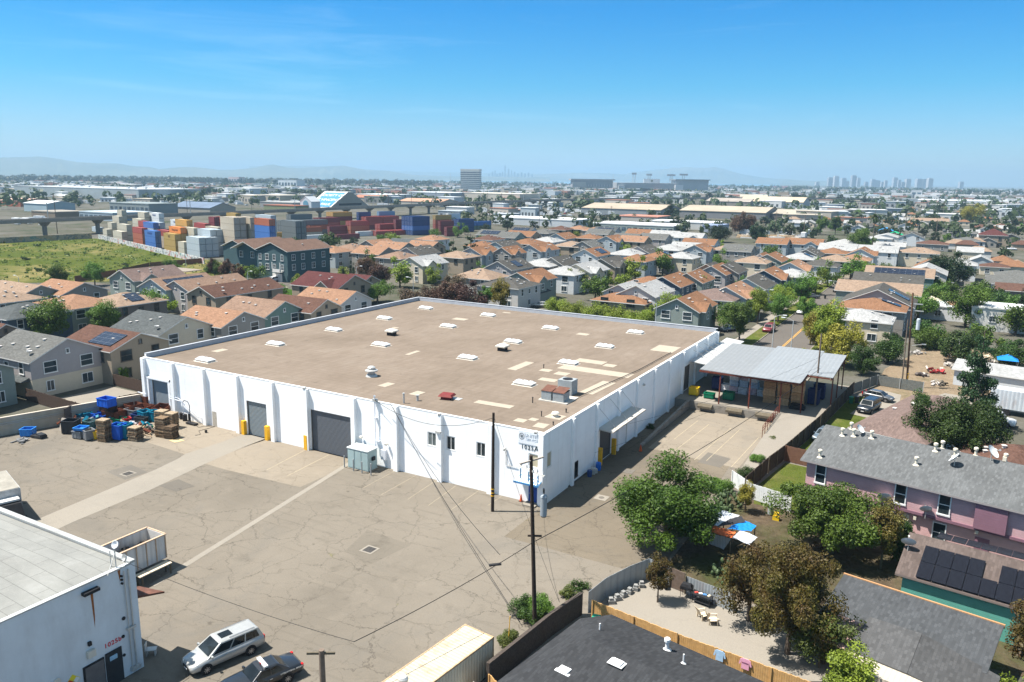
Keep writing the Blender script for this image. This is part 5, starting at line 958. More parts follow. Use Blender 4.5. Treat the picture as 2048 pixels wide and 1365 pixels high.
th_ = thing("teal_house", "teal clapboard house with a brown roof covered in black solar panels", "house", (32.2, -3.0, 0), R(-8))
MB().box(0, 15, 0, 8, 0, 3.0).build("wall", siding((.11, .36, .29), "teal_siding"), th_)
r_ = MB(); r_.T = Matrix.Translation((0, 4, 0)) @ Matrix.Rotation(R(-90), 4, 'Z'); roof_slab(r_, 4, -.5, 15.5, 2.95, 4.6, oh=.3); r_.build("roof", [shingle((.16, .125, .11)), paint((.2, .16, .14), .7, .1, name="dark_trim")], th_)
for yy in (0,): MB().face([(0-.01, 0, 3.0), (-.01, 4, 4.55), (-.01, 8, 3.0)]).build("gable_wall", siding((.11, .36, .29)), th_)
sa = math.atan(1.65/4)
def panel(u0, u1, v0, v1): # v measured up the slope from the eave
 k = MB().box(0, u1-u0, 0, v1-v0, 0, .05); o = k.build("solar_panel", M_SOL2, th_, (u0, v0*math.cos(sa)-.25, 2.92+v0*math.sin(sa)+.22)); o.rotation_euler = (sa, 0, 0); return o
M_SOL2 = paint((.012, .013, .018), .18, .3, 4, name="black_solar_glass"); M_SOL2 = M_SOL2
for i in range(4): panel(.9+i*1.02, 1.88+i*1.02, 1.7, 3.4)
for i in range(9): panel(.9+i*1.02, 1.88+i*1.02, .0, 1.66)
for i in range(3): panel(6.0+i*1.02, 6.98+i*1.02, 1.7, 3.4)
for i in range(11):
 o = MB().box(0, .98, 0, 1.66, 0, .05).build("solar_panel", M_SOL2, th_, (1.3+i*1.02, 5.0, 4.45)); o.rotation_euler = (-.12, 0, 0)
dish_at(32.3, -.9, 3.9, "satellite dish at the left gable of the teal house", 1.2, 3.2)
sd = thing("long_shed", "long low building with a dark shingled roof and an orange eave board", "shed", (28.4, -6.3, 0), R(-11))
k = MB().box(.3, 9.9, -4.6, -.1, 0, 2.5); k.build("wall", paint((.42, .35, .25), .8, .1, name="cream_board"), sd)
MB().hexa([(0, -5.2, 2.45), (10.3, -5.2, 2.45), (10.3, 0, 3.3), (0, 0, 3.3), (0, -5.2, 2.55), (10.3, -5.2, 2.55), (10.3, 0, 3.4), (0, 0, 3.4)]).build("roof", shingle((.10, .105, .11), "slate_shingle"), sd)
MB().box(-.05, 10.35, .0, .14, 3.2, 3.47).build("eave_board", paint((.42, .23, .11), .8, .15, 4, name="orange_board"), sd)
sb = thing("cream_shed", "cream boarded shed with a worn dark roof and white double doors", "shed", (30.0, -11.4, 0), R(-8))
MB().box(.2, 8.0, -5.2, -.2, 0, 2.35).build("wall", ribbed((.48, .42, .33), 'x', .3, .8, 0, .1, name="cream_planks"), sb)
MB().hexa([(0, -3.4, 2.35), (3.8, -3.8, 2.35), (3.8, .4, 3.0), (.6, .4, 3.0), (0, -3.4, 2.45), (3.8, -3.8, 2.45), (3.8, .4, 3.1), (.6, .4, 3.1)]).build("roof", shingle((.125, .125, .125)), sb)
MB().hexa([(3.82, -3.8, 2.36), (8.4, -4.6, 2.1), (8.4, -.6, 2.4), (3.82, .4, 3.0), (3.82, -3.8, 2.46), (8.4, -4.6, 2.2), (8.4, -.6, 2.5), (3.82, .4, 3.1)]).build("roof", shingle((.10, .10, .10)), sb)
MB().box(3.0, 5.4, -5.28, -5.2, .1, 2.1).build("door", paint((.55, .62, .68), .6, .1, name="white_blue_door"), sb)
rs = thing("rusty_lean_to", "lean-to with a rusty striped corrugated roof beside the cream shed", "lean-to", (28.3, -12.2, 0), R(-8))
MB().hexa([(-.2, -2.0, 2.2), (2.4, -2.4, 2.2), (2.6, .6, 2.8), (.2, .8, 2.8), (-.2, -2.0, 2.26), (2.4, -2.4, 2.26), (2.6, .6, 2.86), (.2, .8, 2.86)]).build("roof", ribbed((.42, .27, .24), 'y', .45, .7, .1, .25, name="rusty_tin"), rs)
for px in ((0, -1.8), (2.2, -2.1), (2.3, .4), (.3, .5)): MB().cyl((px[0], px[1], 0), (px[0], px[1], 2.2), .06).build("post", M_WOODD, rs)
MB().box(2.25, 2.4, -2.3, -2.2, 0, 2.1).build("door", paint((.08, .25, .45), .6, .2, name="blue_board"), rs)
tag(MB().box(-1.6, 1.6, -1.2, 1.2, 2.2, 2.32).box(-1.5, 1.5, -1.1, 1.1, 0, 2.2).build("white_shed", paint((.62, .60, .57), .7, .15, dirt=.3, name="shed_white"), None, (40.2, -15.4, 0), R(-8)), "small white flat-roofed shed at the lower right corner", "shed")
bh = thing("cottage", "blue cottage with a big charcoal hip roof and white vents at the bottom", "house", (12.7, -26.6, 0), R(-9))
MB().box(.45, 12.6, -4.6, 6.3, 0, 2.75).build("wall", siding((.035, .10, .19), "blue_siding"), bh)
k = MB(); e = [(0, -5.2, 2.7), (13.4, -5.2, 2.7), (13.4, 6.9, 2.7), (1.4, 7.4, 2.7), (0, 5.6, 2.7)]; top = [(3.0, 2.0, 4.4), (11.0, 1.6, 4.4)]
i = k.add([(a, b_, c+.14) for a, b_, c in e]+top+e)
for f in ((0, 1, 6, 5), (1, 2, 6), (2, 3, 5, 6), (3, 4, 5), (4, 0, 5)): k.f.append(tuple(i+t for t in f)); k.m.append(0)
for j in range(5): k.f.append((i+7+j, i+7+(j+1) % 5, i+(j+1) % 5, i+j)); k.m.append(1)
k.f.append(tuple(i+7+j for j in (4, 3, 2, 1, 0))); k.m.append(1)
k.build("roof", [shingle((.062, .064, .068), "charcoal_shingle"), M_TRIM], bh)
for (u, v, z, kd) in [(3.2, -.9, 3.75, 'flat'), (5.6, 1.0, 4.3, 'flat'), (6.6, 5.4, 3.35, 'flue'), (2.6, 3.9, 3.7, 'pipe'), (8.2, 4.4, 3.65, 'pipe'), (9.8, .6, 4.2, 'goose'), (5.2, -2.9, 3.2, 'pipe'), (6.7, -3.2, 3.1, 'flue'), (7.8, -3.0, 3.2, 'pipe'), (9.6, -3.4, 3.05, 'goose'), (11.6, -2.5, 3.3, 'flat')]: roofvent(bh, u, v, z, kd, M_VWH)
window(bh, .44, -3.0, 1.7, 270, 1.6, 1.1, M_FRAMEW, 'slide'); window(bh, 2.6, -4.61, 1.7, 0, 1.8, 1.1, M_FRAMEW, 'slide')
def fence(name, pts, h, m, label, post=None, th=.06, gap=0.0, cat="fence", z0=0.0, rail=None, step=2.4):
 t = thing(name, label, cat, (pts[0][0], pts[0][1], 0)); o = Vector((pts[0][0], pts[0][1]))
 for a, b_ in zip(pts[:-1], pts[1:]):
  a = Vector(a)-o; b_ = Vector(b_)-o; d = b_-a; ln = d.length; ang = math.atan2(d.y, d.x)
  k = MB(); k.T = Matrix.Translation((a.x, a.y, 0)) @ Matrix.Rotation(ang, 4, 'Z')
  if gap:
   nb = int(ln/gap)
   for i in range(nb): k.box(i*gap, i*gap+gap*.93, -th/2, th/2, z0+.05, z0+h+rnd.uniform(-.03, .03))
  else: k.box(0, ln, -th/2, th/2, z0, z0+h)
  k.build("panel", m, t)
  if post is not None:
   n = max(1, int(ln/step))
   for i in range(n+1):
    q = MB(); q.T = Matrix.Translation((a.x, a.y, 0)) @ Matrix.Rotation(ang, 4, 'Z'); q.box(ln*i/n-.05, ln*i/n+.05, -.12, -.12+.08, 0, z0+h+.05); q.build("post", post, t)
 return t
M_FD = paint((.06, .045, .035), .9, .35, 3, name="dark_fence_board"); M_FR = paint((.16, .085, .055), .9, .25, 3, name="red_brown_board"); M_FO = paint((.50, .295, .115), .85, .28, 3, name="new_cedar"); M_FT = ribbed((.30, .33, .345), 'x', .25, .5, .2, .1, name="tin_fence"); M_REED = paint((.075, .06, .05), .95, .5, 8, name="reed_screen")
fence("board_fence", [(16.6, 13.4), (17.4, 21), (18.2, 26.2), (19.9, 41.1), (21.6, 62.5)], 1.95, M_FD, "long dark board fence between the dock ramp and the lawns", M_WOODD, gap=.16)
fence("board_fence", [(18.3, 26.1), (22.4, 25.4)], 1.9, M_FR, "short red-brown board fence joining the pink block", M_FR, gap=.16)
fence("lattice_fence", [(14.9, 15.2), (17.5, 12.6), (21.6, 11.4)], 1.7, paint((.62, .63, .62), .6, .12, 3, name="white_lattice"), "white lattice-topped fence between garden and lawn", M_FRAMEW, th=.05, gap=.22)
fence("chain_link_fence", [(21.6, 62.6), (24.3, 70.5), (31, 69.5)], 1.7, paint((.14, .15, .14), .7, .3, 4, name="chain_link"), "chain link fence screened with dark mesh beyond the dock", M_GALV, th=.02, gap=.12)
fence("garden_fence", [(12.7, -16.8), (19.4, -17.8), (28.9, -18.7), (33, -19)], 1.8, M_FO, "new orange cedar fence in front of the charcoal roof", M_FO, gap=.15)
fence("tin_fence", [(11.9, -15.8), (12.2, -13.2), (13.1, -10.4), (14.0, -8.4), (16.0, -8.9)], 1.75, M_FT, "curved corrugated tin fence around the patio corner", None, th=.03)
fence("board_gate", [(16.0, -8.9), (17.3, -9.15)], 1.7, paint((.15, .11, .085), .9, .3, 4, name="gate_board"), "weathered brown board gate between two tin fences", M_WOODD, gap=.12)
fence("tin_fence", [(17.35, -9.2), (21.4, -10.0)], 1.5, M_FT, "grey tin fence behind the barbecue and the table", M_WOODD, th=.03)
fence("reed_fence", [(10.0, -27.2), (10.4, -23.6), (10.8, -19.9), (11.5, -16.2)], 1.8, M_REED, "dark reed-covered fence beside the yard with weeds along it", None, th=.25)
fence("picket_fence", [(10.3, -27.4), (12.3, -28.6)], 1.2, M_FO, "short bit of cedar fence at the bottom beside the container", M_FO, gap=.14)
sh = thing("patchwork_shelter", "makeshift shelter roofed with tin sheets and orange, blue and black tarps", "shelter", (18.6, .6, 0))
T_ = lambda a, b: (1180+a/3.938, 900+b/3.938)
def tarp(pts, m, nm, z, zs=None):
 k = MB(); P_ = []
 for i, (a, b_) in enumerate(pts): zz = z if zs is None else zs[i]; x, y = G(*T_(a, b_), zz); P_.append((x-18.6, y-.6, zz))
 n = 6; gr = []
 for j in range(n+1):
  for i in range(n+1):
   u, v = i/n, j/n; p = [(1-u)*(1-v)*P_[0][c]+u*(1-v)*P_[1][c]+u*v*P_[2][c]+(1-u)*v*P_[3][c] for c in range(3)]; p[2] += rnd.uniform(-.05, .05); gr.append(p)
 i0 = k.add(gr)
 for j in range(n):
  for i in range(n): a = i0+j*(n+1)+i; k.f.append((a, a+1, a+n+2, a+n+1)); k.m.append(0)
 return k.build(nm, m, sh)
M_TINW = ribbed((.50, .52, .54), 'x', .25, .5, .1, .12, name="shelter_tin"); M_TAO = paint((.55, .13, .04), .8, .15, 2, name="orange_tarp"); M_TAB = paint((.01, .19, .55), .6, .15, 2, name="blue_tarp"); M_TAK = paint((.035, .035, .04), .8, .3, 3, name="black_tarp")
tarp([(880, 430), (1060, 480), (1010, 600), (880, 590)], M_TINW, "tin_sheet", 2.3); tarp([(1060, 480), (1180, 520), (1080, 560), (1000, 600)], M_TINW, "tin_sheet", 2.35)
tarp([(1080, 555), (1190, 520), (1230, 570), (990, 605)], M_TAK, "black_tarp", 2.42); tarp([(1200, 545), (1310, 600), (1270, 640), (1080, 620)], M_TAB, "blue_tarp", 2.40)
tarp([(965, 595), (1150, 650), (1115, 692), (960, 650)], M_TAO, "orange_tarp", 2.36); tarp([(1120, 690), (1190, 630), (1320, 690), (1250, 750)], M_TINW, "tin_sheet", 2.3); tarp([(950, 655), (1115, 700), (1050, 785), (940, 740)], M_TINW, "hanging_sheet", 1.6, (2.3, 2.3, .9, .9))
for a, b_ in ((900, 590), (1110, 700), (1240, 750), (1300, 610), (1060, 490)): x, y = G(*T_(a, b_), 2.25); MB().cyl((x-18.6, y-.6, 0), (x-18.6, y-.6, 2.25), .05).build("post", M_WOODD, sh)
def cactus(px, py, r, label):
 x, y = G(px, py); k = MB()
 for i in range(46):
  a = rnd.uniform(0, 6.28); q = r*math.sqrt(rnd.random()); z = rnd.uniform(.2, r*1.3)*(1.15-q/r*.6); w_ = rnd.uniform(.13, .2)
  k.T = Matrix.Translation((math.cos(a)*q, math.sin(a)*q, z)) @ Matrix.Rotation(rnd.uniform(0, 3), 4, 'Z') @ Matrix.Rotation(rnd.uniform(-.5, .5), 4, 'Y')
  n = 8; k.prism([(math.cos(t*2*math.pi/n)*w_, math.sin(t*2*math.pi/n)*w_*1.35) for t in range(n)], -.03, .03) if False else k.lathe((0, 0, 0), [(.03, -w_*1.5), (w_*.9, -w_*.6), (w_, .3*w_), (w_*.6, w_*1.2), (.02, w_*1.5)], 7)
 k.T = None; k.cyl((0, 0, 0), (0, 0, r), .12)
 return tag(k.build("cactus", F_CACT, None, (x, y, 0)), label, "cactus")
cactus(1455, 1012, 1.5, "large prickly pear by the corner of the lattice fence"); cactus(1440, 1035, 1.1, "smaller prickly pear beside the tin shelter roof"); cactus(1458, 1160, 1.4, "prickly pear behind the tin fence by the bronze tree")
tree(*G(1490, 1025), 1.2, 'vase', 2, 'gold', "thin yellowish shrub before the lattice fence", "shrub", "shrub")
bb = thing("barbecue", "black covered kettle barbecue at the tin fence", "barbecue", (17.6, -9.75, 0))
MB().box(-.45, .45, -.3, .3, .75, 1.0).box(-.42, .42, -.27, .27, 1.0, 1.2, tp=.08).build("firebox", M_BLK, bb)
for sx in (-.4, .4):
 for sy in (-.25, .25): MB().cyl((sx, sy, 0), (sx, sy, .75), .02).build("leg", M_BLK, bb)
tb_ = thing("side_table", "black metal table strewn with papers and tools", "table", (18.95, -10.05, 0), R(-8))
MB().box(-.75, .75, -.35, .35, .72, .78).build("tabletop", M_BLK, tb_); MB().box(-.7, .7, -.3, .3, .2, .24).build("shelf", M_BLK, tb_)
for sx in (-.7, .7):
 for sy in (-.3, .3): MB().box(sx-.025, sx+.025, sy-.025, sy+.025, 0, .72).build("leg", M_BLK, tb_)
for i, (nm, c) in enumerate((("red paper packet on the black table", (.5, .08, .06)), ("white paper packet on the black table", (.7, .7, .68)), ("blue packet on the black table", (.1, .25, .5)), ("cream folded cloth on the black table", (.6, .55, .42)))): tag(MB().box(-.14, .14, -.1, .1, 0, .05).box(-.1, .08, -.07, .07, .05, .08).build("packet", paint(c, .8, .1), None, (18.45+i*.33, -10.0, .78), rnd.uniform(0, 2)), nm, "packet")
M_CH = paint((.62, .52, .38), .8, .12, 4, name="pale_wood")
def chair(x, y, rz, lab):
 t = thing("garden_chair", lab, "chair", (x, y, 0), rz)
 MB().hexa([(-.3, -.3, .35), (.3, -.3, .35), (.3, .3, .28), (-.3, .3, .28), (-.3, -.3, .38), (.3, -.3, .38), (.3, .3, .31), (-.3, .3, .31)]).build("seat", M_CH, t)
 k = MB()
 for i in range(5): k.hexa([(-.3+i*.12, .25, .3), (-.2+i*.12, .25, .3), (-.2+i*.12, .28, .3), (-.3+i*.12, .28, .3), (-.3+i*.12, .62, 1.0), (-.2+i*.12, .62, 1.0), (-.2+i*.12, .65, 1.0), (-.3+i*.12, .65, 1.0)])
 k.build("backrest", M_CH, t)
 for sx in (-1, 1): MB().box(sx*.36-.05, sx*.36+.05, -.35, .4, .55, .58).build("armrest", M_CH, t); MB().box(sx*.33-.03, sx*.33+.03, -.33, -.25, 0, .55).build("leg", M_CH, t); MB().box(sx*.33-.03, sx*.33+.03, .25, .35, 0, .55).build("leg", M_CH, t)
chair(19.6, -12.0, 2.4, "pale wooden garden chair facing the patio"); chair(20.4, -12.3, 2.0, "pale wooden garden chair half under the bronze tree")
wl = thing("car_wheel", "silver spoked car wheel with tyre leaning on the tin fence", "wheel", (15.75, -9.3, .35), R(-60))
MB().cyl((0, -.11, 0), (0, .11, 0), .34, n=20).build("tyre", M_BLK, wl); k = MB().cyl((0, -.13, 0), (0, .0, 0), .06, n=10)
for i in range(5): a = i*1.2566; k.cyl((0, -.12, 0), (math.cos(a)*.24, -.12, math.sin(a)*.24), .03, n=5)
k.build("rim", M_GALV, wl)
for i in range(6): x, y = 12.9+i*.22, -13.6+i*.72; tag(MB().box(-.28, .28, -.2, .2, 0, .3).box(-.2, .1, -.15, .15, .3, .5).build("breeze_block", paint((.25, .25, .24), .95, .3, 4), None, (x, y, 0), .6+i*.3), "grey block in the row along the curved tin fence, %s from the cedar fence" % ("first", "second", "third", "fourth", "fifth", "sixth")[i], "concrete block", "blocks along the curved tin fence")
def cloth(x, y, z, m, lab, cat):
 k = MB(); P_ = [(-.2, 0), (-.34, -.1), (-.42, -.45), (-.32, -.47), (-.24, -.2), (-.25, -.75), (.25, -.75), (.24, -.2), (.32, -.47), (.42, -.45), (.34, -.1), (.2, 0)]
 i = k.add([(a, -.04, b_) for a, b_ in P_]+[(a, .0, b_) for a, b_ in P_]); n = len(P_); k.f.append(tuple(i+j for j in range(n))); k.f.append(tuple(i+n+j for j in reversed(range(n)))); k.m += [0, 0]
 for j in range(n): k.f.append((i+j, i+n+j, i+n+(j+1) % n, i+(j+1) % n)); k.m.append(0)
 return tag(k.build(cat, m, None, (x, y, z), R(-5)), lab, cat)
p = G(1442, 1300, 1.4); cloth(22.4, -18.2, 1.78, paint((.35, .52, .70), .8, .2, 5), "pale blue shirt hung over the cedar fence", "shirt")
pj = cloth(24.1, -18.36, 1.85, paint((.70, .34, .45), .8, .12, 5), "pink sweatshirt with dark lettering hung over the cedar fence", "sweatshirt")
pj.name = "sweatshirt"
k = MB()
for i, (w_, h_) in enumerate(((.05, .1), (.06, .1), (.05, .1), (.06, .1), (.05, .1))): k.box(-.2+i*.085, -.14+i*.085, -.052, -.043, -.34, -.26)
k.build("lettering", paint((.2, .05, .12), .8, .1), pj)
def wbin(x, y, m, lab, rz=0.0):
 t = thing("wheelie_bin", lab, "wheelie bin", (x, y, 0), rz, "wheelie bins")
 MB().hexa([(-.22, -.22, .08), (.22, -.22, .08), (.22, .22, .08), (-.22, .22, .08), (-.29, -.33, 1.0), (.29, -.33, 1.0), (.29, .33, 1.0), (-.29, .33, 1.0)]).build("body", m, t)
 MB().box(-.31, .31, -.35, .38, 1.0, 1.08, tp=.03).build("lid", m, t)
 for sx in (-.25, .25): MB().cyl((sx-.04, .22, .1), (sx+.04, .22, .1), .1, n=12).build("wheel", M_BLK, t)
wbin(13.3, -17.6, P((.02, .30, .18), "green_bin"), "green wheelie bin behind the cedar fence", .2); wbin(14.6, -18.0, P((.22, .07, .05), "brown_bin"), "brown wheelie bin behind the cedar fence", .1); wbin(15.3, -18.2, P((.02, .10, .40), "blue_bin"), "blue wheelie bin behind the cedar fence", .0)
wbin(22.0, 56.6, M_PG, "green wheelie bin beside the black pickup", .1); wbin(22.7, 57.4, M_PK, "black wheelie bin beside the black pickup", .1)
tag(MB().lathe((0, 0, 0), [(.18, 0), (.25, .1), (.25, .95), (.12, 1.1), (.12, 1.25)], 14).build("gas_bottle", M_ACG, None, (*G(1540, 1030), 0)), "dark grey gas bottle by the lattice fence", "gas bottle")
tag(MB().box(-.3, .3, -.25, .25, 0, .5).box(-.2, .2, -.2, .2, .5, .75).build("water_cooler", M_PY, None, (*G(1552, 1040), 0)), "yellow plastic box at the lattice fence", "box")
gs = house(43.5, 80.0, 80, 16, 7, 2.6, 3.6, 'g', 'w', 'w', "long white garage with a pale grey roof beside the dirt lot", vents=0, q=0, group="single houses on the right")
for i in range(4): MB().box(3.505, 3.56, -6+i*3.4, -3.6+i*3.4, 0, 2.2).build("garage_door", ribbed((.45, .47, .48), 'y', .3, .5, 0, .1, name="garage_door_metal"), gs)
trl = thing("box_trailer", "white ribbed box trailer at the right edge of the dirt lot", "trailer", (39.6, 62.5, 0), R(-8))
MB().box(0, 7, 0, 2.5, .9, 3.6).build("box", ribbed((.55, .58, .60), 'x', .5, .5, 0, .2, name="trailer_side"), trl)
for xx in (1.2, 2.2, 5.6): MB().cyl((xx, -.02, .45), (xx, .3, .45), .45, n=14).build("wheel", M_BLK, trl)
jn = 0
for (px, py, c, lab, sz) in [(1870, 745, (.35, .04, .04), "red scrap heap on the dirt lot", 1.3), (1905, 735, (.45, .42, .38), "pale timber heap on the dirt lot", 1.2), (1845, 752, (.12, .1, .09), "dark scrap heap by the black scrap panel", 1.0), (1900, 715, (.22, .12, .07), "brown furniture heap by the garage", 1.4), (1925, 705, (.5, .48, .45), "white appliance heap by the garage", 1.2), (1985, 725, (.5, .4, .28), "plywood heap before the blue gazebo", 1.6), (2000, 735, (.3, .3, .33), "grey scrap heap before the blue gazebo", 1.3), (1880, 770, (.2, .17, .13), "low timber heap at the lot's edge", 1.2), (1835, 708, (.4, .38, .35), "picnic-table-like white frame by the hedge", 1.0)]:
 x, y = G(px, py); k = MB()
 for i in range(22): k.obox((rnd.gauss(0, sz*.5), rnd.gauss(0, sz*.5), rnd.uniform(.08, sz*.45)), (rnd.uniform(.2, .9)*sz, rnd.uniform(.1, .5)*sz, rnd.uniform(.08, .35)), rnd.uniform(0, 3), rnd.uniform(-.5, .5), rnd.uniform(-.5, .5), i % 3)
 tag(k.build("scrap_heap", [paint(c, .9, .3, 3), paint(mul(c, .45), .9, .3, 3), paint((.42, .38, .34), .9, .3, 3)], None, (x, y, 0)), lab, "scrap heap", kind=None)
gz = thing("gazebo", "blue pop-up gazebo beside the box trailer", "gazebo", (*G(2012, 742), 0))
MB().hexa([(-1.6, -1.6, 2.1), (1.6, -1.6, 2.1), (1.6, 1.6, 2.1), (-1.6, 1.6, 2.1), (-.05, -.05, 3), (.05, -.05, 3), (.05, .05, 3), (-.05, .05, 3)]).build("canopy", M_TAB, gz)
for a in (-1.5, 1.5):
 for b_ in (-1.5, 1.5): MB().cyl((a, b_, 0), (a, b_, 2.1), .03).build("leg", M_GALV, gz)
s6 = 5.278
def flat(px, py, w_, d_, h, c, lab, rz=0.0, z=None, name="flat_roofed_building", group=None):
 x, y = G(px, py, h); t = thing(name, lab, "building", (x, y, 0), rz, group)
 MB().box(-w_/2, w_/2, -d_/2, d_/2, 0, h).build("wall", paint(c, .85, .1, .6), t); MB().box(-w_/2-.15, w_/2+.15, -d_/2-.15, d_/2+.15, h+.002, h+.3).build("parapet", paint(mul(c, 1.1), .85, .1, .6), t)
 MB().box(-w_/2+.3, w_/2-.3, -d_/2+.3, d_/2-.3, h+.3, h+.34).build("roof", paint((.55, .56, .57), .8, .15, .5), t); window(t, -w_/5, -d_/2-.01, h*.55, 0, 1.2, 1.2, M_FRAMEW, 'cross'); window(t, w_/2+.01, 0, h*.55, 90, 1.2, 1.2, M_FRAMEW, 'cross'); return t
flat(2015, 615, 14, 10, 5, (.55, .54, .50), "white stucco bungalow with a flat roof at the right edge"); flat(1910, 612, 17, 9, 3.2, (.60, .60, .60), "low building with a white flat roof under the tall green trees")
house(*G(1925, 603, 4.3), 10, 9, 9, 3, 4.4, 'h', 'O', 'c', "small garage with an orange-tan hip roof behind the white flat roof", vents=0, q=1, group="single houses on the right")
tag(MB().hexa([(-2.6, -2.6, 2.2), (2.6, -2.6, 2.2), (2.6, 2.6, 2.2), (-2.6, 2.6, 2.2), (-.1, -.1, 3.4), (.1, -.1, 3.4), (.1, .1, 3.4), (-.1, .1, 3.4)]).cyl((0, 0, 0), (0, 0, 2.5), .1).cyl((2.3, 2.3, 0), (2.3, 2.3, 2.3), .06).cyl((-2.3, -2.3, 0), (-2.3, -2.3, 2.3), .06).build("garden_tent", paint((.55, .47, .35), .8, .1), None, (*G(1860, 618), 0)), "beige garden tent behind the power pole", "tent")
for (px, py, c, lab) in [(1892, 572, (.30, .45, .62), "pale blue patio umbrella behind the umbrella-side house"), (1897, 581, (.66, .66, .70), "white patio umbrella behind the tract")]:
 x, y = G(px, py); t = thing("patio_umbrella", lab, "umbrella", (x, y, 0)); MB().cyl((0, 0, 0), (0, 0, 2.6), .04).build("pole", M_GALV, t); MB().lathe((0, 0, 2.2), [(1.9, 0), (1.0, .4), (.05, .62)], 8).build("canopy", paint(c, .8, .05), t)
# vehicles
def carpaint(c, met=.0, name="car_paint"):
 key = ("cp", c)
 if key in MC: return MC[key]
 m, nt, b, o = nodes(name); n = noise(nt, coord(nt), 2.5, 5, .7); L(nt, ramp(nt, n.outputs[0], [(.3, mul(c, .85)), (.7, c)]), b.inputs["Base Color"])
 b.inputs["Roughness"].default_value = .32; b.inputs["Metallic"].default_value = met; b.inputs["Coat Weight"].default_value = .6; b.inputs["Coat Roughness"].default_value = .08; MC[key] = m; return m
M_TYRE = paint((.018, .018, .018), .9, .1, name="tyre_rubber"); M_ALLOY = paint((.42, .42, .43), .3, .1, metal=.7, name="alloy"); M_AUTOG = glass((.012, .016, .018), .05, name="car_glass")
M_HEAD = paint((.75, .75, .72), .15, .05, name="headlamp"); M_TAIL = paint((.45, .01, .01), .3, .05, name="tail_lamp"); M_PLATE = paint((.6, .6, .58), .5, .05, name="plate")
WH = None
def wheel_mesh():
 global WH
 if WH: return WH
 a = MB(); a.cyl((0, -.11, 0), (0, .11, 0), .33, n=22); t = a.mesh("tyre", [M_TYRE]); b_ = MB(); b_.cyl((0, -.118, 0), (0, -.10, 0), .21, n=20, mi=1)
 for i in range(8): q = i*math.pi/4; b_.obox((math.cos(q)*.115, -.122, math.sin(q)*.115), (.19, .02, .035), 0, 0, -q)
 b_.cyl((0, -.13, 0), (0, -.12, 0), .05, n=10); WH = (t, b_.mesh("rim", [M_ALLOY, M_BLK])); return WH
PROF = {
 'minivan': (5.1, [(0, .62, .72), (.12, .78, .86), (.5, .90, .94), (1.25, 1.02, .98), (4.6, 1.10, .98), (5.0, 1.08, .94), (5.1, .95, .88)], (1.0, 2.05, 4.72, 5.05, 1.02, 1.72, .93, .74), (.95, 4.0), True),
 'sedan': (5.1, [(0, .60, .76), (.12, .74, .88), (.6, .84, .95), (1.6, .93, .97), (3.9, .96, .97), (4.9, .94, .92), (5.1, .80, .84)], (1.55, 2.35, 3.55, 4.25, .92, 1.44, .88, .66), (.98, 3.95), False),
 'suv': (4.9, [(0, .70, .80), (.1, .92, .90), (.5, 1.0, .95), (1.3, 1.08, .98), (4.6, 1.12, .98), (4.85, 1.1, .95), (4.9, .9, .90)], (1.2, 1.75, 4.45, 4.85, 1.08, 1.80, .92, .76), (.92, 3.85), True),
 'hatch': (4.3, [(0, .58, .74), (.12, .72, .84), (.6, .84, .89), (1.2, .92, .91), (3.8, .97, .91), (4.2, .95, .86), (4.3, .8, .8)], (.95, 1.75, 3.3, 4.15, .92, 1.46, .83, .64), (.8, 3.45), True),
}
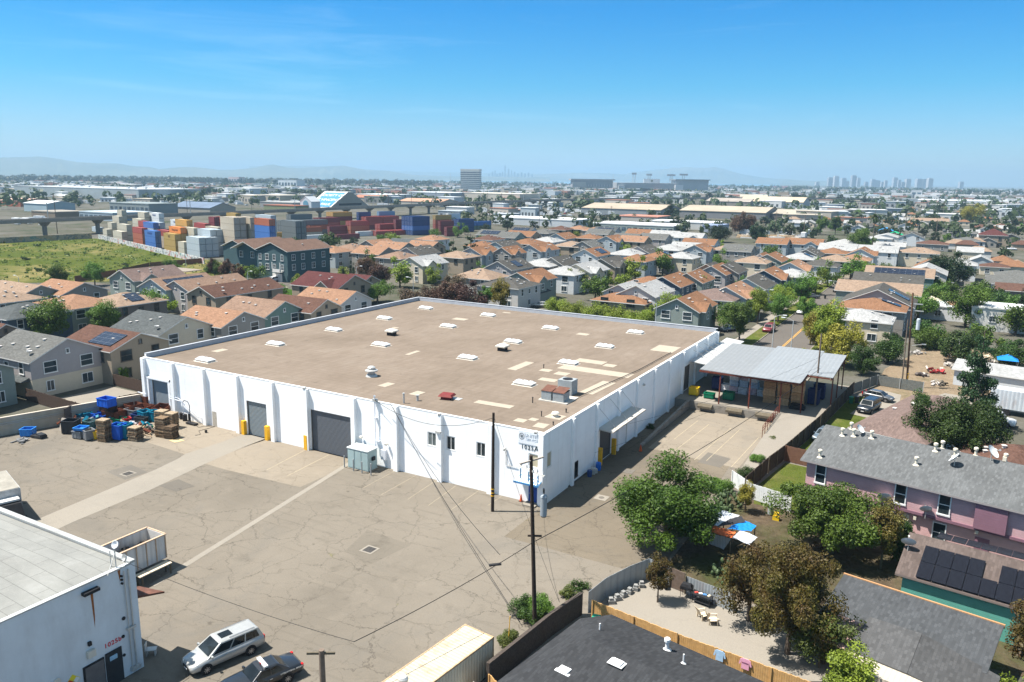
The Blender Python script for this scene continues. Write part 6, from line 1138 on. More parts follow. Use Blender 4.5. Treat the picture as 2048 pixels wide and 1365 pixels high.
def car(kind, x, y, rz, m, label, cat="car", name="parked_car", detail=True, group=None, sc=1.0, z=0.0, dup=None):
 Lc, st, cb, ax, wagon = PROF[kind]; t = thing(name, label, cat, (x, y, z), rz, group, sc)
 k = MB(); rings = []
 for (px, zt, hw) in st:
  zs = .30 if 0 < px < Lc else .38; rings.append([(px, s*w_, z_) for s, w_, z_ in ((-1, hw*.86, zs), (-1, hw*.98, zs+.12), (-1, hw, (zs+zt)/2+.05), (-1, hw*.95, zt-.05), (-1, hw*.80, zt), (1, 0, zt+.03), (1, hw*.80, zt), (1, hw*.95, zt-.05), (1, hw, (zs+zt)/2+.05), (1, hw*.98, zs+.12), (1, hw*.86, zs))])
 nn = len(rings[0]); i0 = k.add([p for r_ in rings for p in r_])
 for j in range(len(rings)-1):
  for i in range(nn): k.f.append((i0+j*nn+i, i0+(j+1)*nn+i, i0+(j+1)*nn+(i+1) % nn, i0+j*nn+(i+1) % nn)); k.m.append(0)
 k.f.append(tuple(i0+i for i in range(nn))); k.m.append(0); k.f.append(tuple(i0+(len(rings)-1)*nn+i for i in reversed(range(nn)))); k.m.append(0)
 b = k.build("body", m, t, smooth=True)
 a0, a1, a2, a3, zb, zr, wb, wr = cb
 k = MB(); mid = (a1+a2)/2
 base = [(a0, -wb, zb-.06), (a3, -wb*.97, zb-.02), (a3, wb*.97, zb-.02), (a0, wb, zb-.06)]; topp = [(a1, -wr, zr-.05), (a2, -wr*.98, zr-.04), (a2, wr*.98, zr-.04), (a1, wr, zr-.05)]
 k.hexa(base+topp); k.hexa([topp[0], topp[1], topp[2], topp[3], (a1+.12, -wr*.8, zr+.0), (a2-.12, -wr*.8, zr), (a2-.12, wr*.8, zr), (a1+.12, wr*.8, zr)])
 cbn = k.build("cabin", m, t)
 if detail: bv = cbn.modifiers.new("b", 'BEVEL'); bv.width = .03; bv.segments = 2; bv.limit_method = 'ANGLE'; bv.angle_limit = R(20)
 V = Vector
 def gl(q, u0, u1, v0, v1, nm, off=.012):
  A, B, C, D = [V(p) for p in q]; f = lambda u, v: (A*(1-u)+B*u)*(1-v)+(D*(1-u)+C*u)*v; n = (B-A).cross(D-A).normalized()*off
  ps = [f(u0, v0), f(u1, v0), f(u1, v1), f(u0, v1)]; MB().hexa([p-n for p in ps]+[p+n for p in ps]).build(nm, M_AUTOG, t)
 gl((base[3], base[0], topp[0], topp[3]), .07, .93, .16, .93, "windshield"); gl((base[1], base[2], topp[2], topp[1]), .1, .9, .2, .88, "rear_window")
 spl = [(.06, .36), (.39, .64), (.67, .93)] if wagon else [(.12, .50), (.53, .86)]
 for s, q in ((1, (base[0], base[1], topp[1], topp[0])), (-1, (base[2], base[3], topp[3], topp[2]))):
  for u0, u1 in spl:
   if s < 0: u0, u1 = 1-u1, 1-u0
   gl(q, u0, u1, .2, .88, "side_window")
 tm, rm_ = wheel_mesh(); hw = st[3][2]
 for xx in ax:
  for s in (-1, 1):
   w_ = link("wheel", tm, t, (xx, s*(hw-.085), .33), 0 if s < 0 else math.pi); link("rim", rm_, w_)
   if detail: MB().cyl((xx, s*(hw-.03), .36), (xx, s*(hw+.004), .36), .40, n=18).build("wheel_arch", M_BLK, t)
 if detail:
  for s in (-1, 1):
   MB().hexa([(-.02, s*.45, .6), (.14, s*.8, .62), (.16, s*.8, .75), (.0, s*.45, .73), (.02, s*.45, .6), (.20, s*.82, .62), (.22, s*.82, .77), (.06, s*.45, .75)]).build("headlight", M_HEAD, t)
   MB().box(Lc-.13, Lc+.01, min(s*.68, s*.88), max(s*.68, s*.88), .72, 1.02 if wagon else .88).build("tail_light", M_TAIL, t)
   MB().obox((a0+.32, s*(wb+.12), zb+.06), (.12, .22, .15), .2*s).build("mirror", m, t)
   for xx in ((a0+1.25), (a0+2.15)): MB().box(xx, xx+.16, min(s*(hw-.02), s*(hw+.012)), max(s*(hw-.02), s*(hw+.012)), zb-.17, zb-.14).build("door_handle", M_ALLOY, t)
  MB().box(-.03, .04, -.42, .42, .44, .62).build("grille", M_BLK, t); MB().box(-.045, -.02, -.2, .2, .40, .50).build("number_plate", M_PLATE, t); MB().box(Lc, Lc+.02, -.2, .2, .55, .67).build("number_plate", M_PLATE, t)
 return t
def facing(px0, py0, px1, py1): a = G(px0, py0); b = G(px1, py1); return a, b, math.atan2(b[1]-a[1], b[0]-a[0])
SILV = carpaint((.40, .40, .38), .25); BLKC = carpaint((.010, .012, .016)); WHC = carpaint((.62, .63, .64)); DKRED = carpaint((.16, .012, .018)); GREYC = carpaint((.09, .095, .10), .2); BLUEC = carpaint((.12, .16, .2), .3)
mv = car('minivan', -7.65, -36.0, R(74.5), SILV, "silver minivan with a sunroof parked at the corner of the low white building", "minivan", "minivan")
MB().box(2.3, 3.1, -.36, .36, 1.715, 1.732).build("sunroof", M_AUTOG, mv)
for s in (-1, 1): MB().cyl((2.7, s*.62, 1.76), (4.5, s*.62, 1.76), .018).build("roof_rail", M_ALLOY, mv)
pc = car('sedan', -3.55, -36.7, R(70), BLKC, "black patrol sedan with a white roof light bar and an open front door", "police car", "patrol_car")
lb = MB().box(2.6, 2.85, -.62, .62, 1.46, 1.58).build("light_bar", paint((.66, .66, .66), .4, .05), pc); MB().box(2.58, 2.62, -.1, .1, 1.48, 1.56).build("red_lamp", M_TAIL, lb)
dr = MB().hexa([(0, 0, .32), (1.1, 0, .32), (1.1, .06, .32), (0, .06, .32), (0, .02, .94), (1.15, .02, .94), (1.15, .07, .94), (0, .07, .94)]).build("open_door", BLKC, pc, (1.75, .0, 0)); dr.location = (1.72, -.97, 0); dr.rotation_euler = (0, 0, R(-58))
MB().hexa([(.1, .03, .94), (1.1, .03, .94), (1.1, .05, .94), (.1, .05, .94), (.55, .05, 1.36), (1.05, .05, 1.36), (1.05, .07, 1.36), (.55, .07, 1.36)]).build("door_window", M_AUTOG, dr)
for s in (1, -1): text("INTERNATIONAL SECURITY", .13, (4.3, s*.955, .80), (R(90), 0, 0 if s < 0 else math.pi), M_PLATE, pc, "lettering", .004)
for kind, px, py, rz, m, lab, cat in [('suv', 1724, 829, 76, BLKC, "black pickup-style utility vehicle parked on the lawn driveway", "car"), ('hatch', 1786, 806, 166, GREYC, "grey hatchback parked beyond the black utility vehicle", "car"),
 ('suv', 2031, 856, 170, WHC, "white minivan at the right edge beyond the big tree", "car"), ('suv', 1905, 700, 80, WHC, "white utility vehicle parked by the garage of the dirt lot", "car"), ('hatch', 1928, 745, 85, SILV, "silver hatchback half hidden by the conifer", "car"),
 ('hatch', 1636, 887, 80, BLUEC, "dark blue car standing between the lawn and the pink block", "car"), ('suv', 1532, 667, 88, DKRED, "dark red car parked at the left kerb of the street", "car"), ('hatch', 1443, 664, 60, BLUEC, "blue-grey car in the driveway behind the warehouse corner", "car"), ('hatch', 1599, 630, 86, WHC, "white car on the street behind the leafy trees", "car"),
 ('suv', 1672, 586, 88, BLKC, "black car parked at the far left kerb of the street", "car"), ('sedan', 1602, 597, 30, GREYC, "dark sedan in the driveway among the street trees", "car"), ('minivan', 533, 567, 100, WHC, "white van parked before the tall teal house", "van"), ('suv', 1360, 543, 0, WHC, "white truck between the pale houses mid tract", "car"),
 ('hatch', 1063, 614, 20, SILV, "silver car behind the far parapet", "car"), ('sedan', 1780, 655, 90, GREYC, "grey car under trees right of the golden trees", "car"), ('sedan', 2010, 500, 10, WHC, "white car at a kerb in the old neighbourhood", "car")]:
 x, y = G(px, py); car(kind, x, y, R(rz), m, lab, cat, detail=py > 780)
tag(MB().hexa([(-.22, -.22, .05), (.22, -.22, .05), (.22, .22, .05), (-.22, .22, .05), (-.29, -.33, 1.0), (.29, -.33, 1.0), (.29, .33, 1.0), (-.29, .33, 1.0)]).box(-.3, .3, -.35, .35, 1.0, 1.08).build("wheelie_bin", M_PK, None, (*G(1650, 598), 0)), "black wheelie bin on the kerb behind the street lamp", "wheelie bin")
# the low white building 1025b at the lower left
nb = thing("workshop_building", "low white building with a pale felt roof and 1025b in red", "building", (-10.72, -36.9, 0))
ZH = 7.55
M_W2 = paint((.60, .64, .67), .8, .10, .5, dirt=.22, name="weathered_white")
b = MB(); b.box(-.3, 0, -30, 0, 0, ZH); b.box(-34, -.3, -.3, 0, 0, ZH); b.build("wall", M_W2, nb)
m, nt, bb, o = nodes("felt_roof"); v = coord(nt); n1 = noise(nt, v, .25, 6, .65); n2 = noise(nt, v, 3, 4, .7)
br = N(nt, "ShaderNodeTexBrick"); br.inputs["Scale"].default_value = 1; br.inputs["Brick Width"].default_value = 3.2; br.inputs["Row Height"].default_value = .95; br.inputs["Mortar Size"].default_value = .02; br.offset = .37
br.inputs["Color1"].default_value = (0, 0, 0, 1); br.inputs["Color2"].default_value = (.16, .16, .16, 1); br.inputs["Mortar"].default_value = (.85, .85, .85, 1); L(nt, v, br.inputs["Vector"])
c = ramp(nt, n1.outputs[0], [(.3, (.17, .17, .155)), (.6, (.23, .23, .21)), (.8, (.30, .30, .28))]); c = mix(nt, br.outputs[0], c, (.10, .10, .09)); c = mix(nt, ramp(nt, n2.outputs[0], [(.3, .25), (.5, 0)]), c, (.3, .29, .27)); c = mix(nt, ramp(nt, n1.outputs[0], [(.69, 0), (.7, .9)]), c, (.72, .73, .74))
L(nt, c, bb.inputs["Base Color"]); bb.inputs["Roughness"].default_value = .9; M_FELT = m
k = MB(); e = [(-34, -.35), (-.3, -.35), (-.3, -30), (-34, -30)]
i = k.add([(-34, -.36, ZH-.12), (-.02, -.36, ZH-.02), (-.02, -30, ZH-.02), (-34, -30, ZH-.12), (-11, -7, ZH+.75), (-11, -30, ZH+.75), (-34, -7, ZH+.75)])
for f in ((0, 1, 4, 6), (1, 2, 5, 4), (6, 4, 5, 3)): k.f.append(tuple(i+t for t in f)); k.m.append(0)
k.build("roof", M_FELT, nb)
k = MB(); k.box(-34, .04, -.36, .03, ZH+.001, ZH+.16); k.box(-.06, .05, -30, -.36, ZH-.05, ZH+.03); k.build("roof_edge", paint((.36, .37, .36), .5, .2, 1.5, dirt=.35, name="edge_felt"), nb)
M_RST = paint((.30, .11, .035), .9, .5, 3, name="rust_streak")
k = MB(); k.face([(.004, -3.05, 6.88), (.004, -2.88, 6.88), (.004, -2.90, 5.2), (.004, -2.98, 4.4)]); k.face([(.004, -1.2, 7.45), (.004, -1.0, 7.45), (.004, -1.08, 6.6)]); k.build("rust_stain", M_RST, nb)
k = MB(); k.cyl((.1, -.55, .2), (.1, -.55, 7.3), .05).cyl((.1, -.85, .3), (.1, -.85, 7.3), .035); k.box(.0, .2, -1.0, -.4, 3.2, 3.35).box(0, .25, -.95, -.35, .25, .5); k.build("conduit", M_GALV, nb)
MB().cyl((.22, -10.5, .2), (.22, -10.5, 7.1), .1).build("downpipe", paint((.40, .38, .34), .6, .2), nb)
for y_, z_, s in ((-1.1, 4.1, .12), (-1.25, 2.9, .11), (-1.3, 1.6, .1), (-1.55, 2.2, .07)): MB().cyl((0, y_, z_), (.06, y_, z_), s, n=12).build("wall_flange", M_BLK, nb)
for z_ in (7.0, 6.75, 6.5): MB().cyl((0, -1.0, z_), (.12, -1.0, z_), .07).build("insulator", M_BLK, nb)
MB().box(0, .35, -3.6, -2.6, 6.9, 7.1).build("floodlight", M_BLK, nb); MB().box(0, .25, -3.7, -3.2, 2.75, 3.2).build("alarm_box", M_HOOD, nb)
MB().box(0, .16, -3.55, -3.35, 3.5, 3.75).build("alarm_bell", M_BLK, nb); MB().cyl((0, -5.6, 2.3), (.12, -5.6, 2.3), .22, n=12).build("vent_cowl", M_HOOD, nb)
M_BD = paint((.03, .032, .035), .7, .2, 2, name="black_door")
MB().box(.0, .09, -4.0, -2.65, 0, 2.25).build("door_frame", M_BLK, nb)
d1 = MB().box(.0, .05, -3.9, -2.7, 0.0, 2.15).build("door", paint((.14, .125, .12), .7, .2, 2), nb); d1.location = (.06, 0, 0); d1["label"] = "grey-brown door with a black frame"
d2 = MB().box(.0, .06, -2.55, -1.45, 0, 2.35).build("door", M_BD, nb); d2.location = (.02, 0, 0); d2["label"] = "black door with a small blue and white notice"
MB().box(.07, .10, -2.3, -1.8, 1.75, 2.05).build("notice", paint((.30, .48, .62), .6, .3, 12, name="notice_blue"), d2)
k = MB(); k.T = Matrix.Translation((.02, -4.65, 1.75)) @ Matrix.Rotation(R(45), 4, 'X')
for mi, (u, v_) in enumerate(((-.3, -.3), (0, -.3), (-.3, 0), (0, 0))): k.box(0, .02, u+.01, u+.29, v_+.01, v_+.29, mi)
k.box(-.012, .005, -.32, .32, -.32, .32, 3); k.build("hazard_diamond", [paint((.02, .06, .35), .6), paint((.7, .7, .7), .6, .1, 3), paint((.5, .03, .02), .6), paint((.75, .62, .05), .6, .1, 4)], nb)
text("1025b", .42, (.012, -1.95, 2.85), (R(90), 0, R(90)), paint((.55, .02, .03), .7, .1, name="red_number"), nb, "house_number", .008, spacing=1.15, extra=.008)
ms = MB().cyl((0, 0, 0), (0, 0, 1.5), .04).cyl((-.35, -.1, 0), (-.35, -.1, 1.1), .03).cyl((0, 0, 1.0), (.5, -.9, .0), .025).build("aerial_mast", M_GALV, nb, (-.25, -1.1, ZH))
d = MB().lathe((0, 0, 0), [(.04, -.12), (.2, -.04), (.25, .1), (.23, .1), (.02, -.04)], 14).build("antenna_dish", paint((.6, .62, .64), .4, .1), nb, (-.2, -1.0, ZH+1.55)); d.rotation_euler = (R(60), R(20), 0)
d = MB().lathe((0, 0, 0), [(.05, -.1), (.2, -.03), (.24, .08), (.02, -.02)], 12).build("antenna_dish", M_GALV, nb, (-.05, -.6, ZH+.5)); d.rotation_euler = (R(70), R(-20), 0)
aw = MB().hexa([(-2.0, .03, 4.9), (-.1, .03, 4.9), (.35, 1.7, 4.6), (-2.0, 1.5, 4.4), (-2.0, .03, 5.05), (-.1, .03, 5.05), (.35, 1.7, 4.72), (-2.0, 1.5, 4.52)]).build("rusty_awning", M_RUST, nb)
tag(MB().box(-.35, .35, -.25, .25, .42, .47).box(-.3, -.25, -.2, .2, 0, .42).box(.25, .3, -.2, .2, 0, .42).box(-.35, -.3, -.25, .25, .42, .9).build("broken_chair", M_GALV, None, (*G(303, 1310), 0), R(40)), "folded metal chair in the shade by the corner of the low white building", "chair")
tr_ = thing("tipping_trailer", "open white high-sided tipping trailer loaded with scrap behind the low building", "trailer", (-17.0, -31.0, 0), R(0))
xa, ya = G(*((840/2.926), 965+560/2.926)), G(984/2.926, 965+495/2.926)
M_TRW = ribbed((.58, .57, .55), 'x', .7, .6, 0, .22, name="trailer_panel", rust=(.22, .12, .07))
gq = G(336, 1134); tr_.location = (gq[0]-2.3, gq[1], 0); tr_.rotation_euler = (0, 0, R(90))
k = MB(); k.box(-6.2, 0, -2.3, -2.22, .9, 2.9).box(-6.2, 0, .0, .08, .9, 2.9).box(-.08, 0, -2.22, .0, .9, 2.9).box(-6.2, -6.12, -2.22, 0, .9, 2.9).box(-6.2, 0, -2.22, 0, .8, .9); k.build("box", M_TRW, tr_)
k = MB()
for i in range(8): k.box(-6.2+i*.87, -6.12+i*.87, -2.36, -2.3, .9, 2.9).box(-6.2+i*.87, -6.12+i*.87, .08, .14, .9, 2.9)
for i in range(4): k.box(0, .06, -2.2+i*.7, -2.12+i*.7, .9, 2.9)
k.box(-6.25, .06, -2.38, -2.2, 2.9, 2.98).box(-6.25, .06, -.02, .16, 2.9, 2.98).box(-.04, .08, -2.3, .1, 2.9, 2.98); k.build("ribs", paint((.50, .36, .25), .7, .3, 3, name="rusty_rail"), tr_)
MB().hexa([(-4.6, -2.395, 1.2), (-3.4, -2.395, 1.2), (-3.4, -2.37, 1.2), (-4.6, -2.37, 1.2), (-4.3, -2.395, 2.2), (-3.2, -2.395, 2.2), (-3.2, -2.37, 2.2), (-4.3, -2.37, 2.2)]).build("green_emblem", paint((.08, .2, .035), .6, .2, 5), tr_)
for xx in (-5.2, -4.1): MB().cyl((xx, -2.2, .5), (xx, -1.9, .5), .5, n=16).build("wheel", M_TYRE, tr_); MB().cyl((xx, -.4, .5), (xx, -.1, .5), .5, n=16).build("wheel", M_TYRE, tr_)
MB().box(-6.2, 0, -1.6, -.6, .45, .8).build("chassis", M_BLK, tr_)
k = MB()
for i in range(40): k.obox((rnd.uniform(-5.6, -.6), rnd.uniform(-1.9, -.35), rnd.uniform(1.5, 2.1)), (rnd.uniform(.3, .8), rnd.uniform(.3, .7), rnd.uniform(.2, .5)), rnd.uniform(0, 3), rnd.uniform(-.6, .6), rnd.uniform(-.6, .6), i % 2)
tag(k.build("scrap_load", [paint((.03, .03, .032), .8, .3, 3), paint((.14, .11, .09), .8, .3, 3)], None, (gq[0]-2.3, gq[1], 0), R(90)), "dark bags and scrap filling the open trailer", "scrap load")
wbn = thing("workbench", "rough wooden workbench beside the open trailer", "workbench", (*G(308, 1160), 0), R(90))
MB().box(-1.4, 1.5, -.35, .35, .88, .95).build("top", M_CH, wbn)
for xx in (-1.2, 1.35):
 for yy in (-.3, .3): MB().box(xx-.05, xx+.05, yy-.05, yy+.05, 0, .88).build("leg", M_WOODD, wbn)
lo = thing("box_truck", "old grey box truck half hidden behind the low white building", "truck", (-46.3, -30.2, 0), R(-17))
lo.location = (*G(22, 1052), 0)
MB().box(-6.5, -.7, -1.2, 1.2, 1.0, 3.2).build("box", paint((.40, .42, .43), .7, .35, 1.5, dirt=.5, name="truck_box"), lo); MB().box(-6.45, -.75, -1.15, 1.15, 3.2, 3.24).build("roof_panel", paint((.28, .26, .22), .8, .3, 1), lo)
MB().hexa([(-.6, -1.05, .6), (1.5, -1.0, .6), (1.5, 1.0, .6), (-.6, 1.05, .6), (-.6, -1.0, 2.3), (.5, -.95, 2.2), (.5, .95, 2.2), (-.6, 1.0, 2.3)]).build("cab", M_BLK, lo); MB().box(-.9, .2, -.9, .9, 2.32, 2.5).build("white_frame", M_VWH, lo)
for xx in (-5, .7):
 for yy in (-1.1, 1.1): MB().cyl((xx, yy-.12, .45), (xx, yy+.12, .45), .45, n=14).build("wheel", M_TYRE, lo)
co = thing("storage_container", "long cream shipping container with rust-streaked roof at the bottom edge", "shipping container", (7.2, -25.3, 0), R(10))
x0 = G(930, 1249, 2.6); x1 = G(988, 1273, 2.6); x2 = G(763, 1365, 2.6); a = math.atan2(x0[1]-x2[1], x0[0]-x2[0])-math.pi/2; co.location = (x0[0], x0[1], 0); co.rotation_euler = (0, 0, a)
M_CW = ribbed((.56, .51, .39), 'y', .28, .55, 0, .10, depth=.04, name="container_cream", rust=(.28, .13, .05)); M_CWT = ribbed((.46, .41, .30), 'y', .28, .6, 0, .22, depth=.03, name="container_roof", rust=(.24, .10, .03))
MB().box(0, 2.44, -12.2, 0, .1, 2.55).build("box", M_CW, co); MB().box(.02, 2.42, -12.18, -.02, 2.552, 2.6).build("roof", M_CWT, co)
k = MB()
for xx in (0, 2.3):
 for yy in (-12.22, -.12): k.box(xx-.01, xx+.15, yy, yy+.14, 0, 2.63)
k.box(0, 2.44, -.1, .01, 2.5, 2.62).box(-.01, .08, -12.2, 0, 2.5, 2.62).box(2.36, 2.45, -12.2, 0, 2.5, 2.62); k.build("corner_castings", paint((.42, .30, .18), .8, .5, 4, name="cast_rust"), co)
MB().lathe((0, 0, 0), [(.32, 0), (.2, .06), (.2, .3), (.3, .34), (.3, .5), (.22, .62), (.02, .66)], 16).build("ventilator", M_GALV, co, (1.25, -7.2, 2.6))
tag(MB().hexa([(0, 0, 0), (.8, 0, 0), (.8, .05, 0), (0, .05, 0), (0, .5, 1.3), (.8, .5, 1.3), (.8, .55, 1.3), (0, .55, 1.3)]).build("white_board", M_VWH, None, (9.4, -28.9, 0), R(-60)), "white board leaning beside the cream container", "board")
M_PW = paint((.42, .37, .29), .9, .15, .4, dirt=.3, name="rendered_wall")
pw = thing("perimeter_wall", "long beige rendered wall between the yard and the tract houses", "wall", (-61.9, .2, 0))
a = Vector(G(0, 873)); b_ = Vector((-61.9, .2)); d = a-b_; dir_ = d.normalized(); ang = math.atan2(d.y, d.x); pw.rotation_euler = (0, 0, ang)
k = MB().box(0, 24, -.12, .12, 0, 2.25).build("wall_panel", M_PW, pw); MB().box(-.02, 24, -.17, .17, 2.25, 2.34).build("coping", paint((.50, .44, .36), .9, .1), pw)
for i in range(6): MB().box(1.6+i*4.0, 1.9+i*4.0, -.2, .2, 0, 2.249).build("pier", M_PW, pw)
side = 1 if True else -1
MB().cyl((.2, .24, 1.75), (23, .24, 1.6), .035).cyl((.2, .24, 1.55), (23, .24, 1.4), .03).build("pipe", M_GALV, pw)
pw2 = MB().box(-62.6, -61.7, .6, 3.4, 0, 2.6).build("utility_enclosure", paint((.55, .50, .42), .9, .1)); tag(pw2, "cream block enclosure behind the warehouse's left corner", "enclosure")
ec = thing("electrical_cabinet", "large pale blue-grey electrical cabinet between the big roller door and the wall posts", "electrical cabinet", (-22.0, -1.5, 0))
M_EC = paint((.34, .45, .45), .5, .12, 2, dirt=.2, name="cabinet_paint"); MB().box(-1.5, 1.35, -.75, .85, .08, 2.35).build("body", M_EC, ec); MB().box(-1.58, 1.42, -.83, .9, 2.352, 2.46).build("roof", paint((.62, .66, .65), .5, .15, 2, dirt=.2), ec); MB().box(-1.6, 1.5, -.9, .95, 0, .08).build("plinth", M_CONC, ec)
for xx in (-1.42, -.45, .5): MB().box(xx, xx+.86, -.79, -.752, .2, 2.25).build("door", M_EC, ec)
MB().box(1.352, 1.55, -.1, .35, 1.2, 1.6).build("switch_box", M_BLK, ec)
for i, (px, py) in enumerate(((689, 935), (707, 942), (724, 947), (742, 951), (802, 942))):
 x, y = G(px, py); tag(MB().cyl((0, 0, 0), (0, 0, 1.35 if i < 4 else .9), .07, n=10).build("bollard", paint((.30, .31, .31), .6, .2, 3, dirt=.3, name="bollard_steel"), None, (x, y, 0)), ("grey steel bollard, %s of the four before the electrical cabinet" % ("leftmost", "second", "third", "rightmost")[i]) if i < 4 else "short grey stub post at the wall right of the cabinet", "bollard")
for px, py, lab in ((256, 948, "square iron drain grate in the left part of the yard"), (739, 1100, "square iron drain grate in the middle of the yard"), (1203, 996, "square manhole cover patch in the alley"), (1256, 943, "square drain cover in the warehouse shadow")):
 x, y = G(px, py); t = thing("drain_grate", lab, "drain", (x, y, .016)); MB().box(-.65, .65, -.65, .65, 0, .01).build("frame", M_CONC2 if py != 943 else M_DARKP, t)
 k = MB(); k.box(-.45, .45, -.45, .45, .011, .016, 0)
 if px < 1000:
  for i in range(9): k.box(-.43+i*.1, -.39+i*.1, -.44, .44, .017, .03, 1)
 else: k = MB().cyl((0, 0, .011), (0, 0, .02), .3, n=18, mi=0)
 k.build("grating", [M_BLK, paint((.12, .11, .10), .8, .3)] if px < 1000 else M_DARKP, t)
def cone(px, py, lab, r=.16, h=.75):
 x, y = G(px, py); t = thing("traffic_cone", lab, "traffic cone", (x, y, 0)); mo = paint((.60, .09, .02), .6, .1, 3, name="cone_orange")
 MB().box(-.19, .19, -.19, .19, 0, .04).build("base", M_BLK, t); MB().cyl((0, 0, .04), (0, 0, h), r, .04, 12).build("cone", mo, t)
cone(1042, 1003, "faded orange cone at the wall left of the blue door"); cone(1281, 903, "orange cone in the shadow near the dark roller door", .2, .8)
t = thing("delineator_post", "orange bollard post on a black base at the warehouse's front corner", "post", (*G(1087, 1034), 0)); MB().cyl((0, 0, 0), (0, 0, .06), .24, n=14).build("base", M_BLK, t); MB().cyl((0, 0, .06), (0, 0, 1.2), .07, n=10).build("post", paint((.60, .09, .02), .6, .1, 3), t)
tag(MB().lathe((0, 0, 0), [(.27, 0), (.3, .3), (.27, .33), (.3, .36), (.3, .85), (.26, .9), (.2, .9)], 16).build("barrel", P((.01, .14, .55), "barrel_blue"), None, (.75, 11.9, 0)), "bright blue plastic barrel beside the yellow door guard", "barrel")
tag(MB().lathe((0, 0, 0), [(.25, 0), (.28, .7), (.2, .75)], 14).build("barrel", P((.02, .06, .2), "barrel_dark"), None, (.7, 9.6, 0)), "dark blue tub at the foot of the warehouse side wall", "barrel")
tag(MB().obox((0, 0, .35), (.5, .45, .7), .3).obox((.1, .4, .25), (.45, .4, .5), .8).cyl((0, 0, .7), (.1, .1, 1.5), .02).build("cleaning_gear", paint((.5, .48, .44), .8, .3, 4), None, (.7, 10.5, 0)), "pale bundle with a broom handle between the blue barrels", "bundle")
J = lambda a, b_: (90+a/5.851, 760+b_/5.851)
M_RB = paint((.17, .055, .03), .9, .45, 2.5, name="rusty_bin_steel"); M_PAL = [paint(c, .95, .35, 5, name="pallet_wood") for c in ((.22, .15, .09), (.30, .21, .13), (.36, .28, .19), (.14, .095, .06))]
def jb(a, b_, s, m, lab, rz=.3, z=0.0, nm="waste_bin", cat="bin", dz=0): x, y = G(*J(a, b_), z+dz); return crate(nm, x, y, z, s, m, lab, cat, rz=rz, group=None)
def skip(a, b_, s, m, lab, rz=.0, z=0.0, tilt=.0):
 x, y = G(*J(a, b_), z); w_, d_, h = s; t_ = .04; k = MB()
 for q in ([(-w_/2, -d_/2, .1), (w_/2, -d_/2, .1), (w_/2, -d_/2+t_, .1), (-w_/2, -d_/2+t_, .1), (-w_/2, -d_/2-.25, h), (w_/2, -d_/2-.25, h), (w_/2, -d_/2-.21, h), (-w_/2, -d_/2-.21, h)], [(-w_/2, d_/2-t_, .1), (w_/2, d_/2-t_, .1), (w_/2, d_/2, .1), (-w_/2, d_/2, .1), (-w_/2, d_/2-t_, h), (w_/2, d_/2-t_, h), (w_/2, d_/2, h), (-w_/2, d_/2, h)],
              [(-w_/2, -d_/2, .1), (-w_/2+t_, -d_/2, .1), (-w_/2+t_, d_/2, .1), (-w_/2, d_/2, .1), (-w_/2, -d_/2-.25, h), (-w_/2+t_, -d_/2-.25, h), (-w_/2+t_, d_/2, h), (-w_/2, d_/2, h)], [(w_/2-t_, -d_/2, .1), (w_/2, -d_/2, .1), (w_/2, d_/2, .1), (w_/2-t_, d_/2, .1), (w_/2-t_, -d_/2-.25, h), (w_/2, -d_/2-.25, h), (w_/2, d_/2, h), (w_/2-t_, d_/2, h)]): k.hexa(q)
 k.box(-w_/2, w_/2, -d_/2, d_/2, .06, .1); o = k.build("scrap_hopper", m, None, (x, y, z), rz); o.rotation_euler = (tilt, 0, rz); return tag(o, lab, "hopper", "rusty steel hoppers in front of the left roller door")
skip(960, 420, (2.0, 1.5, 1.2), M_RB, "rusty steel hopper at the left end of its row", .1); skip(1050, 400, (1.8, 1.5, 1.5), M_RB, "rusty steel hopper, second in the row by the roller door", -.1); skip(1165, 395, (2.1, 1.6, 1.2), M_RB, "rusty steel hopper in the middle of the row", .2)
skip(1215, 340, (2.1, 1.6, 2.1), M_RB, "highest rusty hopper, close to the grey roller door", .0); skip(1270, 430, (1.9, 1.6, 1.2), M_RB, "rusty hopper in front of the roller door's right side", -.2); skip(1390, 430, (1.9, 1.6, 1.6), M_RB, "rightmost rusty hopper, tipped against its neighbour", .3, 0, .15)
skip(820, 480, (2.3, 1.6, 1.5), M_RB, "big rusty hopper in the middle of the bins", .1); skip(760, 455, (1.5, 1.4, 2.2), paint((.05, .03, .025), .9, .3, 3, name="dark_rust"), "tall dark crate carrying the topmost blue bin", .1)
jb(735, 400, (1.9, 1.4, 1.2), M_PB, "bright blue bin on top of the tall dark crate", .1, 2.25, dz=-1.0)
jb(430, 490, (.6, 1.0, 1.2), M_PT, "teal bin at the left near the wall", .2); jb(500, 480, (.9, 1.0, 1.2), M_PT, "teal bin second from the left at the wall", -.2); jb(590, 470, (1.5, 1.2, 1.1), M_PB, "blue bin with a pale board in it", .1); jb(670, 490, (1.4, 1.2, 1.0), M_PB, "low blue bin left of the rusty hopper", .3); jb(680, 430, (1.3, 1.1, 1.4), M_PT, "dark teal bin behind the blue ones", .0)
jb(315, 620, (1.7, 1.5, 1.7), M_PK, "large black tilted bin, leftmost of the heap", .5); jb(415, 680, (1.3, 1.2, 1.0), M_PGR, "grey bin under a blue lid", .2); jb(425, 590, (1.3, 1.2, .45), M_PLB, "slanted blue bin lid on the grey bin", .35, 1.05, "bin_lid", "bin lid"); jb(520, 700, (1.1, 1.1, 1.3), M_PGR, "grey tub left of the yellow drum", -.2); jb(540, 590, (1.4, 1.2, 1.3), P((.05, .12, .12), "dark_green_plastic"), "dark green bin holding a white roll", .2)
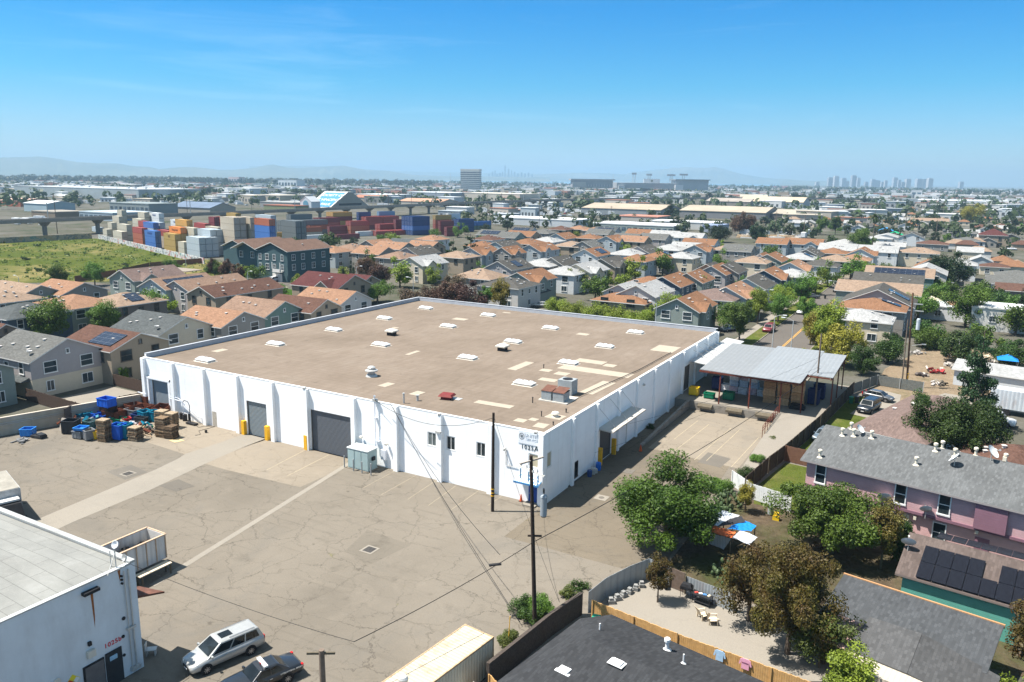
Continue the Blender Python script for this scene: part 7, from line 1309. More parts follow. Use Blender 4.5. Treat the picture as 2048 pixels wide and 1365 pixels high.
x, y = G(*J(592, 690)); tag(MB().lathe((0, 0, 0), [(.4, 0), (.46, .1), (.5, .95), (.53, .98), (.53, 1.05), (.45, 1.06), (.43, .5), (.0, .45)], 18).build("yellow_drum", M_PY, None, (x, y, 0)), "yellow plastic drum in front of the grey tub", "drum")
jb(865, 690, (1.5, 1.3, 1.9), M_PB, "tall bright blue bin between the pallet stacks", .25); jb(955, 680, (1.2, 1.3, 1.85), M_PT, "tall teal bin right behind the bright blue one", .25); jb(870, 520, (1.4, 1.2, .9), M_PG, "green crate behind the tall blue bin", .1); jb(960, 520, (1.0, .9, .9), M_PR, "small red crate beside the green crate", -.3)
jb(1020, 460, (1.4, 1.2, 1.1), M_PGR, "grey ribbed crate with a pale top", .1, lid_ := 0.0) if False else jb(1030, 440, (1.9, 1.2, 1.2), M_PGR, "grey ribbed crate in front of the rusty row", .1)
jb(1100, 480, (1.5, 1.2, 1.0), M_PDB, "navy bin in the middle of the heap", .1); jb(1180, 480, (1.5, 1.3, 1.4), M_PT, "teal bin in the middle of the heap", -.1); jb(1280, 480, (1.2, 1.2, 1.4), M_PT, "teal bin at the right by the pallets", .1); jb(1130, 530, (1.6, .8, 1.1), M_PK, "black wire trolley before the teal bins", .2); jb(1180, 580, (1.5, 1.3, .5), M_PG, "flat green crate lying between pallets", -.3)
k = MB()
for i in range(14): k.obox((rnd.uniform(-1, 1), rnd.uniform(-.7, .7), rnd.uniform(.1, .6)), (rnd.uniform(.4, 1.2), rnd.uniform(.2, .7), .06), rnd.uniform(0, 3), rnd.uniform(-.4, .4), rnd.uniform(-.4, .4))
x, y = G(*J(1065, 560)); tag(k.build("scrap_sheets", paint((.45, .42, .44), .8, .3, 3), None, (x, y, 0)), "pinkish white scrap sheets behind the short pallet stack", "scrap")
def pallets(a, b_, n, w_, d_, lab, mi=0, rz=.2, z=0.0):
 x, y = G(*J(a, b_), z); t = thing("pallet_stack", lab, "pallet stack", (x, y, z), rz, "stacks of wooden pallets in the yard")
 for i in range(n):
  k = MB(); k.T = Matrix.Translation((rnd.uniform(-.07, .07), rnd.uniform(-.07, .07), i*.145)) @ Matrix.Rotation(rnd.uniform(-.06, .06), 4, 'Z')
  for j in range(7): k.box(-w_/2+j*w_/7, -w_/2+(j+.82)*w_/7, -d_/2, d_/2, .115, .14)
  for j in (-1, 0, 1): k.box(-w_/2, w_/2, j*d_*.45-.04, j*d_*.45+.04, .025, .114)
  for j in (0, 3, 6): k.box(-w_/2+j*w_/7, -w_/2+(j+.82)*w_/7, -d_/2, d_/2, .0, .024)
  k.build("pallet", M_PAL[(mi+i) % 4 if rnd.random() < .5 else mi], t)
 return t
pallets(705, 715, 19, 1.25, 1.1, "tallest pallet stack, right of the yellow drum", 0); pallets(1065, 705, 12, 1.3, 1.2, "pale short pallet stack right of the tall blue bin", 2); pallets(1480, 680, 11, 1.4, 1.2, "dark pallet stack nearest the loose cardboard", 3); pallets(1385, 660, 17, 1.35, 1.2, "tall brown pallet stack on a blue base", 0); pallets(1490, 560, 14, 1.3, 1.2, "pallet stack wrapped at the back right", 1); pallets(1375, 520, 13, 1.35, 1.2, "pale-topped pallet stack at the back", 2)
k = MB()
for i in range(26): k.obox((rnd.uniform(-1.6, 1.6), rnd.uniform(-.7, .7), rnd.uniform(.05, .5)), (rnd.uniform(.7, 1.4), .1, .03), rnd.uniform(-.8, .8), rnd.uniform(-.3, .3), rnd.uniform(-.3, .3), i % 2)
x, y = G(*J(1220, 640)); tag(k.build("broken_boards", [M_PAL[2], M_PAL[1]], None, (x, y, 0), -.3), "loose broken pallet boards heaped between the stacks", "boards")
x, y = G(*J(1545, 710)); tag(MB().prism([(-.9, -.5), (.5, -.7), (.9, .4), (-.3, .6)], 0.012, .03).build("cardboard_sheet", paint((.50, .38, .20), .9, .15), None, (x, y, 0)), "flat yellowish cardboard sheet lying before the pallet stacks", "cardboard")
x, y = G(*J(205, 600)); tag(MB().hexa([(-.6, 0, 0), (.6, 0, 0), (.6, .05, 0), (-.6, .05, 0), (-.6, .6, 1.5), (.6, .6, 1.5), (.6, .65, 1.5), (-.6, .65, 1.5)]).build("leaning_slab", paint((.33, .29, .25), .9, .2, 3), None, (x, y, 0), .2), "grey-brown slab leaning left of the black bin", "slab")
x, y = G(*J(300, 520)); tag(MB().box(-1.0, 1.0, -.04, .04, .3, 2.4).box(-1.05, 1.05, -.08, -.041, 2.3, 2.42).box(-1.05, -.95, -.08, -.041, .3, 2.3).box(.95, 1.05, -.08, -.041, .3, 2.3).build("wire_cage_panel", paint((.13, .10, .085), .9, .4, 4), None, (x, y, 0), R(-60)), "dark framed mesh panel standing against the beige wall", "panel")
x, y = G(57, 872); jbx = crate("waste_bin", x, y, 0, (1.4, 1.2, 1.0), M_PLB, "pale blue bin lying alone near the left edge of the wall", "bin", rz=.6); x, y = G(78, 876); tag(MB().obox((0, 0, .22), (1.7, .9, .3), .2).obox((.3, .1, .45), (1.2, .7, .2), -.1).build("black_tray", M_PK, None, (x, y, 0)), "flat black tray right of the lone blue bin", "tray")
x, y = G(45, 884); k = MB()
for i in range(14): k.obox((rnd.uniform(-1, 1), rnd.uniform(-.6, .6), rnd.uniform(.05, .3)), (rnd.uniform(.3, .9), rnd.uniform(.2, .5), .08), rnd.uniform(0, 3), rnd.uniform(-.4, .4))
tag(k.build("rubbish", paint((.16, .16, .16), .9, .4, 3), None, (x, y, 0)), "grey rubbish heap in front of the lone blue bin", "rubbish")
for i, (a, b_) in enumerate(((1605, 460), (1640, 480), (1705, 470))):
 x, y = G(*J(a, b_)); tag(MB().lathe((0, 0, 0), [(.29, 0), (.3, .28), (.31, .3), (.3, .32), (.3, .58), (.31, .6), (.3, .62), (.29, .88), (.26, .88), (.26, .85), (.0, .85)], 14).build("oil_drum", paint((.035, .03, .028), .7, .4, 3, name="drum_black"), None, (x, y, 0)), "black oil drum with a rusty top, %s of three at the wall" % ("left", "front", "right")[i], "oil drum")
x, y = G(*J(1705, 520)); t = thing("gantry_hoist", "dark steel lifting post on a wheeled base beside the oil drums", "hoist", (x, y, 0)); MB().cyl((0, 0, .1), (0, 0, 2.6), .05).tube([(0, 0, 2.6), (-.3, 0, 3.0), (-.9, 0, 3.1), (-1.3, 0, 2.8)], .04).build("post", M_BLK, t); MB().box(-.6, 1.1, -.3, .3, .06, .25).build("base", M_BLK, t)
x, y = G(*J(1885, 620)); tag(MB().lathe((0, 0, 0), [(.14, 0), (.17, .32), (.15, .32), (.12, .05)], 12).build("bucket", M_PK, None, (x, y, .01)), "small black bucket alone on the concrete apron", "bucket")
k = MB(); pts = [Vector((*G(*J(a, b_)), .03)) for a, b_ in ((1740, 520), (1800, 560), (1860, 545), (1990, 550), (1900, 575), (1800, 600), (1820, 640), (1760, 655))]; k.tube([p-pts[0] for p in pts], .025, 5); tag(k.build("hose", M_BLK, None, pts[0]), "black hose lying in loops on the concrete", "hose")
# poles, wires and lamps
M_POLE = paint((.045, .032, .025), .9, .35, 4, name="tarred_pole"); M_POLEG = paint((.17, .13, .10), .95, .3, 4, name="weathered_pole"); M_WIRE = paint((.012, .012, .013), .7, .05, name="wire_black"); M_STEELP = paint((.42, .44, .44), .4, .1, 1, name="lamp_steel")
def upole(px, py, tx, ty, r, label, m, band=False, xarm=None):
 xy = G(px, py); h = hgt(xy, tx, ty); tp = None; t = thing("utility_pole", label, "utility pole", (*xy, 0)); d = ray(tx, ty); s = ((xy[0]-CP.x)*d.x+(xy[1]-CP.y)*d.y)/(d.x**2+d.y**2); q = CP+d*s
 MB().cyl((0, 0, -.2), (q.x-xy[0], q.y-xy[1], h), r, r*.72, 12).build("pole_shaft", m, t)
 if band:
  for z in (1.6, 1.9, 2.3): MB().cyl((0, 0, z), (0, 0, z+.09), r+.012, n=12).build("yellow_band", M_YEL, t)
 return t, Vector((q.x, q.y, h))
p1, top1 = upole(1070, 1254, 1062, 912, .17, "tall black utility pole with a white crossarm and transformer in front of the entrance", M_POLE, False)
p2, top2 = upole(985, 1023, 987, 826, .17, "black utility pole with yellow bands standing before the warehouse wall", M_POLE, True)
p3, top3 = upole(1628, 830, 1643, 668, .14, "grey weathered wooden pole rising through the dock canopy edge", M_POLEG)
p4, top4 = upole(1813, 776, 1826, 586, .17, "brown wooden power pole beside the dirt lot", paint((.16, .085, .05), .9, .3, 4, name="brown_pole"), True)
p5, top5 = upole(1803, 776, 1816, 640, .12, "shorter leaning wooden pole against the brown power pole", M_POLEG)
h1 = top1.z; O1 = Vector((p1.location.x, p1.location.y, 0))
def bent(T): return lambda z: (T-Vector((0, 0, T.z)))*(z/T.z)
lean = Vector((top1.x-O1.x, top1.y-O1.y, 0))
MB().obox((lean.x*.9, lean.y*.9, h1-1.1), (2.7, .11, .13), R(-20)).build("crossarm", paint((.62, .60, .55), .7, .15, name="white_arm"), p1); MB().obox((lean.x*.9, lean.y*.9, h1-.35), (.1, 2.2, .1), R(-20)).build("crossarm", paint((.35, .30, .25), .8, .15), p1)
MB().obox((lean.x*.3, lean.y*.3, hgt(O1, 1065, 1072)), (1.0, .1, .12), R(28)).build("crossarm", M_POLE, p1)
tf = MB().lathe((.42, .1, h1-4.4), [(.21, 0), (.24, .05), (.24, 1.4), (.26, 1.43), (.2, 1.55), (.08, 1.6)], 16).build("transformer", paint((.27, .30, .32), .5, .08, name="transformer_grey"), p1)
MB().cyl((.45, .05, h1-2.7), (.45, .05, h1-2.4), .05).cyl((.35, .2, h1-2.7), (.35, .2, h1-2.4), .05).build("bushing", M_BLK, tf)
for u in (-1.1, -.5, .6, 1.2): MB().lathe((lean.x*.9+u*math.cos(R(-20)), lean.y*.9+u*math.sin(R(-20)), h1-1.03), [(.03, 0), (.07, .04), (.04, .1), (.06, .14), (.02, .22)], 8).build("insulator", M_GALV, p1)
for u in (-1.0, -.2, .7): MB().cyl((lean.x*.9+u, lean.y*.9-u*.35-.1, h1-1.2), (lean.x*.9+u+.05, lean.y*.9-u*.35-.2, h1-1.9), .05).build("fuse_cutout", paint((.10, .20, .30), .5, .1), p1)
def wire(a, b_, sag, lab, r=.02, n=14, nm="cable"):
 a = Vector(a); b_ = Vector(b_); pts = []
 for i in range(n+1): t = i/n; p = a.lerp(b_, t); p.z -= 4*sag*t*(1-t); pts.append(p-a)
 return tag(MB().tube(pts, r, 5).build(nm, M_WIRE, None, a), lab, "cable")
def at_h(px, py, z): x, y = G(px, py, z); return (x, y, z)
zc = hgt(O1, 1063, 1085); A1 = (O1.x+lean.x*zc/h1, O1.y+lean.y*zc/h1, zc)
xy3 = (p3.location.x, p3.location.y); z3 = hgt(xy3, 1635, 737); A3 = (xy3[0]+.2, xy3[1], z3)
wire(A1, A3, .9, "thick black cable from the black pole to the dock pole", .03, 24)
SP = at_h(708, 1284, 5.6); wire(SP, A1, .25, "black cable running from the yard splice up to the black pole", .024, 20)
wire((-10.9, -37.9, ZH+.6), SP, .3, "thin drop cable from the low building to the yard splice", .014)
J1 = at_h(1000, 1110, zc-.9)
t_ = MB().cyl((-.0, 0, 0), (.75, .42, .12), .10, n=10); s1 = at_h(978, 1131, zc-1.05)
tag(t_.build("splice_case", M_BLK, None, s1), "black splice case hanging on the cable left of the black pole", "splice case")
B1 = (-18.9, -.3, H+.25); wire(J1, B1, 1.0, "upper black drop cable from the splice to the warehouse eave", .022, 24)
wire(at_h(1040, 1244, .4), B1, .6, "long guy wire from the weeds up to the warehouse eave", .022, 24)
wire((-21.0, -.4, H+.3), (top2.x, top2.y, top2.z-.5), 1.7, "sagging cable from the warehouse riser to the banded pole", .022, 20)
wire((top2.x, top2.y, top2.z-.2), at_h(1118, 1203, .1), .5, "thin guy wire from the banded pole down to the yard", .014, 16)
wire((.1, 12.2, 4.3), (xy3[0], xy3[1], z3+1.6), .9, "pale service wire crossing the lot to the dock pole", .012, 16); wire((.2, 12.0, 1.9), (xy3[0], xy3[1], z3+.2), .4, "lower service wire crossing the lot to the dock pole", .012, 16)
wire((xy3[0], xy3[1], z3+2.2), (top5.x, top5.y, top5.z-1.2), .5, "wire between the dock pole and the leaning pole", .014); wire((top4.x, top4.y, top4.z-3), (60, 60, 8), .8, "upper wire running right from the brown power pole", .016); wire((top4.x, top4.y, top4.z-3.8), (60, 59.5, 7.2), .8, "lower wire running right from the brown power pole", .016)
wire((top4.x, top4.y, top4.z-6.1), (24, 75.5, top4.z-6.6), .05, "short pale span left of the brown power pole", .02)
h4 = top4.z; MB().box(-.9, .9, -.05, .05, h4-1.8, h4-1.65).box(-1.1, 1.1, .1, .2, h4-2.9, h4-2.75).build("crossarm", M_GALV, p4); MB().lathe((.55, 0, h4-5.8), [(.26, 0), (.28, .05), (.28, 1.7), (.2, 1.8)], 12).build("transformer", paint((.5, .54, .57), .4, .08), p4)
MB().cyl((0, 0, h4-8.4), (1.5, .4, h4-8.1), .04).box(1.4, 2.0, .3, .5, h4-8.15, h4-8.0).build("lamp_arm", M_GALV, p4)
z5 = 7.3; q = G(643, 1300, z5); t = thing("utility_pole", "brown wooden pole with a short crossarm cut by the bottom edge", "utility pole", (q[0], q[1], 0)); MB().cyl((0, 0, 0), (0, 0, z5), .19, .15, 12).build("pole_shaft", M_POLEG, t); MB().obox((-.05, 0, z5-.22), (1.5, .1, .12), R(32)).build("crossarm", M_WOODD, t)
t = MB().cyl((0, 0, 0), (.1, .05, 2.4), .03).build("guy_marker", M_YEL, None, (*G(1016, 1296), 0)); tag(t, "slanting yellow guy marker among the weeds by the reed fence", "marker")
def lamp(px, py, tx, ty, label, arm=1.0, d_=(1, 0)):
 xy = G(px, py); h = hgt(xy, tx, ty); t = thing("street_lamp", label, "street lamp", (*xy, 0), 0, "street lamps of the tract")
 MB().cyl((0, 0, 0), (0, 0, h), .10, .07, 8).build("pole", M_STEELP, t); a = arm
 MB().tube([(0, 0, h-.1), (a*.5*d_[0], a*.5*d_[1], h+.35), (a*d_[0], a*d_[1], h+.45)], .04).build("arm", M_STEELP, t); MB().obox((a*1.25*d_[0], a*1.25*d_[1], h+.45), (.75, .3, .14), math.atan2(d_[1], d_[0])).build("lamp_head", M_VWH, t)
for a in [(1674, 620, 1676, 566, "street lamp arching over the road behind the dark parked car", 1.8, (-1, -.2)), (1518, 640, 1520, 583, "street lamp before the chimneyed tan house", 1.8, (1, .3)), (1544, 700, 1550, 634, "steel lamp pole at the near end of the street", 1.5, (1, 0)), (1581, 710, 1585, 642, "second steel lamp pole at the near end of the street", 1.5, (-1, 0)),
          (827, 610, 827, 559, "street lamp behind the brown shrubs at the far roof corner", 1.5, (-1, 0)), (1024, 615, 1024, 570, "street lamp with a long arm before the off-white house", 1.8, (1, .2)), (714, 585, 714, 535, "street lamp by the maroon-roofed community house", 1.4, (1, 0)), (38, 566, 38, 555, "street lamp at the left edge of the field", 1.6, (-1, 0)), (373, 545, 373, 512, "tall lamp pole by the carport", .8, (-1, 0)), (497, 580, 498, 545, "street lamp before the tall teal house", 1.2, (1, 0)), (1310, 672, 1312, 608, "street lamp by the white-sided house", 1.2, (-1, 0)),
          (630, 535, 630, 503, "street lamp left of the cypresses", 1.2, (-1, 0)), (1787, 540, 1788, 500, "street lamp at the end of the right-hand street", 1.2, (-1, 0)), (1092, 540, 1092, 492, "street lamp among the middle rows of houses", 1.0, (1, 0))]: lamp(*a)
cp = thing("carport", "long flat brown carport by the field", "carport", (*G(355, 556), 0)); MB().box(-8, 8, -3, 3, 2.6, 2.8).build("roof", paint((.24, .20, .16), .8, .15), cp)
for i in range(5): MB().box(-7.6+i*3.8, -7.5+i*3.8, -2.8, -2.7, 0, 2.6).build("post", M_WOODD, cp)
fence("field_fence", [G(150, 566), G(235, 552), G(300, 537), G(408, 527)], 2, M_FR, "reddish board fence along the edge of the field", None, gap=.6)
for (a, b_, lab) in ((640, 560, "jumble of broken crates and sheets in the middle of the heap"), (900, 590, "jumble of coloured scrap before the green crate"), (1130, 610, "jumble of scrap between the pallet stacks"), (450, 560, "jumble of scrap behind the black bin"), (330, 560, "jumble of rusty scrap against the beige wall")):
 k = MB(); x, y = G(*J(a, b_))
 for i in range(34): k.obox((rnd.gauss(0, .9), rnd.gauss(0, .7), rnd.uniform(.1, 1.0)), (rnd.uniform(.15, 1.1), rnd.uniform(.1, .6), rnd.uniform(.04, .3)), rnd.uniform(0, 3), rnd.uniform(-.9, .9), rnd.uniform(-.9, .9), i % 5)
 tag(k.build("scrap_jumble", [M_PT, M_PAL[1], M_PK, M_RB, M_PGR], None, (x, y, 0)), lab, "scrap")
# container yard
U = Vector((.961, -.277)); V_ = Vector((.277, .961)); UA = math.atan2(U.y, U.x)
CC = {'be': ((.46, .42, .33), "cream"), 'wh': ((.60, .62, .62), "white"), 'pg': ((.38, .43, .46), "pale grey-blue"), 'rd': ((.30, .055, .045), "red"), 'ma': ((.17, .03, .035), "maroon"), 'ru': ((.33, .10, .05), "rust-orange"), 'or': ((.62, .20, .04), "orange"), 'mu': ((.36, .24, .07), "mustard"), 'ye': ((.48, .28, .07), "yellow"),
      'bl': ((.05, .14, .38), "blue"), 'db': ((.015, .05, .17), "dark blue"), 'lb': ((.12, .26, .42), "mid blue"), 'gr': ((.13, .15, .155), "grey"), 'tp': ((.42, .36, .28), "taupe"), 'gn': ((.10, .16, .13), "grey-green")}
CMS = {}
def cont_mesh(c, Lc):
 if (c, Lc) in CMS: return CMS[(c, Lc)]
 m = ribbed(CC[c][0], 'x', .56, .5, 0, .08, depth=.05, name="container_paint", rust=mul(CC[c][0], .5)); k = MB(); k.box(0, Lc, 0, 2.44, .12, 2.50, 0)
 for xx in (0, Lc-.14):
  for yy in (0, 2.32): k.box(xx-.012, xx+.15, yy-.012, yy+.132, 0, 2.59, 1)
 k.box(0, Lc, -.012, .06, 2.48, 2.59, 1).box(0, Lc, 2.38, 2.452, 2.48, 2.59, 1).box(0, .06, 0, 2.44, 2.48, 2.59, 1).box(Lc-.06, Lc+.012, 0, 2.44, 2.48, 2.59, 1).box(0, Lc, -.012, .06, .0, .14, 1)
 for yy in (.45, .85, 1.55, 1.95): k.box(-.04, -.0, yy, yy+.05, .15, 2.45, 2); k.box(Lc, Lc+.04, yy, yy+.05, .15, 2.45, 2)
 CMS[(c, Lc)] = k.mesh("container", [m, paint(mul(CC[c][0], .8), .6, .2), paint((.35, .35, .34), .5, .1)]); return CMS[(c, Lc)]
LV = ("lowest", "second from the ground", "third from the ground", "fourth from the ground", "fifth from the ground", "sixth from the ground"); STK = []
def stack(T, s, x, y, ori, n, cs, Lc=12.19, rows=1, cols=1, only=None, txt=None, dep=None):
 W0 = Vector((-334, 168.6)); q_ = ray(T[0]+x/s, T[1]+y/s); q2 = Vector((q_.x, q_.y)); c2 = Vector((CP.x, CP.y)); gx_, gy_ = G(T[0]+x/s, T[1]+y/s, 2.6*n)
 if dep is None: dep = (Vector((gx_, gy_))-W0).dot(V_)
 tt = ((W0-c2).dot(V_)+dep)/q2.dot(V_); gx_, gy_ = c2+q2*tt; n = max(1, round(hgt((gx_, gy_), T[0]+x/s, T[1]+y/s)/2.59)); n = min(n, 6)
 for r_ in range(rows):
  for c_ in range(cols):
   if ori == 'u': p = Vector((gx_, gy_))+V_*2.6*r_; rz = UA
   else: p = Vector((gx_, gy_))+U*(2.6*c_+2.44)+V_*(Lc+.4)*r_; rz = UA+math.pi/2
   for l in range(n):
    if only and l < only: continue
    STK.append((T[0]+x/s+c_*3, p, rz, l, cs[max(0, len(cs)-(n-l))], Lc, r_, txt if l == n-1 and r_ == 0 else None))
a7 = (180, 400); a8 = (560, 400); f7, f8 = 5.12, 4.876
DU = {(130, 312): 2.5, (232, 315): 2.5, (555, 298): 2.5, (432, 282): 5.3, (750, 340): 2.5, (900, 434): 2.5, (982, 352): 2.5, (180, 250): 8, (282, 240): 8, (490, 208): 9, (607, 216): 11, (807, 274): 5.3, (870, 205): 10, (1097, 268): 9, (228, 188): 14, (432, 188): 14, (277, 128): 19, (487, 118): 20, (607, 124): 23, (820, 172): 26, (1062, 228): 24, (1212, 168): 30, (1330, 172): 14, (1510, 172): 20, (1395, 130): 30, (1680, 200): 20, (1690, 130): 34, (20, 300): 16, (545, 250): 8, (690, 300): 8, (940, 300): 8, (1045, 300): 14, (1180, 255): 18, (1290, 196): 34, (1960, 220): 45}
for e in [(a7, f7, 130, 312, 'u', 2, ['be'], 6.06), (a7, f7, 232, 315, 'u', 2, ['be']), (a7, f7, 555, 298, 'u', 2, ['bl'], 12.19, 1, 1, None, 'HYUNDAI'), (a7, f7, 432, 282, 'u', 2, ['ru', 'rd']), (a7, f7, 750, 340, 'u', 2, ['mu'], 12.19, 1, 1, None, 'MSC'), (a7, f7, 900, 434, 'u', 1, ['be'], 6.06), (a7, f7, 982, 352, 'u', 2, ['pg'], 12.19, 3),
          (a7, f7, 180, 250, 'u', 3, ['be'], 6.06), (a7, f7, 282, 240, 'u', 3, ['be']), (a7, f7, 490, 208, 'u', 3, ['rd', 'ma', 'rd'], 8.0), (a7, f7, 607, 216, 'u', 3, ['pg']), (a7, f7, 807, 274, 'u', 3, ['mu', 'mu', 'or'], 12.19, 1, 1, None, 'Hapag-Lloyd'), (a7, f7, 870, 205, 'u', 4, ['mu', 'mu', 'mu', 'ye']), (a7, f7, 1097, 268, 'u', 3, ['pg'], 12.19, 2),
          (a7, f7, 228, 188, 'u', 4, ['be'], 10), (a7, f7, 432, 188, 'u', 4, ['be']), (a7, f7, 277, 128, 'u', 5, ['be'], 7), (a7, f7, 487, 118, 'u', 5, ['be'], 9), (a7, f7, 607, 124, 'u', 5, ['wh'], 12.19, 1, 1, None, 'MAERSK'), (a7, f7, 820, 172, 'u', 4, ['wh'], 12.19, 1, 1, None, 'MAERSK'), (a7, f7, 1062, 228, 'u', 3, ['rd']), (a7, f7, 1212, 168, 'u', 4, ['ma'], 6.06), (a7, f7, 1330, 172, 'u', 5, ['tp'], 12.19, 2), (a7, f7, 1510, 172, 'u', 5, ['tp'], 11, 1), (a7, f7, 1395, 130, 'u', 6, ['mu'], 9),
          (a7, f7, 1680, 200, 'u', 4, ['bl', 'bl', 'bl', 'ru']), (a7, f7, 1690, 130, 'u', 5, ['pg'], 13.7), (a7, f7, 20, 300, 'u', 1, ['pg']),
          (a8, f8, 60, 140, 'v', 4, ['gr'], 13.7, 1, 2), (a8, f8, -60, 316, 'v', 1, ['ye'], 13.7), (a8, f8, 165, 268, 'v', 2, ['tp', 'ru'], 13.7), (a8, f8, 460, 256, 'v', 2, ['ma', 'ma'], 13.7), (a8, f8, 530, 337, 'v', 1, ['ma'], 13.7), (a8, f8, 640, 235, 'v', 2, ['wh'], 13.7), (a8, f8, 735, 308, 'v', 1, ['wh'], 12.19), (a8, f8, 320, 174, 'v', 3, ['ma', 'rd', 'ma'], 13.7, 1, 3),
          (a8, f8, 450, 118, 'v', 4, ['rd', 'mu', 'ma', 'ye'], 13.7, 1, 3), (a8, f8, 748, 160, 'v', 3, ['ma', 'rd', 'rd'], 12.19, 2, 4), (a8, f8, 925, 234, 'v', 2, ['rd'], 12.19, 2, 2), (a8, f8, 1185, 157, 'v', 4, ['db', 'bl', 'db', 'db'], 12.19, 1, 4), (a8, f8, 1490, 150, 'v', 4, ['ma', 'rd', 'ru', 'mu'], 12.19, 1, 1), (a8, f8, 1538, 206, 'v', 3, ['ma'], 10), (a8, f8, 1600, 264, 'v', 2, ['ma'], 9), (a8, f8, 1690, 186, 'v', 3, ['db'], 12.19, 1, 2), (a8, f8, 1615, 130, 'v', 4, ['wh'], 10), (a8, f8, 945, 113, 'v', 4, ['lb'], 12.19), (a8, f8, 745, 120, 'v', 4, ['db'], 9), (a7, f7, 545, 250, 'u', 3, ['pg', 'bl']), (a7, f7, 690, 300, 'u', 3, ['tp', 'rd']), (a7, f7, 940, 300, 'u', 3, ['be']), (a7, f7, 1045, 300, 'u', 3, ['ru', 'ma']), (a7, f7, 1180, 255, 'u', 3, ['be', 'tp', 'be']), (a7, f7, 1290, 196, 'u', 4, ['ma', 'rd'], 6.06), (a7, f7, 1960, 220, 'u', 4, ['gr'], 12.19, 2), (a8, f8, -40, 200, 'v', 3, ['gr'], 13.7, 2, 3), (a8, f8, 40, 250, 'v', 2, ['gr', 'ru'], 12.19, 2, 2), (a8, f8, 230, 345, 'v', 1, ['wh'], 12.19, 1, 1), (a8, f8, 1105, 190, 'v', 3, ['ma'], 12.19, 2, 1), (a8, f8, 860, 300, 'v', 1, ['rd'], 12.19, 2, 3), (a8, f8, 1750, 215, 'v', 2, ['gn', 'bl'], 12.19, 2), (a8, f8, 640, 205, 'v', 3, ['ru', 'rd'], 12.19, 1, 2), (a8, f8, 1770, 250, 'v', 1, ['gn'], 13.7)]: stack(*e, **({'dep': DU[e[2:4]]} if e[0] is a7 and e[2:4] in DU else {}))
STK.sort(key=lambda q: q[0]); seen = {}; seen_c = {}
for (sx, p, rz, l, c, Lc, r_, tx) in STK:
 key = (CC[c][1], l); n = seen[key] = seen.get(key, 0)+1
 o = link("shipping_container", cont_mesh(c, Lc), None, (p.x, p.y, l*2.6), rz)
 ordn = ("leftmost", "second from the left", "third from the left", "fourth from the left", "fifth from the left", "sixth from the left", "seventh from the left", "eighth from the left", "ninth from the left", "tenth from the left", "eleventh from the left", "twelfth from the left")
 tag(o, "%s shipping container, %s, %s of its colour there" % (CC[c][1], LV[l], ordn[min(n-1, 11)] if n <= 12 else "%dth from the left" % n), "shipping container", "shipping containers stacked beyond the field")
 if tx: text(tx, 1.25, (Lc*.5, -.05, 1.35), (R(90), 0, 0), paint((.03, .06, .20) if c in ('bl', 'wh') else (.08, .03, .02), .7, .1), o, "lettering", .01)
ladder = MB()
for i in range(14): ladder.box(-.8, .8, -.05, .05, 1+i*1.0, 1.2+i*1.0)
ladder.box(-.9, -.6, -.2, .2, 0, 15).box(.6, .9, -.2, .2, 0, 15).box(-1.6, 1.6, -2, 3, .5, 2.5)
x, y = G(180+1572/5.12, 400+175/5.12, 14.5); tag(ladder.build("stacker_mast", M_BLK, None, (x, y-3, 0), UA), "black mast of a container stacker before the taupe stack", "container stacker")
m, nt, b, o = nodes("graffiti_wall"); n1 = noise(nt, coord(nt, (1, 1, 1.4), world=True), .5, 3, .6, 1.5); n2 = noise(nt, coord(nt, world=True), .16, 3, .6)
L(nt, mix(nt, ramp(nt, n1.outputs[0], [(.52, 0), (.56, .9)]), (.50, .50, .49), ramp(nt, n2.outputs[0], [(.35, (.08, .10, .12)), (.5, (.34, .08, .05)), (.6, (.08, .22, .2)), (.7, (.02, .05, .1))], 'CONSTANT')), b.inputs["Base Color"]); M_GRAF = m
m, nt, b, o = nodes("graffiti_wall_old"); n1 = noise(nt, coord(nt, (1, 1, 1.4), world=True), .4, 3, .6, 1.5); n2 = noise(nt, coord(nt, world=True), .1, 3, .6)
L(nt, mix(nt, ramp(nt, n1.outputs[0], [(.48, 0), (.53, .9)]), (.32, .27, .19), ramp(nt, n2.outputs[0], [(.35, (.10, .12, .12)), (.5, (.28, .2, .1)), (.6, (.07, .18, .16)), (.7, (.25, .24, .22))], 'CONSTANT')), b.inputs["Base Color"]); M_GRAF2 = m
fence("yard_wall", [(-336, 171), (-204, 126)], 2.1, M_GRAF, "long white wall scrawled with graffiti between field and containers", None, th=.3, cat="wall")
fence("yard_wall", [(-352, 60), (-345, 120), (-340, 170)], 2.6, M_GRAF2, "ochre graffiti wall along the left far side of the field", None, th=.3, cat="wall")
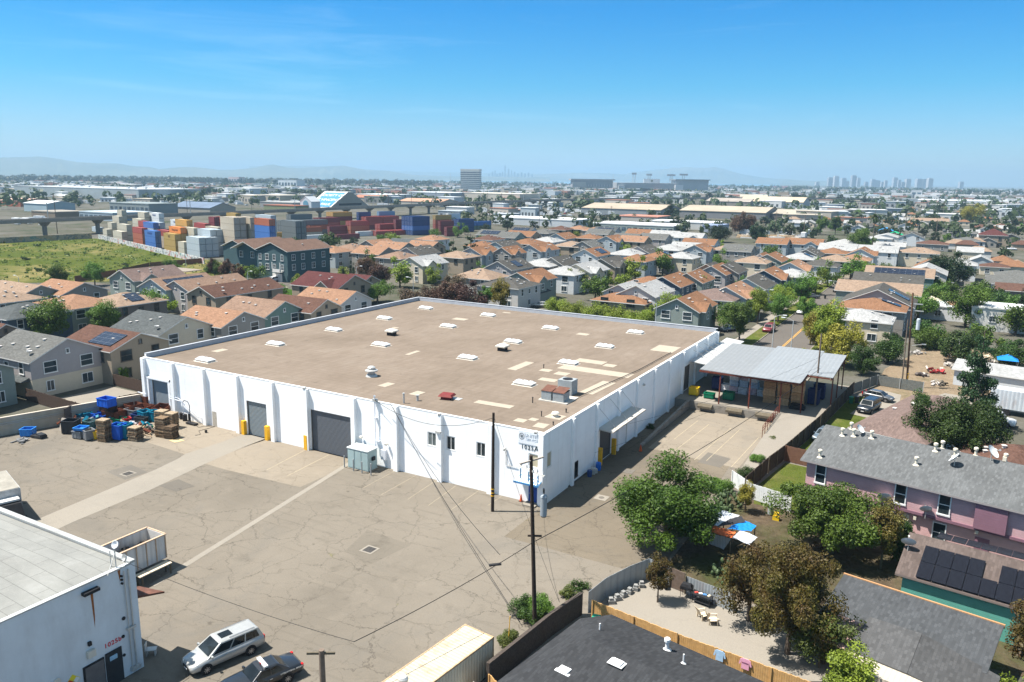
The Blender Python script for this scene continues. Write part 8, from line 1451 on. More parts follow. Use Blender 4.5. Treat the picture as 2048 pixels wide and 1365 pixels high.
# railway viaduct
vp = [(-369, 20), (-370, 90), (-371, 165), (-373, 280), (-378, 400), (-386, 520), (-392, 640), (-384, 780), (-362, 900), (-330, 1010), (-270, 1130), (-180, 1240), (-60, 1340)]
vd = thing("railway_viaduct", "long raised concrete railway viaduct curving behind the container stacks", "viaduct", (-371, 165, 0)); M_VD = paint((.25, .235, .21), .9, .25, .3, dirt=.3, name="viaduct_concrete"); k = MB(); dd = []
for a, b_ in zip(vp[:-1], vp[1:]):
 a = Vector(a); b_ = Vector(b_); n = int((b_-a).length/32)+1
 for i in range(n): dd.append(a.lerp(b_, i/n))
dd.append(Vector(vp[-1]))
for i, (a, b_) in enumerate(zip(dd[:-1], dd[1:])):
 d = (b_-a).normalized(); n = Vector((-d.y, d.x)); e = [(a-n*4.6), (b_-n*4.6), (b_+n*4.6), (a+n*4.6)]; e = [q-Vector((-371, 165)) for q in e]
 k.hexa([(q.x, q.y, 7.2) for q in e]+[(q.x, q.y, 8.2) for q in e]);
 for s in (-1, 1):
  f = [(a+n*s*4.6), (b_+n*s*4.6), (b_+n*s*4.3), (a+n*s*4.3)]; f = [q-Vector((-371, 165)) for q in f]; k.hexa([(q.x, q.y, 8.201) for q in f]+[(q.x, q.y, 8.9) for q in f])
k.build("deck", M_VD, vd)
pier = MB().box(-.8, .8, -.8, .8, 0, 6.2).hexa([(-1.1, -1.1, 5.2), (1.1, -1.1, 5.2), (1.1, 1.1, 5.2), (-1.1, 1.1, 5.2), (-4.2, -1.1, 7.19), (4.2, -1.1, 7.19), (4.2, 1.1, 7.19), (-4.2, 1.1, 7.19)]).mesh("pier", [M_VD])
for a in dd[::1]: link("pier", pier, vd, (a.x+371, a.y-165, 0), 0)
for a in dd[::3]: link("signal_post", TTP := (globals().get('TTP') or MB().cyl((0, 0, 9), (0, 0, 17), .22, n=5).mesh("signal_post", [M_GALV])), vd, (a.x+371+4, a.y-165, 0))
# buildings beyond
FWC = Vector((CP.x, CP.y))
def farb(p0, p1, pb, h, dep, wc, rc, label, name="warehouse", roof='flat', cat="warehouse", rz=0.0, group=None, rise=3.0, win=0, ns=0):
 """building whose front spans pixel columns p0..p1 and whose foot is seen at row pb"""
 pm = (p0+p1)/2; x, y = G(pm, pb); dist = (Vector((x, y))-FWC).length; lat = (p1-p0)/FPX*dist*math.cos(math.atan((pm-1024)/FPX))
 w_ = max(4, lat*.9/.87 - dep*.12 if lat*.9/.87 > dep*.4 else lat*.7); t = thing(name, label, cat, (x, y, 0), rz, group)
 MB().box(-w_/2, w_/2, 0, dep, 0, h).build("wall", paint(wc, .85, .12, .08, name="far_wall"), t)
 if roof == 'flat': MB().box(-w_/2-.2, w_/2+.2, -.2, dep+.2, h+.01, h+.7).build("roof", paint(rc, .8, .15, .05, name="far_roof"), t)
 elif roof == 'x': k = MB(); k.T = Matrix.Translation((0, dep/2, 0)) @ Matrix.Rotation(R(90), 4, 'Z'); roof_slab(k, dep/2, -w_/2-.3, w_/2+.3, h, h+rise, th=.4); k.box(-dep/2+.5, dep/2-.5, -w_/2+.3, w_/2-.3, h, h+.3).build("roof", [paint(rc, .8, .2, .06, name="far_roof"), paint(mul(rc, .8), .8)], t); MB().face([(w_/2, 0, h), (w_/2, dep, h), (w_/2, dep/2, h+rise)]).build("gable_wall", paint(wc, .85, .12, .08), t)
 elif roof == 'y': k = MB(); k.T = Matrix.Translation((0, dep/2, 0)); roof_slab(k, w_/2, -dep/2-.3, dep/2+.3, h, h+rise, th=.4); k.build("roof", [paint(rc, .8, .2, .06, name="far_roof"), paint(mul(rc, .8), .8)], t); MB().face([(-w_/2, 0, h), (w_/2, 0, h), (0, 0, h+rise)]).build("gable_wall", paint(wc, .85, .12, .08), t)
 if win:
  for i in range(win): xx = -w_/2+w_*(i+.5)/win; MB().box(xx-w_/win*.34, xx+w_/win*.34, -.1, .05, h*.3, h*.72).build("window_band", M_GLASSB, t)
 if ns:
  r2 = random.Random(int(p0*7+pb))
  for i in range(ns): s_ = r2.uniform(1, 2.4); MB().box(-s_, s_, -s_*.7, s_*.7, 0, s_*.8).build("roof_unit", paint((.6, .6, .6), .7, .1), t, (r2.uniform(-w_*.45, w_*.45), r2.uniform(.1, .9)*dep, h+.7))
 return t, w_
far = [
 (-60, 352, 396, 12.5, 90, (.30, .34, .35), (.38, .40, .41), "huge grey distribution warehouse spanning the left background", dict(ns=14)),
 (30, 112, 424, 6.5, 24, (.30, .38, .42), (.60, .62, .63), "blue-grey shed with a white roof left of the viaduct piers", dict(roof='x', rise=2)),
 (-20, 60, 413, 5, 30, (.34, .11, .06), (.45, .30, .24), "brick-red low building at the left edge", dict(roof='x', rise=2)),
 (196, 322, 430, 8.5, 26, (.21, .24, .24), (.20, .23, .23), "long grey school-like building with a clerestory behind the viaduct", dict(win=9)),
 (135, 250, 441, 5, 30, (.30, .36, .40), (.36, .42, .46), "long pale blue low building behind the viaduct", dict(win=7)),
 (322, 440, 428, 5, 26, (.30, .28, .24), (.12, .16, .22), "long shed with a bluish solar roof", dict(roof='x', rise=4)),
 (44, 132, 436, 4, 22, (.20, .16, .12), (.27, .24, .20), "flat taupe shed left of the viaduct", {}),
 (496, 572, 405, 8, 40, (.40, .36, .28), (.44, .40, .34), "tan building with dark door openings left of the sign roof", dict(win=4)),
 (505, 600, 416, 5, 40, (.25, .25, .24), (.27, .27, .26), "grey flat-roofed works left of the sign roof", {}),
 (515, 600, 421, 4, 20, (.20, .22, .12), (.24, .09, .05), "low building with a rusty red roof left of the sign roof", {}),
 (700, 790, 402, 8, 50, (.40, .44, .47), (.58, .60, .61), "white and grey warehouse behind the little conifers", {}),
 (812, 912, 402, 11, 60, (.27, .31, .35), (.52, .54, .55), "grey-blue warehouse in the middle distance", {}),
 (905, 1050, 404, 11, 60, (.48, .44, .37), (.52, .48, .41), "long cream windowless warehouse in the middle distance", {}),
 (698, 772, 406, 6, 22, (.33, .30, .25), (.33, .15, .09), "barn with a rusty red roof behind the small conifers", dict(roof='x', rise=3)),
 (786, 892, 413, 5, 34, (.42, .38, .32), (.40, .23, .15), "pale barn with a rust-streaked roof before the viaduct bend", dict(roof='x', rise=3)),
 (1152, 1328, 432, 6, 60, (.22, .24, .25), (.34, .28, .21), "huge shed with a brown-grey roof right of the parked lots", dict(roof='x', rise=4, ns=4)),
 (1352, 1532, 438, 6, 60, (.20, .20, .20), (.34, .29, .22), "second huge brown-grey roofed shed", dict(roof='x', rise=4)),
 (1536, 1622, 441, 5, 60, (.12, .11, .10), (.33, .29, .23), "open-sided shed with a brown-grey roof", dict(roof='x', rise=3)),
 (1478, 1604, 415, 7, 50, (.33, .36, .38), (.44, .36, .26), "gabled shed with a tan roof in the right middle distance", dict(roof='x', rise=6)),
 (1410, 1500, 413, 6, 40, (.24, .22, .19), (.30, .26, .22), "old shed with a dark gap under its grey roof", dict(roof='x', rise=4)),
 (972, 1160, 452, 4.5, 26, (.45, .47, .48), (.66, .67, .67), "long low building with a white roof at the edge of the tract", {}),
 (1178, 1350, 467, 5, 24, (.26, .30, .28), (.68, .68, .67), "long green-walled building with a bright white roof behind the tract", dict(win=14)),
 (1225, 1320, 448, 5, 30, (.40, .38, .34), (.36, .17, .12), "building with a red striped roof behind the long white one", {}),
 (1300, 1432, 459, 4.5, 20, (.50, .50, .48), (.68, .69, .69), "white-roofed low building right of the long one", {}),
 (1400, 1440, 466, 4, 26, (.30, .34, .40), (.20, .25, .36), "building with a blue solar roof beside the purple-grey tree", {}),
 (1840, 1962, 413, 8, 50, (.52, .53, .53), (.66, .67, .67), "long white factory in the right background", dict(ns=6)),
 (1900, 1990, 400, 9, 50, (.46, .46, .46), (.62, .62, .62), "white factory block with roof structures in the right background", dict(ns=5)),
 (1770, 2010, 388, 7, 70, (.50, .50, .50), (.64, .64, .64), "very long white shed far away on the right", {}),
 (1822, 1842, 396, 18, 18, (.45, .47, .48), (.40, .42, .43), "slim white office block with square windows", dict(win=2)),
 (1912, 1930, 388, 12, 6, (.40, .05, .05), (.30, .05, .05), "red sign box above the white sheds", {}),
 (1655, 1752, 396, 7, 60, (.25, .31, .36), (.34, .40, .45), "long blue-grey shed in the right background", {}),
 (550, 600, 377, 20, 30, (.50, .54, .56), (.38, .42, .46), "small white and blue office block far left of centre", dict(win=6)),
 (453, 483, 369, 24, 26, (.48, .38, .36), (.52, .48, .46), "pinkish hotel block with an orange sign far left", dict(win=4)),
 (445, 510, 388, 9, 40, (.44, .48, .50), (.58, .60, .60), "pale office building behind dark trees, left of centre", dict(win=5)),
 (1085, 1112, 391, 8, 30, (.48, .52, .54), (.60, .62, .62), "small white block right of centre behind the viaduct", {}),
 (530, 565, 381, 6, 30, (.30, .10, .08), (.34, .10, .09), "low red-roofed building right of the white office", {}),
 (590, 650, 377, 6, 30, (.30, .12, .09), (.36, .12, .09), "long red-roofed building before the far trees", {}),
 (1540, 1575, 376, 8, 30, (.30, .10, .10), (.50, .05, .06), "building with a bright red roof in the far right", {}),
 (1538, 1548, 397, 13, 10, (.50, .50, .48), (.45, .45, .44), "pale silo beside the tan square building", {}),
 (1555, 1576, 397, 12, 14, (.32, .26, .19), (.34, .29, .22), "square tan block beside the pale silo", {}),
 (100, 118, 423, 4, 12, (.5, .5, .5), (.6, .6, .6), "small white shed beside the blue-grey one", {}),
]
for (p0, p1, pb, h, dep, wc, rc, lab, kw) in far: farb(p0, p1, pb, h, dep, wc, rc, lab, name="factory_building" if 'factory' in lab else "far_building", cat="building", **kw)
x, y = G(659, 419); t = thing("sign_hall", "steep-roofed hall with a blue and white lettered sign covering its roof slope, behind the viaduct", "hall", (x, y, 0))
MB().hexa([(-30, 0, 0), (0, 0, 0), (0, 62, 0), (-30, 62, 0), (-30, 0, .6), (0, 0, .6), (0, 62, .6), (-30, 62, .6)]).hexa([(-30, .1, .6), (-.1, .1, .6), (-.1, 61.9, .6), (-30, 61.9, .6), (-30, 27, 15.6), (-.1, 27, 15.6), (-.1, 35, 15.6), (-30, 35, 15.6)]).build("wall", paint((.26, .25, .22), .85, .1, .1), t)
MB().hexa([(-31, -1, .2), (.5, -1, .2), (.5, 27, 15.8), (-31, 27, 15.8), (-31, -1, .7), (.5, -1, .7), (.5, 27, 16.3), (-31, 27, 16.3)]).box(-31, .5, 27, 35, 15.8, 16.8).build("roof", paint((.50, .49, .46), .85, .1, .1), t)
MB().box(-.05, .1, 14, 48, 3.2, 5.2).build("window_band", M_BLK, t); sg = math.atan2(15.6, 28)
pn = MB().box(-27, -1.5, 2.5, 30, 0, .25).build("sign_panel", paint((.04, .20, .42), .6, .1, .3, name="sign_blue"), t, (0, -1, .75)); pn.rotation_euler = (sg, 0, 0)
for i, (w2_, v_) in enumerate((("SOCIETY OF", 24.5), ("ST.VINCENT", 15.8), ("DE PAUL", 7.2))): text(w2_, 5.6, (-14, v_, .3), (0, 0, 0), M_VWH, pn, "lettering", .05, extra=.05)
q = thing("emblem_gable", "small white gabled front with a round blue emblem left of the sign roof", "building", (*G(612, 421), 0)); MB().box(-7, 7, 0, 12, 0, 8).face([(-7, 0, 8), (7, 0, 8), (0, 0, 12.5)]).build("wall", paint((.50, .55, .58), .8, .08), q)
k = MB(); k.T = Matrix.Translation((0, 6, 0)); roof_slab(k, 7, -6.2, 6.2, 8, 12.5, th=.4); k.build("roof", [paint((.4, .42, .44), .8), paint((.6, .6, .6), .8)], q)
MB().cyl((0, -.3, 6), (0, -.05, 6), 3.2, n=20).build("emblem", paint((.10, .26, .36), .6, .1), q)
ot = thing("office_tower", "white office tower with dark window bands standing alone on the horizon", "office tower", (*at_dist(942, 2000), 0), R(20))
hh = hgt((ot.location.x, ot.location.y), 942, 339); W_ = 48; MB().box(-W_/2, W_/2, -12, 12, 0, hh).build("wall", paint((.66, .63, .58), .8, .05, .05), ot)
for i in range(9): z = hh*.12+i*hh*.088; MB().box(-W_/2-.25, W_/2+.25, -12.25, 12.25, z, z+hh*.045).build("window_band", paint((.13, .14, .15), .3, .1, .05), ot)
MB().box(-W_/2-.6, W_/2+.6, -12.6, 12.6, hh*.93, hh+.5).build("roof_band", paint((.58, .56, .52), .8, .05), ot)
def polyprism(name, label, cat, px, dist, parts):
 t = thing(name, label, cat, (*at_dist(px, dist), 0), YAW-math.pi/2-0*math.atan((px-1024)/FPX)); xy = (t.location.x, t.location.y); s = dist/FPX
 for (nm, x0, x1, y0, y1, d0, d1, c) in parts:
  z1 = hgt(xy, px, y0); z0 = max(0, hgt(xy, px, y1)); MB().box((x0-px)*s, (x1-px)*s, d0, d1, z0, z1).build(nm, paint(c, .8, .15, .03, name="far_concrete"), t)
 return t
s_ = polyprism("arena", "flat dark-roofed sports arena with a zigzag facade on the horizon", "arena", 1185, 2300, [("drum", 1147, 1225, 361, 376, 0, 90, (.24, .24, .25)), ("roof", 1143, 1229, 358.5, 361, -3, 93, (.32, .32, .33)), ("concourse", 1146, 1172, 364.5, 376, -6, 0, (.34, .33, .31))])
k = MB(); s = 2300/FPX
for i in range(14): a = (-36+i*5.2)*s; k.cyl((a, -.8, 3), (a+2.6*s, -.8, 19), .6, n=4).cyl((a+2.6*s, -.8, 19), (a+5.2*s, -.8, 3), .6, n=4)
k.build("zigzag_ribs", paint((.42, .42, .42), .8), s_)
s_ = polyprism("stadium", "stadium with a high grandstand, white scoreboard and floodlight masts on the horizon", "stadium", 1330, 2400, [("bowl", 1238, 1352, 367, 378, 0, 150, (.27, .28, .29)), ("scoreboard", 1299, 1331, 358.5, 367, 90, 96, (.56, .56, .56)), ("screen", 1313, 1317, 360.5, 365, 89, 90, (.15, .14, .08)), ("grandstand", 1352, 1414, 360.5, 380, 0, 80, (.30, .32, .34)), ("stand_roof", 1349, 1416, 358.5, 360.5, -8, 84, (.2, .21, .22)), ("ramp", 1349, 1364, 370, 380, -14, 0, (.5, .5, .5)), ("ramp", 1240, 1252, 373, 380, -14, 0, (.5, .52, .53))])
for (px, y0, w2_) in ((1268, 347, 9), (1298, 349, 11), (1342, 350, 16), (1367, 349, 16)):
 t2 = thing("floodlight_mast", "stadium floodlight mast, %s of four" % {1268: "leftmost", 1298: "second", 1342: "third", 1367: "rightmost"}[px], "floodlight", (*at_dist(px, 2440), 0), YAW-math.pi/2, "stadium floodlight masts"); h = hgt((t2.location.x, t2.location.y), px, y0); s = 2440/FPX
 MB().cyl((-2*s, 0, 0), (-2*s, 0, h), .9, n=5).cyl((2*s, 0, 0), (2*s, 0, h), .9, n=5).build("mast", M_GALV, t2); MB().box(-w2_/2*s, w2_/2*s, -1, 1, h-2.5*s, h+1*s).build("lamp_bank", paint((.35, .36, .38), .6), t2)
tk = MB().cyl((0, 0, 7), (42, 0, 7), 6, n=20); x, y = G(1480, 406); tag(tk.build("storage_tank", paint((.40, .35, .27), .7, .2, .2), None, (x, y, 0)), "long horizontal cylindrical roofed tank hall with a white end", "tank")
def tower(px, pw, yt, dist, c, label, grp, nm="skyscraper"):
 x, y = at_dist(px, dist); h = hgt((x, y), px, yt); w2_ = pw/FPX*dist*.8; o = MB().box(-w2_/2, w2_/2, -w2_/2, w2_/2, 0, h*.94).box(-w2_*.38, w2_*.38, -w2_*.38, w2_*.38, h*.94+.1, h).build(nm, paint(c, .7, .1, .01, name="tower_grey"), None, (x, y, 0), YAW-math.pi/2)
 return tag(o, label, "skyscraper", grp)
OAK = [(1660, 10, 355), (1672, 10, 352.5), (1687, 10, 356), (1707, 10, 351), (1717, 7, 356), (1746, 9, 359), (1754, 11, 361), (1772, 6, 361), (1790, 9, 355), (1799, 6, 360), (1816, 10, 358), (1838, 12, 358), (1849, 10, 358.5), (1860, 10, 356.5), (1923, 8, 363.5), (1733, 7, 364), (1635, 8, 364), (1765, 5, 364), (1806, 8, 364), (1695, 6, 362)]
for i, (px, pw, yt) in enumerate(OAK): tower(px, pw, yt, 6200+(i*331) % 700, ((.30, .32, .35), (.40, .40, .41), (.34, .37, .41))[i % 3], "hazy %s tower of the nearer skyline, %s" % (("dark", "grey", "bluish")[i % 3], "far left one" if px < 1650 else ("rightmost standing alone" if px > 1900 else "number %d of its row from the left" % (1+sorted(q[0] for q in OAK).index(px)))), "towers of the nearer skyline on the right")
SFC = [(978, 4, 348.5), (985, 4, 344), (990, 3, 341), (1000, 5, 346), (1005, 3, 344), (1010, 3.2, 331), (1017, 4, 338), (1023, 3, 341), (1029, 4, 344), (1036, 5, 347), (1043, 4, 345), (1050, 4, 347.5), (1057, 4, 346), (1064, 4, 348.5), (994, 5, 348)]
for i, (px, pw, yt) in enumerate(SFC): tower(px, pw, yt, 12500, (.12, .14, .18), "tall rounded tower highest in the faint city skyline" if yt == 331 else "faint tower of the city skyline right of the office tower", "faint towers of the far city skyline")
for (px, y0) in ((677, 318), (1226, 348), (901, 346), (718, 348)):
 x, y = at_dist(px, 11500 if px == 677 else 2300); h = hgt((x, y), px, y0); s = 4 if px == 677 else .5; tag(MB().cyl((0, 0, 0), (0, 0, h), s*1.5, s*.6, 5).build("radio_mast", M_GALV, None, (x, y, 0)), {677: "faint tall radio tower on the far hills", 1226: "white mast left of the stadium", 901: "thin mast left of the office tower", 718: "thin mast above the far left trees"}[px], "mast")
def hills(pts, dist, name, c, thick=2000):
 P_ = [];
 for (a, b_) in zip(pts[:-1], pts[1:]):
  n = max(2, int((b_[0]-a[0])/6))
  for i in range(n): P_.append((a[0]+(b_[0]-a[0])*i/n, a[1]+(b_[1]-a[1])*i/n+rnd.uniform(-.35, .35)))
 P_.append(pts[-1]); k = MB(); rows = []
 for j, (dd_, f) in enumerate(((-thick, 0), (-thick*.6, .35), (-thick*.3, .7), (0, 1), (thick, 0))):
  row = []
  for i, (px, py) in enumerate(P_):
   x, y = at_dist(px, dist+dd_+(rnd.uniform(-.12, .12)*thick if 0 < j < 3 else 0)); x0, y0 = at_dist(px, dist); row.append((x, y, max(-5, hgt((x0, y0), px, py)*f*(rnd.uniform(.9, 1.08) if 0 < j < 3 else 1))))
  rows.append(row)
 i0 = k.add([p for r_ in rows for p in r_]); n = len(P_)
 for j in range(4):
  for i in range(n-1): a = i0+j*n+i; k.f.append((a, a+1, a+n+1, a+n)); k.m.append(0)
 return struct(name, k, M_HILL, smooth=True)
m, nt, b, o = nodes("hill_land"); n1 = noise(nt, coord(nt, world=True), .0012, 6, .6); L(nt, ramp(nt, n1.outputs[0], [(.35, (.035, .055, .03)), (.65, (.12, .12, .07))]), b.inputs["Base Color"]); b.inputs["Roughness"].default_value = 1; M_HILL = m
hills([(-260, 330), (-100, 318), (0, 315.5), (40, 315), (85, 313.5), (120, 318), (160, 325), (200, 327), (235, 327), (270, 333), (300, 334), (320, 339), (345, 336.5), (365, 334.5), (400, 335.5), (440, 340), (470, 340), (512, 336), (535, 330.5), (548, 329.5), (575, 335.5), (600, 337), (640, 334), (670, 332.5), (690, 332), (705, 335), (735, 341), (770, 341.5), (800, 346), (830, 350.5), (900, 353), (1100, 355)], 11000, "hills", M_HILL)
hills([(960, 353), (1080, 350), (1150, 346), (1200, 346.5), (1250, 349), (1262, 345.5), (1300, 341), (1350, 336), (1380, 335), (1410, 336.5), (1430, 334.5), (1445, 338), (1460, 343), (1490, 350), (1530, 356), (1600, 361), (1700, 364)], 14000, "hills", M_HILL)
hills([(500, 333), (620, 332), (800, 343), (1000, 347), (1200, 349)], 17000, "hills", M_HILL, 1500)
m, nt, b, o = nodes("bay_water"); b.inputs["Base Color"].default_value = (.10, .20, .28, 1); b.inputs["Roughness"].default_value = .15; M_WAT = m
sheet("water", [at_dist(600, 5600), at_dist(1560, 5600), at_dist(1560, 15000), at_dist(600, 10500)], .3, M_WAT)
TREEKINDS = [('roundA', 'far'), ('roundB', 'fard'), ('roundC', 'far'), ('roundA', 'fard'), ('roundB', 'far'), ('cone', 'fard')]
r3 = random.Random(77); GR = "trees scattered between the sheds beyond the tract"
LBT = {'far': "green", 'fard': "dark green"}
def fartree(px, py, r, i, lab=None):
 kd, cl = TREEKINDS[i % 6]; x, y = G(px, py); t = tree(x, y, r, kd, 0, cl, lab or "%s %s standing between the distant sheds" % (LBT[cl], {'roundA': "round-crowned tree", 'roundB': "broad tree", 'roundC': "tall tree", 'cone': "conifer"}[kd]), group=GR)
for (px, py, r, i) in [(68, 405, 6, 1), (90, 406, 5, 0), (140, 408, 8, 3), (155, 406, 7, 1), (135, 412, 6, 0), (245, 405, 6, 1), (342, 402, 6, 3), (380, 400, 9, 0), (400, 398, 8, 2), (410, 392, 9, 1), (420, 388, 9, 3), (370, 390, 7, 1), (352, 389, 6, 3), (590, 392, 9, 0), (608, 392, 8, 4), (660, 388, 9, 3), (655, 380, 9, 2), (625, 392, 8, 0), (695, 402, 5, 5), (713, 404, 4, 5), (757, 402, 4, 5), (765, 403, 5, 5), (776, 404, 4, 5), (799, 405, 6, 5), (810, 406, 4, 5), (1020, 403, 9, 0), (1035, 403, 9, 1), (1050, 404, 9, 0), (1070, 404, 9, 2), (1088, 404, 8, 0), (1135, 400, 8, 4), (1150, 405, 6, 0), (1205, 412, 5, 0), (1265, 396, 9, 3), (1255, 398, 6, 1), (1310, 392, 9, 0), (1325, 392, 9, 2), (1420, 402, 12, 1), (1445, 402, 8, 0), (1460, 404, 9, 4), (1590, 404, 12, 3), (1605, 406, 9, 0), (1625, 404, 9, 1), (1640, 404, 10, 2), (1680, 408, 10, 3), (1700, 410, 9, 1), (1715, 408, 9, 0), (1730, 412, 9, 3), (1745, 412, 8, 1), (1820, 420, 10, 1), (1805, 415, 8, 0), (1780, 412, 7, 0), (1860, 432, 8, 0), (1880, 434, 8, 1), (1875, 430, 8, 2), (1930, 425, 7, 0), (1950, 428, 7, 4), (2010, 432, 8, 0), (2030, 436, 7, 2),
 (1352, 460, 6, 3), (1370, 462, 6, 1), (1345, 452, 5, 3), (1150, 448, 4, 0), (1165, 448, 5, 0), (1185, 447, 5, 2), (1205, 446, 5, 0), (1225, 446, 4, 0), (1270, 447, 5, 0), (1300, 445, 6, 2), (1095, 452, 6, 1), (1108, 453, 6, 3), (1122, 453, 5, 1), (1070, 462, 4, 2), (1015, 398, 8, 0), (1085, 432, 5, 1), (1550, 470, 6, 0), (1580, 475, 6, 0), (1600, 472, 5, 3), (1530, 452, 6, 1), (1750, 470, 4, 0), (1770, 475, 5, 1), (1790, 470, 4, 0), (1845, 475, 4, 3), (1870, 468, 5, 3), (1900, 470, 5, 0), (1810, 455, 4, 0), (1865, 460, 4, 2), (2030, 455, 6, 0), (1985, 475, 5, 1), (2010, 520, 4, 0), (1990, 470, 4, 3)]: fartree(px, py, r*.8, i)
for j in range(0):
 px = r3.uniform(0, 2048); py = 366+(px-1024)*.0135+r3.uniform(6, 34)*(1 if r3.random() < .6 else 1.6); fartree(px, py, r3.uniform(3.5, 7), r3.randrange(6))
def woods(name, n, p0, p1, dist0, dist1, label, hmin=9, hmax=19, m=F_FARD):
 r = np.random.default_rng(abs(hash(name)) % 5 if False else len(name)); K = 22; V = []
 px = r.uniform(p0, p1, n); di = dist0+(dist1-dist0)*r.random(n)**1.0
 for i in range(n):
  x, y = at_dist(px[i], di[i]); h = r.uniform(hmin, hmax); rad = h*r.uniform(.35, .6); d = r.normal(size=(K, 3)); d /= np.linalg.norm(d, axis=1)[:, None]; c = d*np.array([rad, rad, h*.45])*(.6+.5*r.random((K, 1)))+np.array([x, y, h*.55])
  t = np.cross(d, r.normal(size=(K, 3))); t /= np.linalg.norm(t, axis=1)[:, None]; bt = np.cross(d, t); s = h*.16*(.7+.7*r.random((K, 1))); V.append(np.stack([c-t*s, c-bt*s, c+t*s, c+bt*s], 1).reshape(-1, 3))
 V = np.concatenate(V); N_ = len(V)//4; me = bpy.data.meshes.new(name); me.vertices.add(4*N_); me.vertices.foreach_set("co", V.astype(np.float32).ravel()); me.loops.add(4*N_); me.loops.foreach_set("vertex_index", np.arange(4*N_, dtype=np.int32)); me.polygons.add(N_); me.polygons.foreach_set("loop_start", np.arange(0, 4*N_, 4, dtype=np.int32)); me.polygons.foreach_set("loop_total", np.full(N_, 4, dtype=np.int32)); me.materials.append(m); me.update()
 return tag(link(name, me), label, None, None, "stuff")
woods("distant_woods", 900, -120, 860, 2600, 3800, "dark band of distant trees along the left horizon", 12, 24)
woods("distant_treetops", 900, 840, 2200, 2700, 5200, "band of distant trees along the right horizon", 8, 20)
woods("middle_treetops", 1500, -120, 2200, 800, 2700, "scattered distant tree tops between the far sheds", 6, 13, F_FAR)
woods("near_treetops_", 260, 900, 2200, 480, 900, "tree tops among the nearer sheds on the right", 4, 9, F_FAR)
WCL = [((.48, .49, .48), (.62, .63, .62), "white-roofed"), ((.36, .33, .28), (.40, .35, .28), "tan-roofed"), ((.27, .30, .33), (.36, .39, .41), "grey-roofed"), ((.42, .38, .33), (.30, .14, .09), "red-brown roofed"), ((.42, .46, .48), (.58, .60, .62), "pale"), ((.22, .22, .21), (.22, .21, .20), "dark-roofed")]
BM = {}
def far_block(i, wd, dp, h):
 wc, rc, nm = WCL[i]; key = (i, wd, dp, h)
 if key not in BM:
  k = MB().box(-wd/2, wd/2, -dp/2, dp/2, 0, h, 0).box(-wd/2-.3, wd/2+.3, -dp/2-.3, dp/2+.3, h+.01, h+.5, 1)
  for j in range(4): k.box(-wd*.4+j*wd*.22, -wd*.4+j*wd*.22+wd*.1, -dp/2-.08, -dp/2+.1, h*.15, h*.55, 2)
  BM[key] = k.mesh("far_block", [paint(wc, .85, .15, .08), paint(rc, .85, .2, .06), paint((.07, .075, .08), .5)])
 return BM[key]
zones = [(0, 2048, 370, 392, 120), (380, 1150, 392, 412, 26), (1000, 1300, 405, 425, 12), (1620, 2048, 396, 430, 46), (1150, 1640, 392, 408, 22), (0, 460, 396, 424, 30), (560, 700, 380, 398, 10), (440, 620, 404, 414, 8), (900, 1130, 428, 440, 8), (1600, 1760, 412, 440, 14)]
for (p0, p1, y0, y1, n) in zones:
 for j in range(n):
  px = r3.uniform(p0, p1); py = r3.uniform(y0, y1)+(px-1024)*.0138; x, y = G(px, py); i = r3.choice((0, 0, 1, 2, 3, 4, 4, 5)); far_ = py < 392; wd = r3.choice((18, 30, 46) if far_ else (14, 22, 30)); h = r3.choice((4.5, 6, 8))
  o = link("distant_building", far_block(i, wd, wd*.6, h), None, (x, y, 0), r3.choice((0, .28, -.2))); tag(o, "%s low building among many in the industrial district beyond the viaduct" % WCL[i][2], "building", "low buildings of the industrial district")
k = MB();
for j in range(1500):
 px = r3.uniform(-60, 2110); d_ = 1500+4500*r3.random()**1.2; x, y = at_dist(px, d_); wd = r3.uniform(12, 55); h = r3.uniform(3.5, 9); k.T = Matrix.Translation((x, y, 0)) @ Matrix.Rotation(r3.uniform(-.3, .3), 4, 'Z'); q = r3.choice((0, 0, 1, 2, 3)); k.box(-wd/2, wd/2, -wd*.3, wd*.3, 0, h, q)
tag(k.build("distant_town_blocks", [paint((.52, .53, .53), .85, .1, .02), paint((.30, .27, .23), .85, .1, .02), paint((.26, .29, .31), .85, .1, .02), paint((.28, .14, .10), .85, .1, .02)]), "far town of innumerable small blocks near the horizon", None, None, "stuff")
vm = [MB().box(-2.3, 2.3, -.9, .9, .3, 1.0).box(-1.3, 1.5, -.8, .8, 1.0, 1.5, tp=.15).mesh("parked_vehicle", [carpaint(c)]) for c in ((.6, .61, .61), (.05, .05, .06), (.35, .36, .37), (.2, .03, .03))]+[MB().box(-3.6, 3.6, -1.25, 1.25, .9, 3.6).box(3.7, 5.4, -1.2, 1.2, .5, 2.6, tp=.15).mesh("parked_truck", [paint((.62, .63, .63), .6, .1)])]
for (p0, p1, y0, y1, n) in [(100, 480, 401, 409, 60), (420, 600, 406, 412, 22), (960, 1240, 421, 434, 70), (1000, 1250, 409, 416, 30), (590, 900, 412, 416, 18), (1480, 1620, 470, 478, 16), (0, 90, 440, 452, 10)]:
 for j in range(n):
  px = r3.uniform(p0, p1); py = r3.uniform(y0, y1); x, y = G(px, py); i = r3.choice((0, 0, 1, 2, 3, 4, 4, 4, 4)); tag(link("parked_truck" if i == 4 else "parked_vehicle", vm[i], None, (x, y, 0), r3.choice((0, 1.57, .28))), "%s standing in rows in the far lots" % ("white box truck", "small car")[0 if i == 4 else 1], "truck" if i == 4 else "car", "trucks in the far lots" if i == 4 else "cars in the far lots")
x, y = G(1535, 478); k = MB()
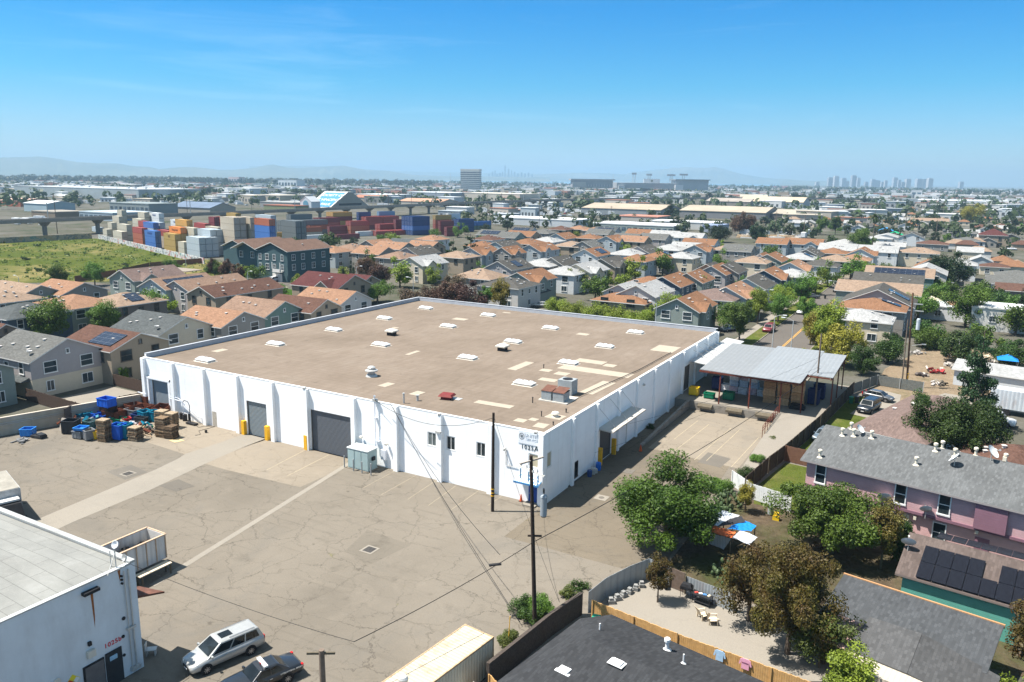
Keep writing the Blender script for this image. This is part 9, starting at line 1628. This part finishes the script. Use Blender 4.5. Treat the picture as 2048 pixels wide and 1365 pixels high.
for j in range(60): k.obox((rnd.uniform(-16, 16), rnd.uniform(-5, 5), rnd.choice((.4, 1.2, 2.0))), (rnd.uniform(4, 7), 1.0, .7), rnd.uniform(-.06, .06), 0, 0, j % 2)
tag(k.build("timber_stacks", [paint((.50, .36, .22), .9, .2), paint((.60, .58, .54), .9, .2)], None, (x, y, 0)), "long low stacks of pale timber behind the orange-roofed houses", "timber stack", None, "stuff")
for i, (px, py, yt) in enumerate([(115, 468, 388), (375, 430, 400), (504, 425, 395), (777, 425, 378), (823, 420, 385), (872, 420, 383), (926, 415, 380), (967, 418, 378), (975, 425, 386), (1003, 420, 386), (1023, 425, 380), (1078, 455, 400), (1222, 440, 412), (1455, 425, 400), (1490, 430, 405), (1550, 470, 424), (1607, 475, 430), (1808, 480, 433), (1870, 485, 440), (1885, 440, 405), (1525, 470, 440), (1750, 440, 405)]):
 x, y = G(px, py); h = hgt((x, y), px, yt); t = MB().cyl((0, 0, 0), (0, 0, h), .22, .15, 5).box(-1.3, 1.3, -.1, .1, h-1.2, h-.95).build("utility_pole", M_POLEG, None, (x, y, 0)); tag(t, "thin distant utility pole standing among the far sheds", "utility pole", "thin poles among the far sheds")
NB = "old houses of the neighbourhood on the right"
def oh(px, py, rc, wc, kind='g', rz=0, Ln=11, W=8, ev=3.0, rh=4.8, lab=None, z=None, q=1): x, y = G(px, py, rh); return house(x, y, rz, Ln, W, ev, rh, kind, rc, wc, lab, q=q, vents=0, group=NB)
for a in [(1988, 457, 'r', 't', 'h', 0, 12, 13, 6, 9.5, "tall old house with a dark red pyramid roof and a small gable"), (1935, 474, 'G', 'b', 'h', 0, 14, 12, 3.4, 5.2, "blue house with a grey-green hip roof below the timber gable one"), (1866, 481, 'b', 'k', 'h', 90, 14, 11, 3.2, 4.9, "wide low house with a brown hip roof behind the cream house"), (1825, 465, 'd', 'w', 'g', 0, 12, 12, 4.4, 7, "white house with a grey gabled roof beside the white sheds"), (1925, 463, 'G', 'k', 'g', 90, 16, 7, 3.2, 4.2, "long low grey roofed house before the big broad tree"),
          (2020, 470, 'd', 'r', 'g', 0, 10, 9, 3.4, 5.2, "brick-red house with a dark roof at the right edge") if False else (2022, 468, 'd', 'v', 'g', 0, 10, 9, 3.4, 5.2, "brown house with a dark roof right of the red pyramid roof"), (1775, 468, 'w', 'w', 'g', 0, 16, 12, 3.4, 5, "big white-roofed gabled shed behind the right-hand rows"), (1762, 472, 'w', 'w', 'h', 0, 14, 12, 3, 4.2, "white flat-looking roof left of the gabled shed"), (1690, 478, 'w', 'w', 'h', 0, 12, 16, 3.5, 6, "large white tented roof right of the orange houses"),
          (2020, 553, 'G', 'w', 'g', 90, 12, 10, 3.2, 5.2, "white house with a grey roof and a carport at the right edge"), (2035, 540, 'G', 'w', 'h', 0, 12, 12, 3.2, 5, "grey-roofed house behind the one with the carport"), (2030, 568, 'v' if False else 'b', 'v', 'g', 90, 9, 8, 3, 4.6, "low dark red porch roof at the right edge"), (1990, 525, 'b', 'c', 'h', 0, 9, 9, 3, 4.4, "small brown-roofed house right of the huge oak"), (1860, 437, 'T', 'c', 'g', 90, 26, 10, 4.5, 6.4, "long tan-roofed apartment row in the old neighbourhood"), (1780, 485, 'w', 'w', 'g', 90, 14, 9, 3, 4.6, "low white roofed shed nearest the tract on the right")]: oh(*a[:4], kind=a[4], rz=a[5], Ln=a[6], W=a[7], ev=a[8], rh=a[9], lab=a[10])
for (px, py, c, lab) in [(1772, 458, (.05, .30, .62), "bright blue tarpaulin roof in the old neighbourhood"), (1790, 466, (.02, .35, .16), "bright green tarpaulin roof in the old neighbourhood")]:
 x, y = G(px, py, 4); t = thing("tarpaulin_shelter", lab, "shelter", (x, y, 0)); MB().box(-4, 4, -4, 4, 0, 3).build("wall", paint((.4, .4, .4), .8), t); k = MB(); roof_slab(k, 4, -5, 5, 3, 4.6); k.build("roof", [paint(c, .7), paint(c, .7)], t)
MH = []
for (rc, wc, kd) in (('G', 'w', 'g'), ('w', 'c', 'g'), ('b', 't', 'h'), ('d', 'k', 'g'), ('T', 'w', 'h'), ('w', 'b', 'g'), ('o', 'c', 'h')):
 k = MB(); k.box(-4, 4, -5, 5, 0, 3.0, 0)
 if kd == 'g': k.face([(-4, -5, 3), (4, -5, 3), (0, -5, 4.9)], 0); k.face([(4, 5, 3), (-4, 5, 3), (0, 5, 4.9)], 0); k2 = MB(); roof_slab(k2, 4, -5.4, 5.4, 3, 4.9)
 else: k2 = MB(); k2.hexa([(-4.4, -5.4, 2.9), (4.4, -5.4, 2.9), (4.4, 5.4, 2.9), (-4.4, 5.4, 2.9), (-.1, -1.6, 4.9), (.1, -1.6, 4.9), (.1, 1.6, 4.9), (-.1, 1.6, 4.9)])
 for yy in (-3, 0, 3): k.box(4, 4.06, yy-.5, yy+.5, 1, 2.2, 1)
 for xx in (-2, 2): k.box(xx-.6, xx+.6, -5.06, -5, 1, 2.2, 1)
 MH.append((k.mesh("wall", [wallm(WCOL[wc][0]), M_GLASS]), k2.mesh("roof", [shingle(RC[rc][0]), M_TRIM]), RC[rc][1], WCOL[wc][1]))
for (p0, p1, y0, y1, n) in [(1690, 2048, 430, 470, 46), (1900, 2048, 475, 520, 9), (1560, 1760, 425, 470, 16), (1950, 2048, 520, 580, 4), (1620, 2048, 412, 432, 24)]:
 for j in range(n):
  px = r3.uniform(p0, p1); py = r3.uniform(y0, y1); x, y = G(px, py); w2, r2_, rn, wn = r3.choice(MH)
  t = thing("old_house", "small %s house with a %s roof among the crowded old houses" % (wn, rn), "house", (x, y, 0), r3.choice((0, 1.57)), NB); link("wall", w2, t); link("roof", r2_, t)
for j in range(46):
 px = r3.uniform(1640, 2048); py = r3.uniform(428, 500); x, y = G(px, py); kd, cl = r3.choice((('roundA', 'green'), ('roundB', 'deep'), ('bush', 'green'), ('roundC', 'far'))); tree(x, y, r3.uniform(1.8, 3.4), kd, 0, cl, "%s garden %s among the crowded old houses" % ({'green': "bright green", 'deep': "dark green", 'far': "dull green"}[cl], "shrub" if kd == 'bush' else "tree"), group="garden trees of the old neighbourhood")
for j in range(26):
 px = r3.uniform(30, 400); py = r3.uniform(492, 545)
 if py > 575-(px)*.08 or py < 480+px*.1: continue
 x, y = G(px, py); tree(x, y, r3.uniform(.8, 1.6), 'bush', 0, r3.choice(('green', 'deep', 'lime')), "low bush growing in the open field", "shrub", "shrub", group="bushes in the open field", zs=.8)
for j in range(60):
 h = HOUSES[r3.randrange(len(HOUSES))]; x = h['x']+r3.choice((-1, 1))*r3.uniform(6.0, 7.5); y = h['y']+r3.uniform(-7, 7)
 if any(abs(x-q['x']) < 6.0 and abs(y-q['y']) < 7 for q in HOUSES) or (-4 < x < 13 and 60 < y < 280) or x > 26 or (x > -64 and y < 66): continue
 tree(x, y, r3.uniform(1.2, 2.2), r3.choice(('roundA', 'bush', 'vase')), 1, r3.choice(('green', 'deep', 'lime')), "small garden tree squeezed between two tract houses", group="small garden trees between the tract houses")
for j in range(48):
 x = r3.uniform(24, 62); y = r3.uniform(96, 200)
 wb = G(2015, 615, 5)
 if x < 32+(y-96)*.02 and y < 175 or abs(x-wb[0]+(wb[1]-y)*.12) < 12 and y < wb[1]+6: continue
 if any(abs(x-q['x']) < 6.5 and abs(y-q['y']) < 8 for q in HOUSES): continue
 kd, cl = r3.choice((('roundA', 'green'), ('roundB', 'deep'), ('roundC', 'green'), ('roundB', 'mid'), ('bush', 'green'))); tree(x, y, r3.uniform(2.4, 3.9), kd, 1, cl, "%s garden %s in the green gardens right of the tract" % ({'green': "bright green", 'deep': "dark green", 'mid': "mid green"}[cl], "thicket" if kd == 'bush' else "tree"), group="garden trees right of the tract")
for i, (px, py, r, cl) in enumerate([(1010, 560, 2.4, 'lime'), (960, 560, 2.2, 'green'), (1085, 575, 2.2, 'green'), (1150, 585, 2.6, 'lime'), (1230, 540, 2.2, 'green'), (1290, 530, 2.2, 'green'), (1365, 520, 2.2, 'lime'), (1395, 600, 2.4, 'green'), (1350, 580, 2.2, 'lime'), (1475, 600, 2.4, 'green'), (1530, 580, 2.4, 'lime'), (1570, 560, 2.6, 'green'), (1580, 590, 2.8, 'lime'), (1640, 555, 2.6, 'green'), (1690, 540, 2.6, 'lime'), (1720, 575, 2.6, 'green'), (1500, 625, 2.2, 'lime'), (1430, 640, 2.2, 'green'), (1600, 535, 2.2, 'green'), (1440, 505, 2.2, 'lime'), (1350, 500, 2, 'green'), (1250, 510, 2, 'lime'), (980, 525, 2, 'green'), (870, 570, 2.4, 'lime'), (690, 600, 2.2, 'green'), (640, 600, 2.2, 'lime'), (560, 600, 2, 'green'), (1740, 600, 2.4, 'green'), (1765, 585, 2.2, 'lime'), (270, 600, 2.4, 'green'), (330, 630, 2.2, 'lime'), (60, 640, 2.2, 'green')]): treepx(px, py, r*1.2, ('roundA', 'roundC')[i % 2], 1, cl, "%s small tree filling a garden between tract houses" % ("lime green" if cl == 'lime' else "green"), group="small garden trees between the tract houses")
r4 = np.random.default_rng(9); poly = [(-420, 40), (-209, 57), (-187, 78), (-168, 95), (-178, 118), (-203, 131), (-330, 168), (-340, 150)]
def inside(x, y):
 c = False; n = len(poly)
 for i in range(n):
  (x1, y1), (x2, y2) = poly[i], poly[i-1]
  if (y1 > y) != (y2 > y) and x < (x2-x1)*(y-y1)/(y2-y1)+x1: c = not c
 return c
for nm, n_, hh_, m_, lab in (("field_weeds", 1000, .42, foliage((.10, .13, .025), (.16, .19, .04)), "green weeds and tufts growing all over the open field"),):
 V = []
 while len(V) < n_:
  x, y = r4.uniform(-420, -165), r4.uniform(40, 168)
  if not inside(x, y): continue
  h = hh_*r4.uniform(.4, 1.9); d = r4.normal(size=(7, 3)); d /= np.linalg.norm(d, axis=1)[:, None]; c = d*np.array([h*1.3, h*1.3, h*.4])+np.array([x, y, h*.4]); t = np.cross(d, r4.normal(size=(7, 3))); t /= np.linalg.norm(t, axis=1)[:, None]; bt = np.cross(d, t); V.append(np.stack([c-t*h*.7, c-bt*h*.5, c+t*h*.7, c+bt*h*.5], 1).reshape(-1, 3))
 V = np.concatenate(V); k = bpy.data.meshes.new(nm); k.from_pydata(V.tolist(), [], [(i, i+1, i+2, i+3) for i in range(0, len(V), 4)]); k.materials.append(m_); tag(link(nm, k), lab, None, None, "stuff")
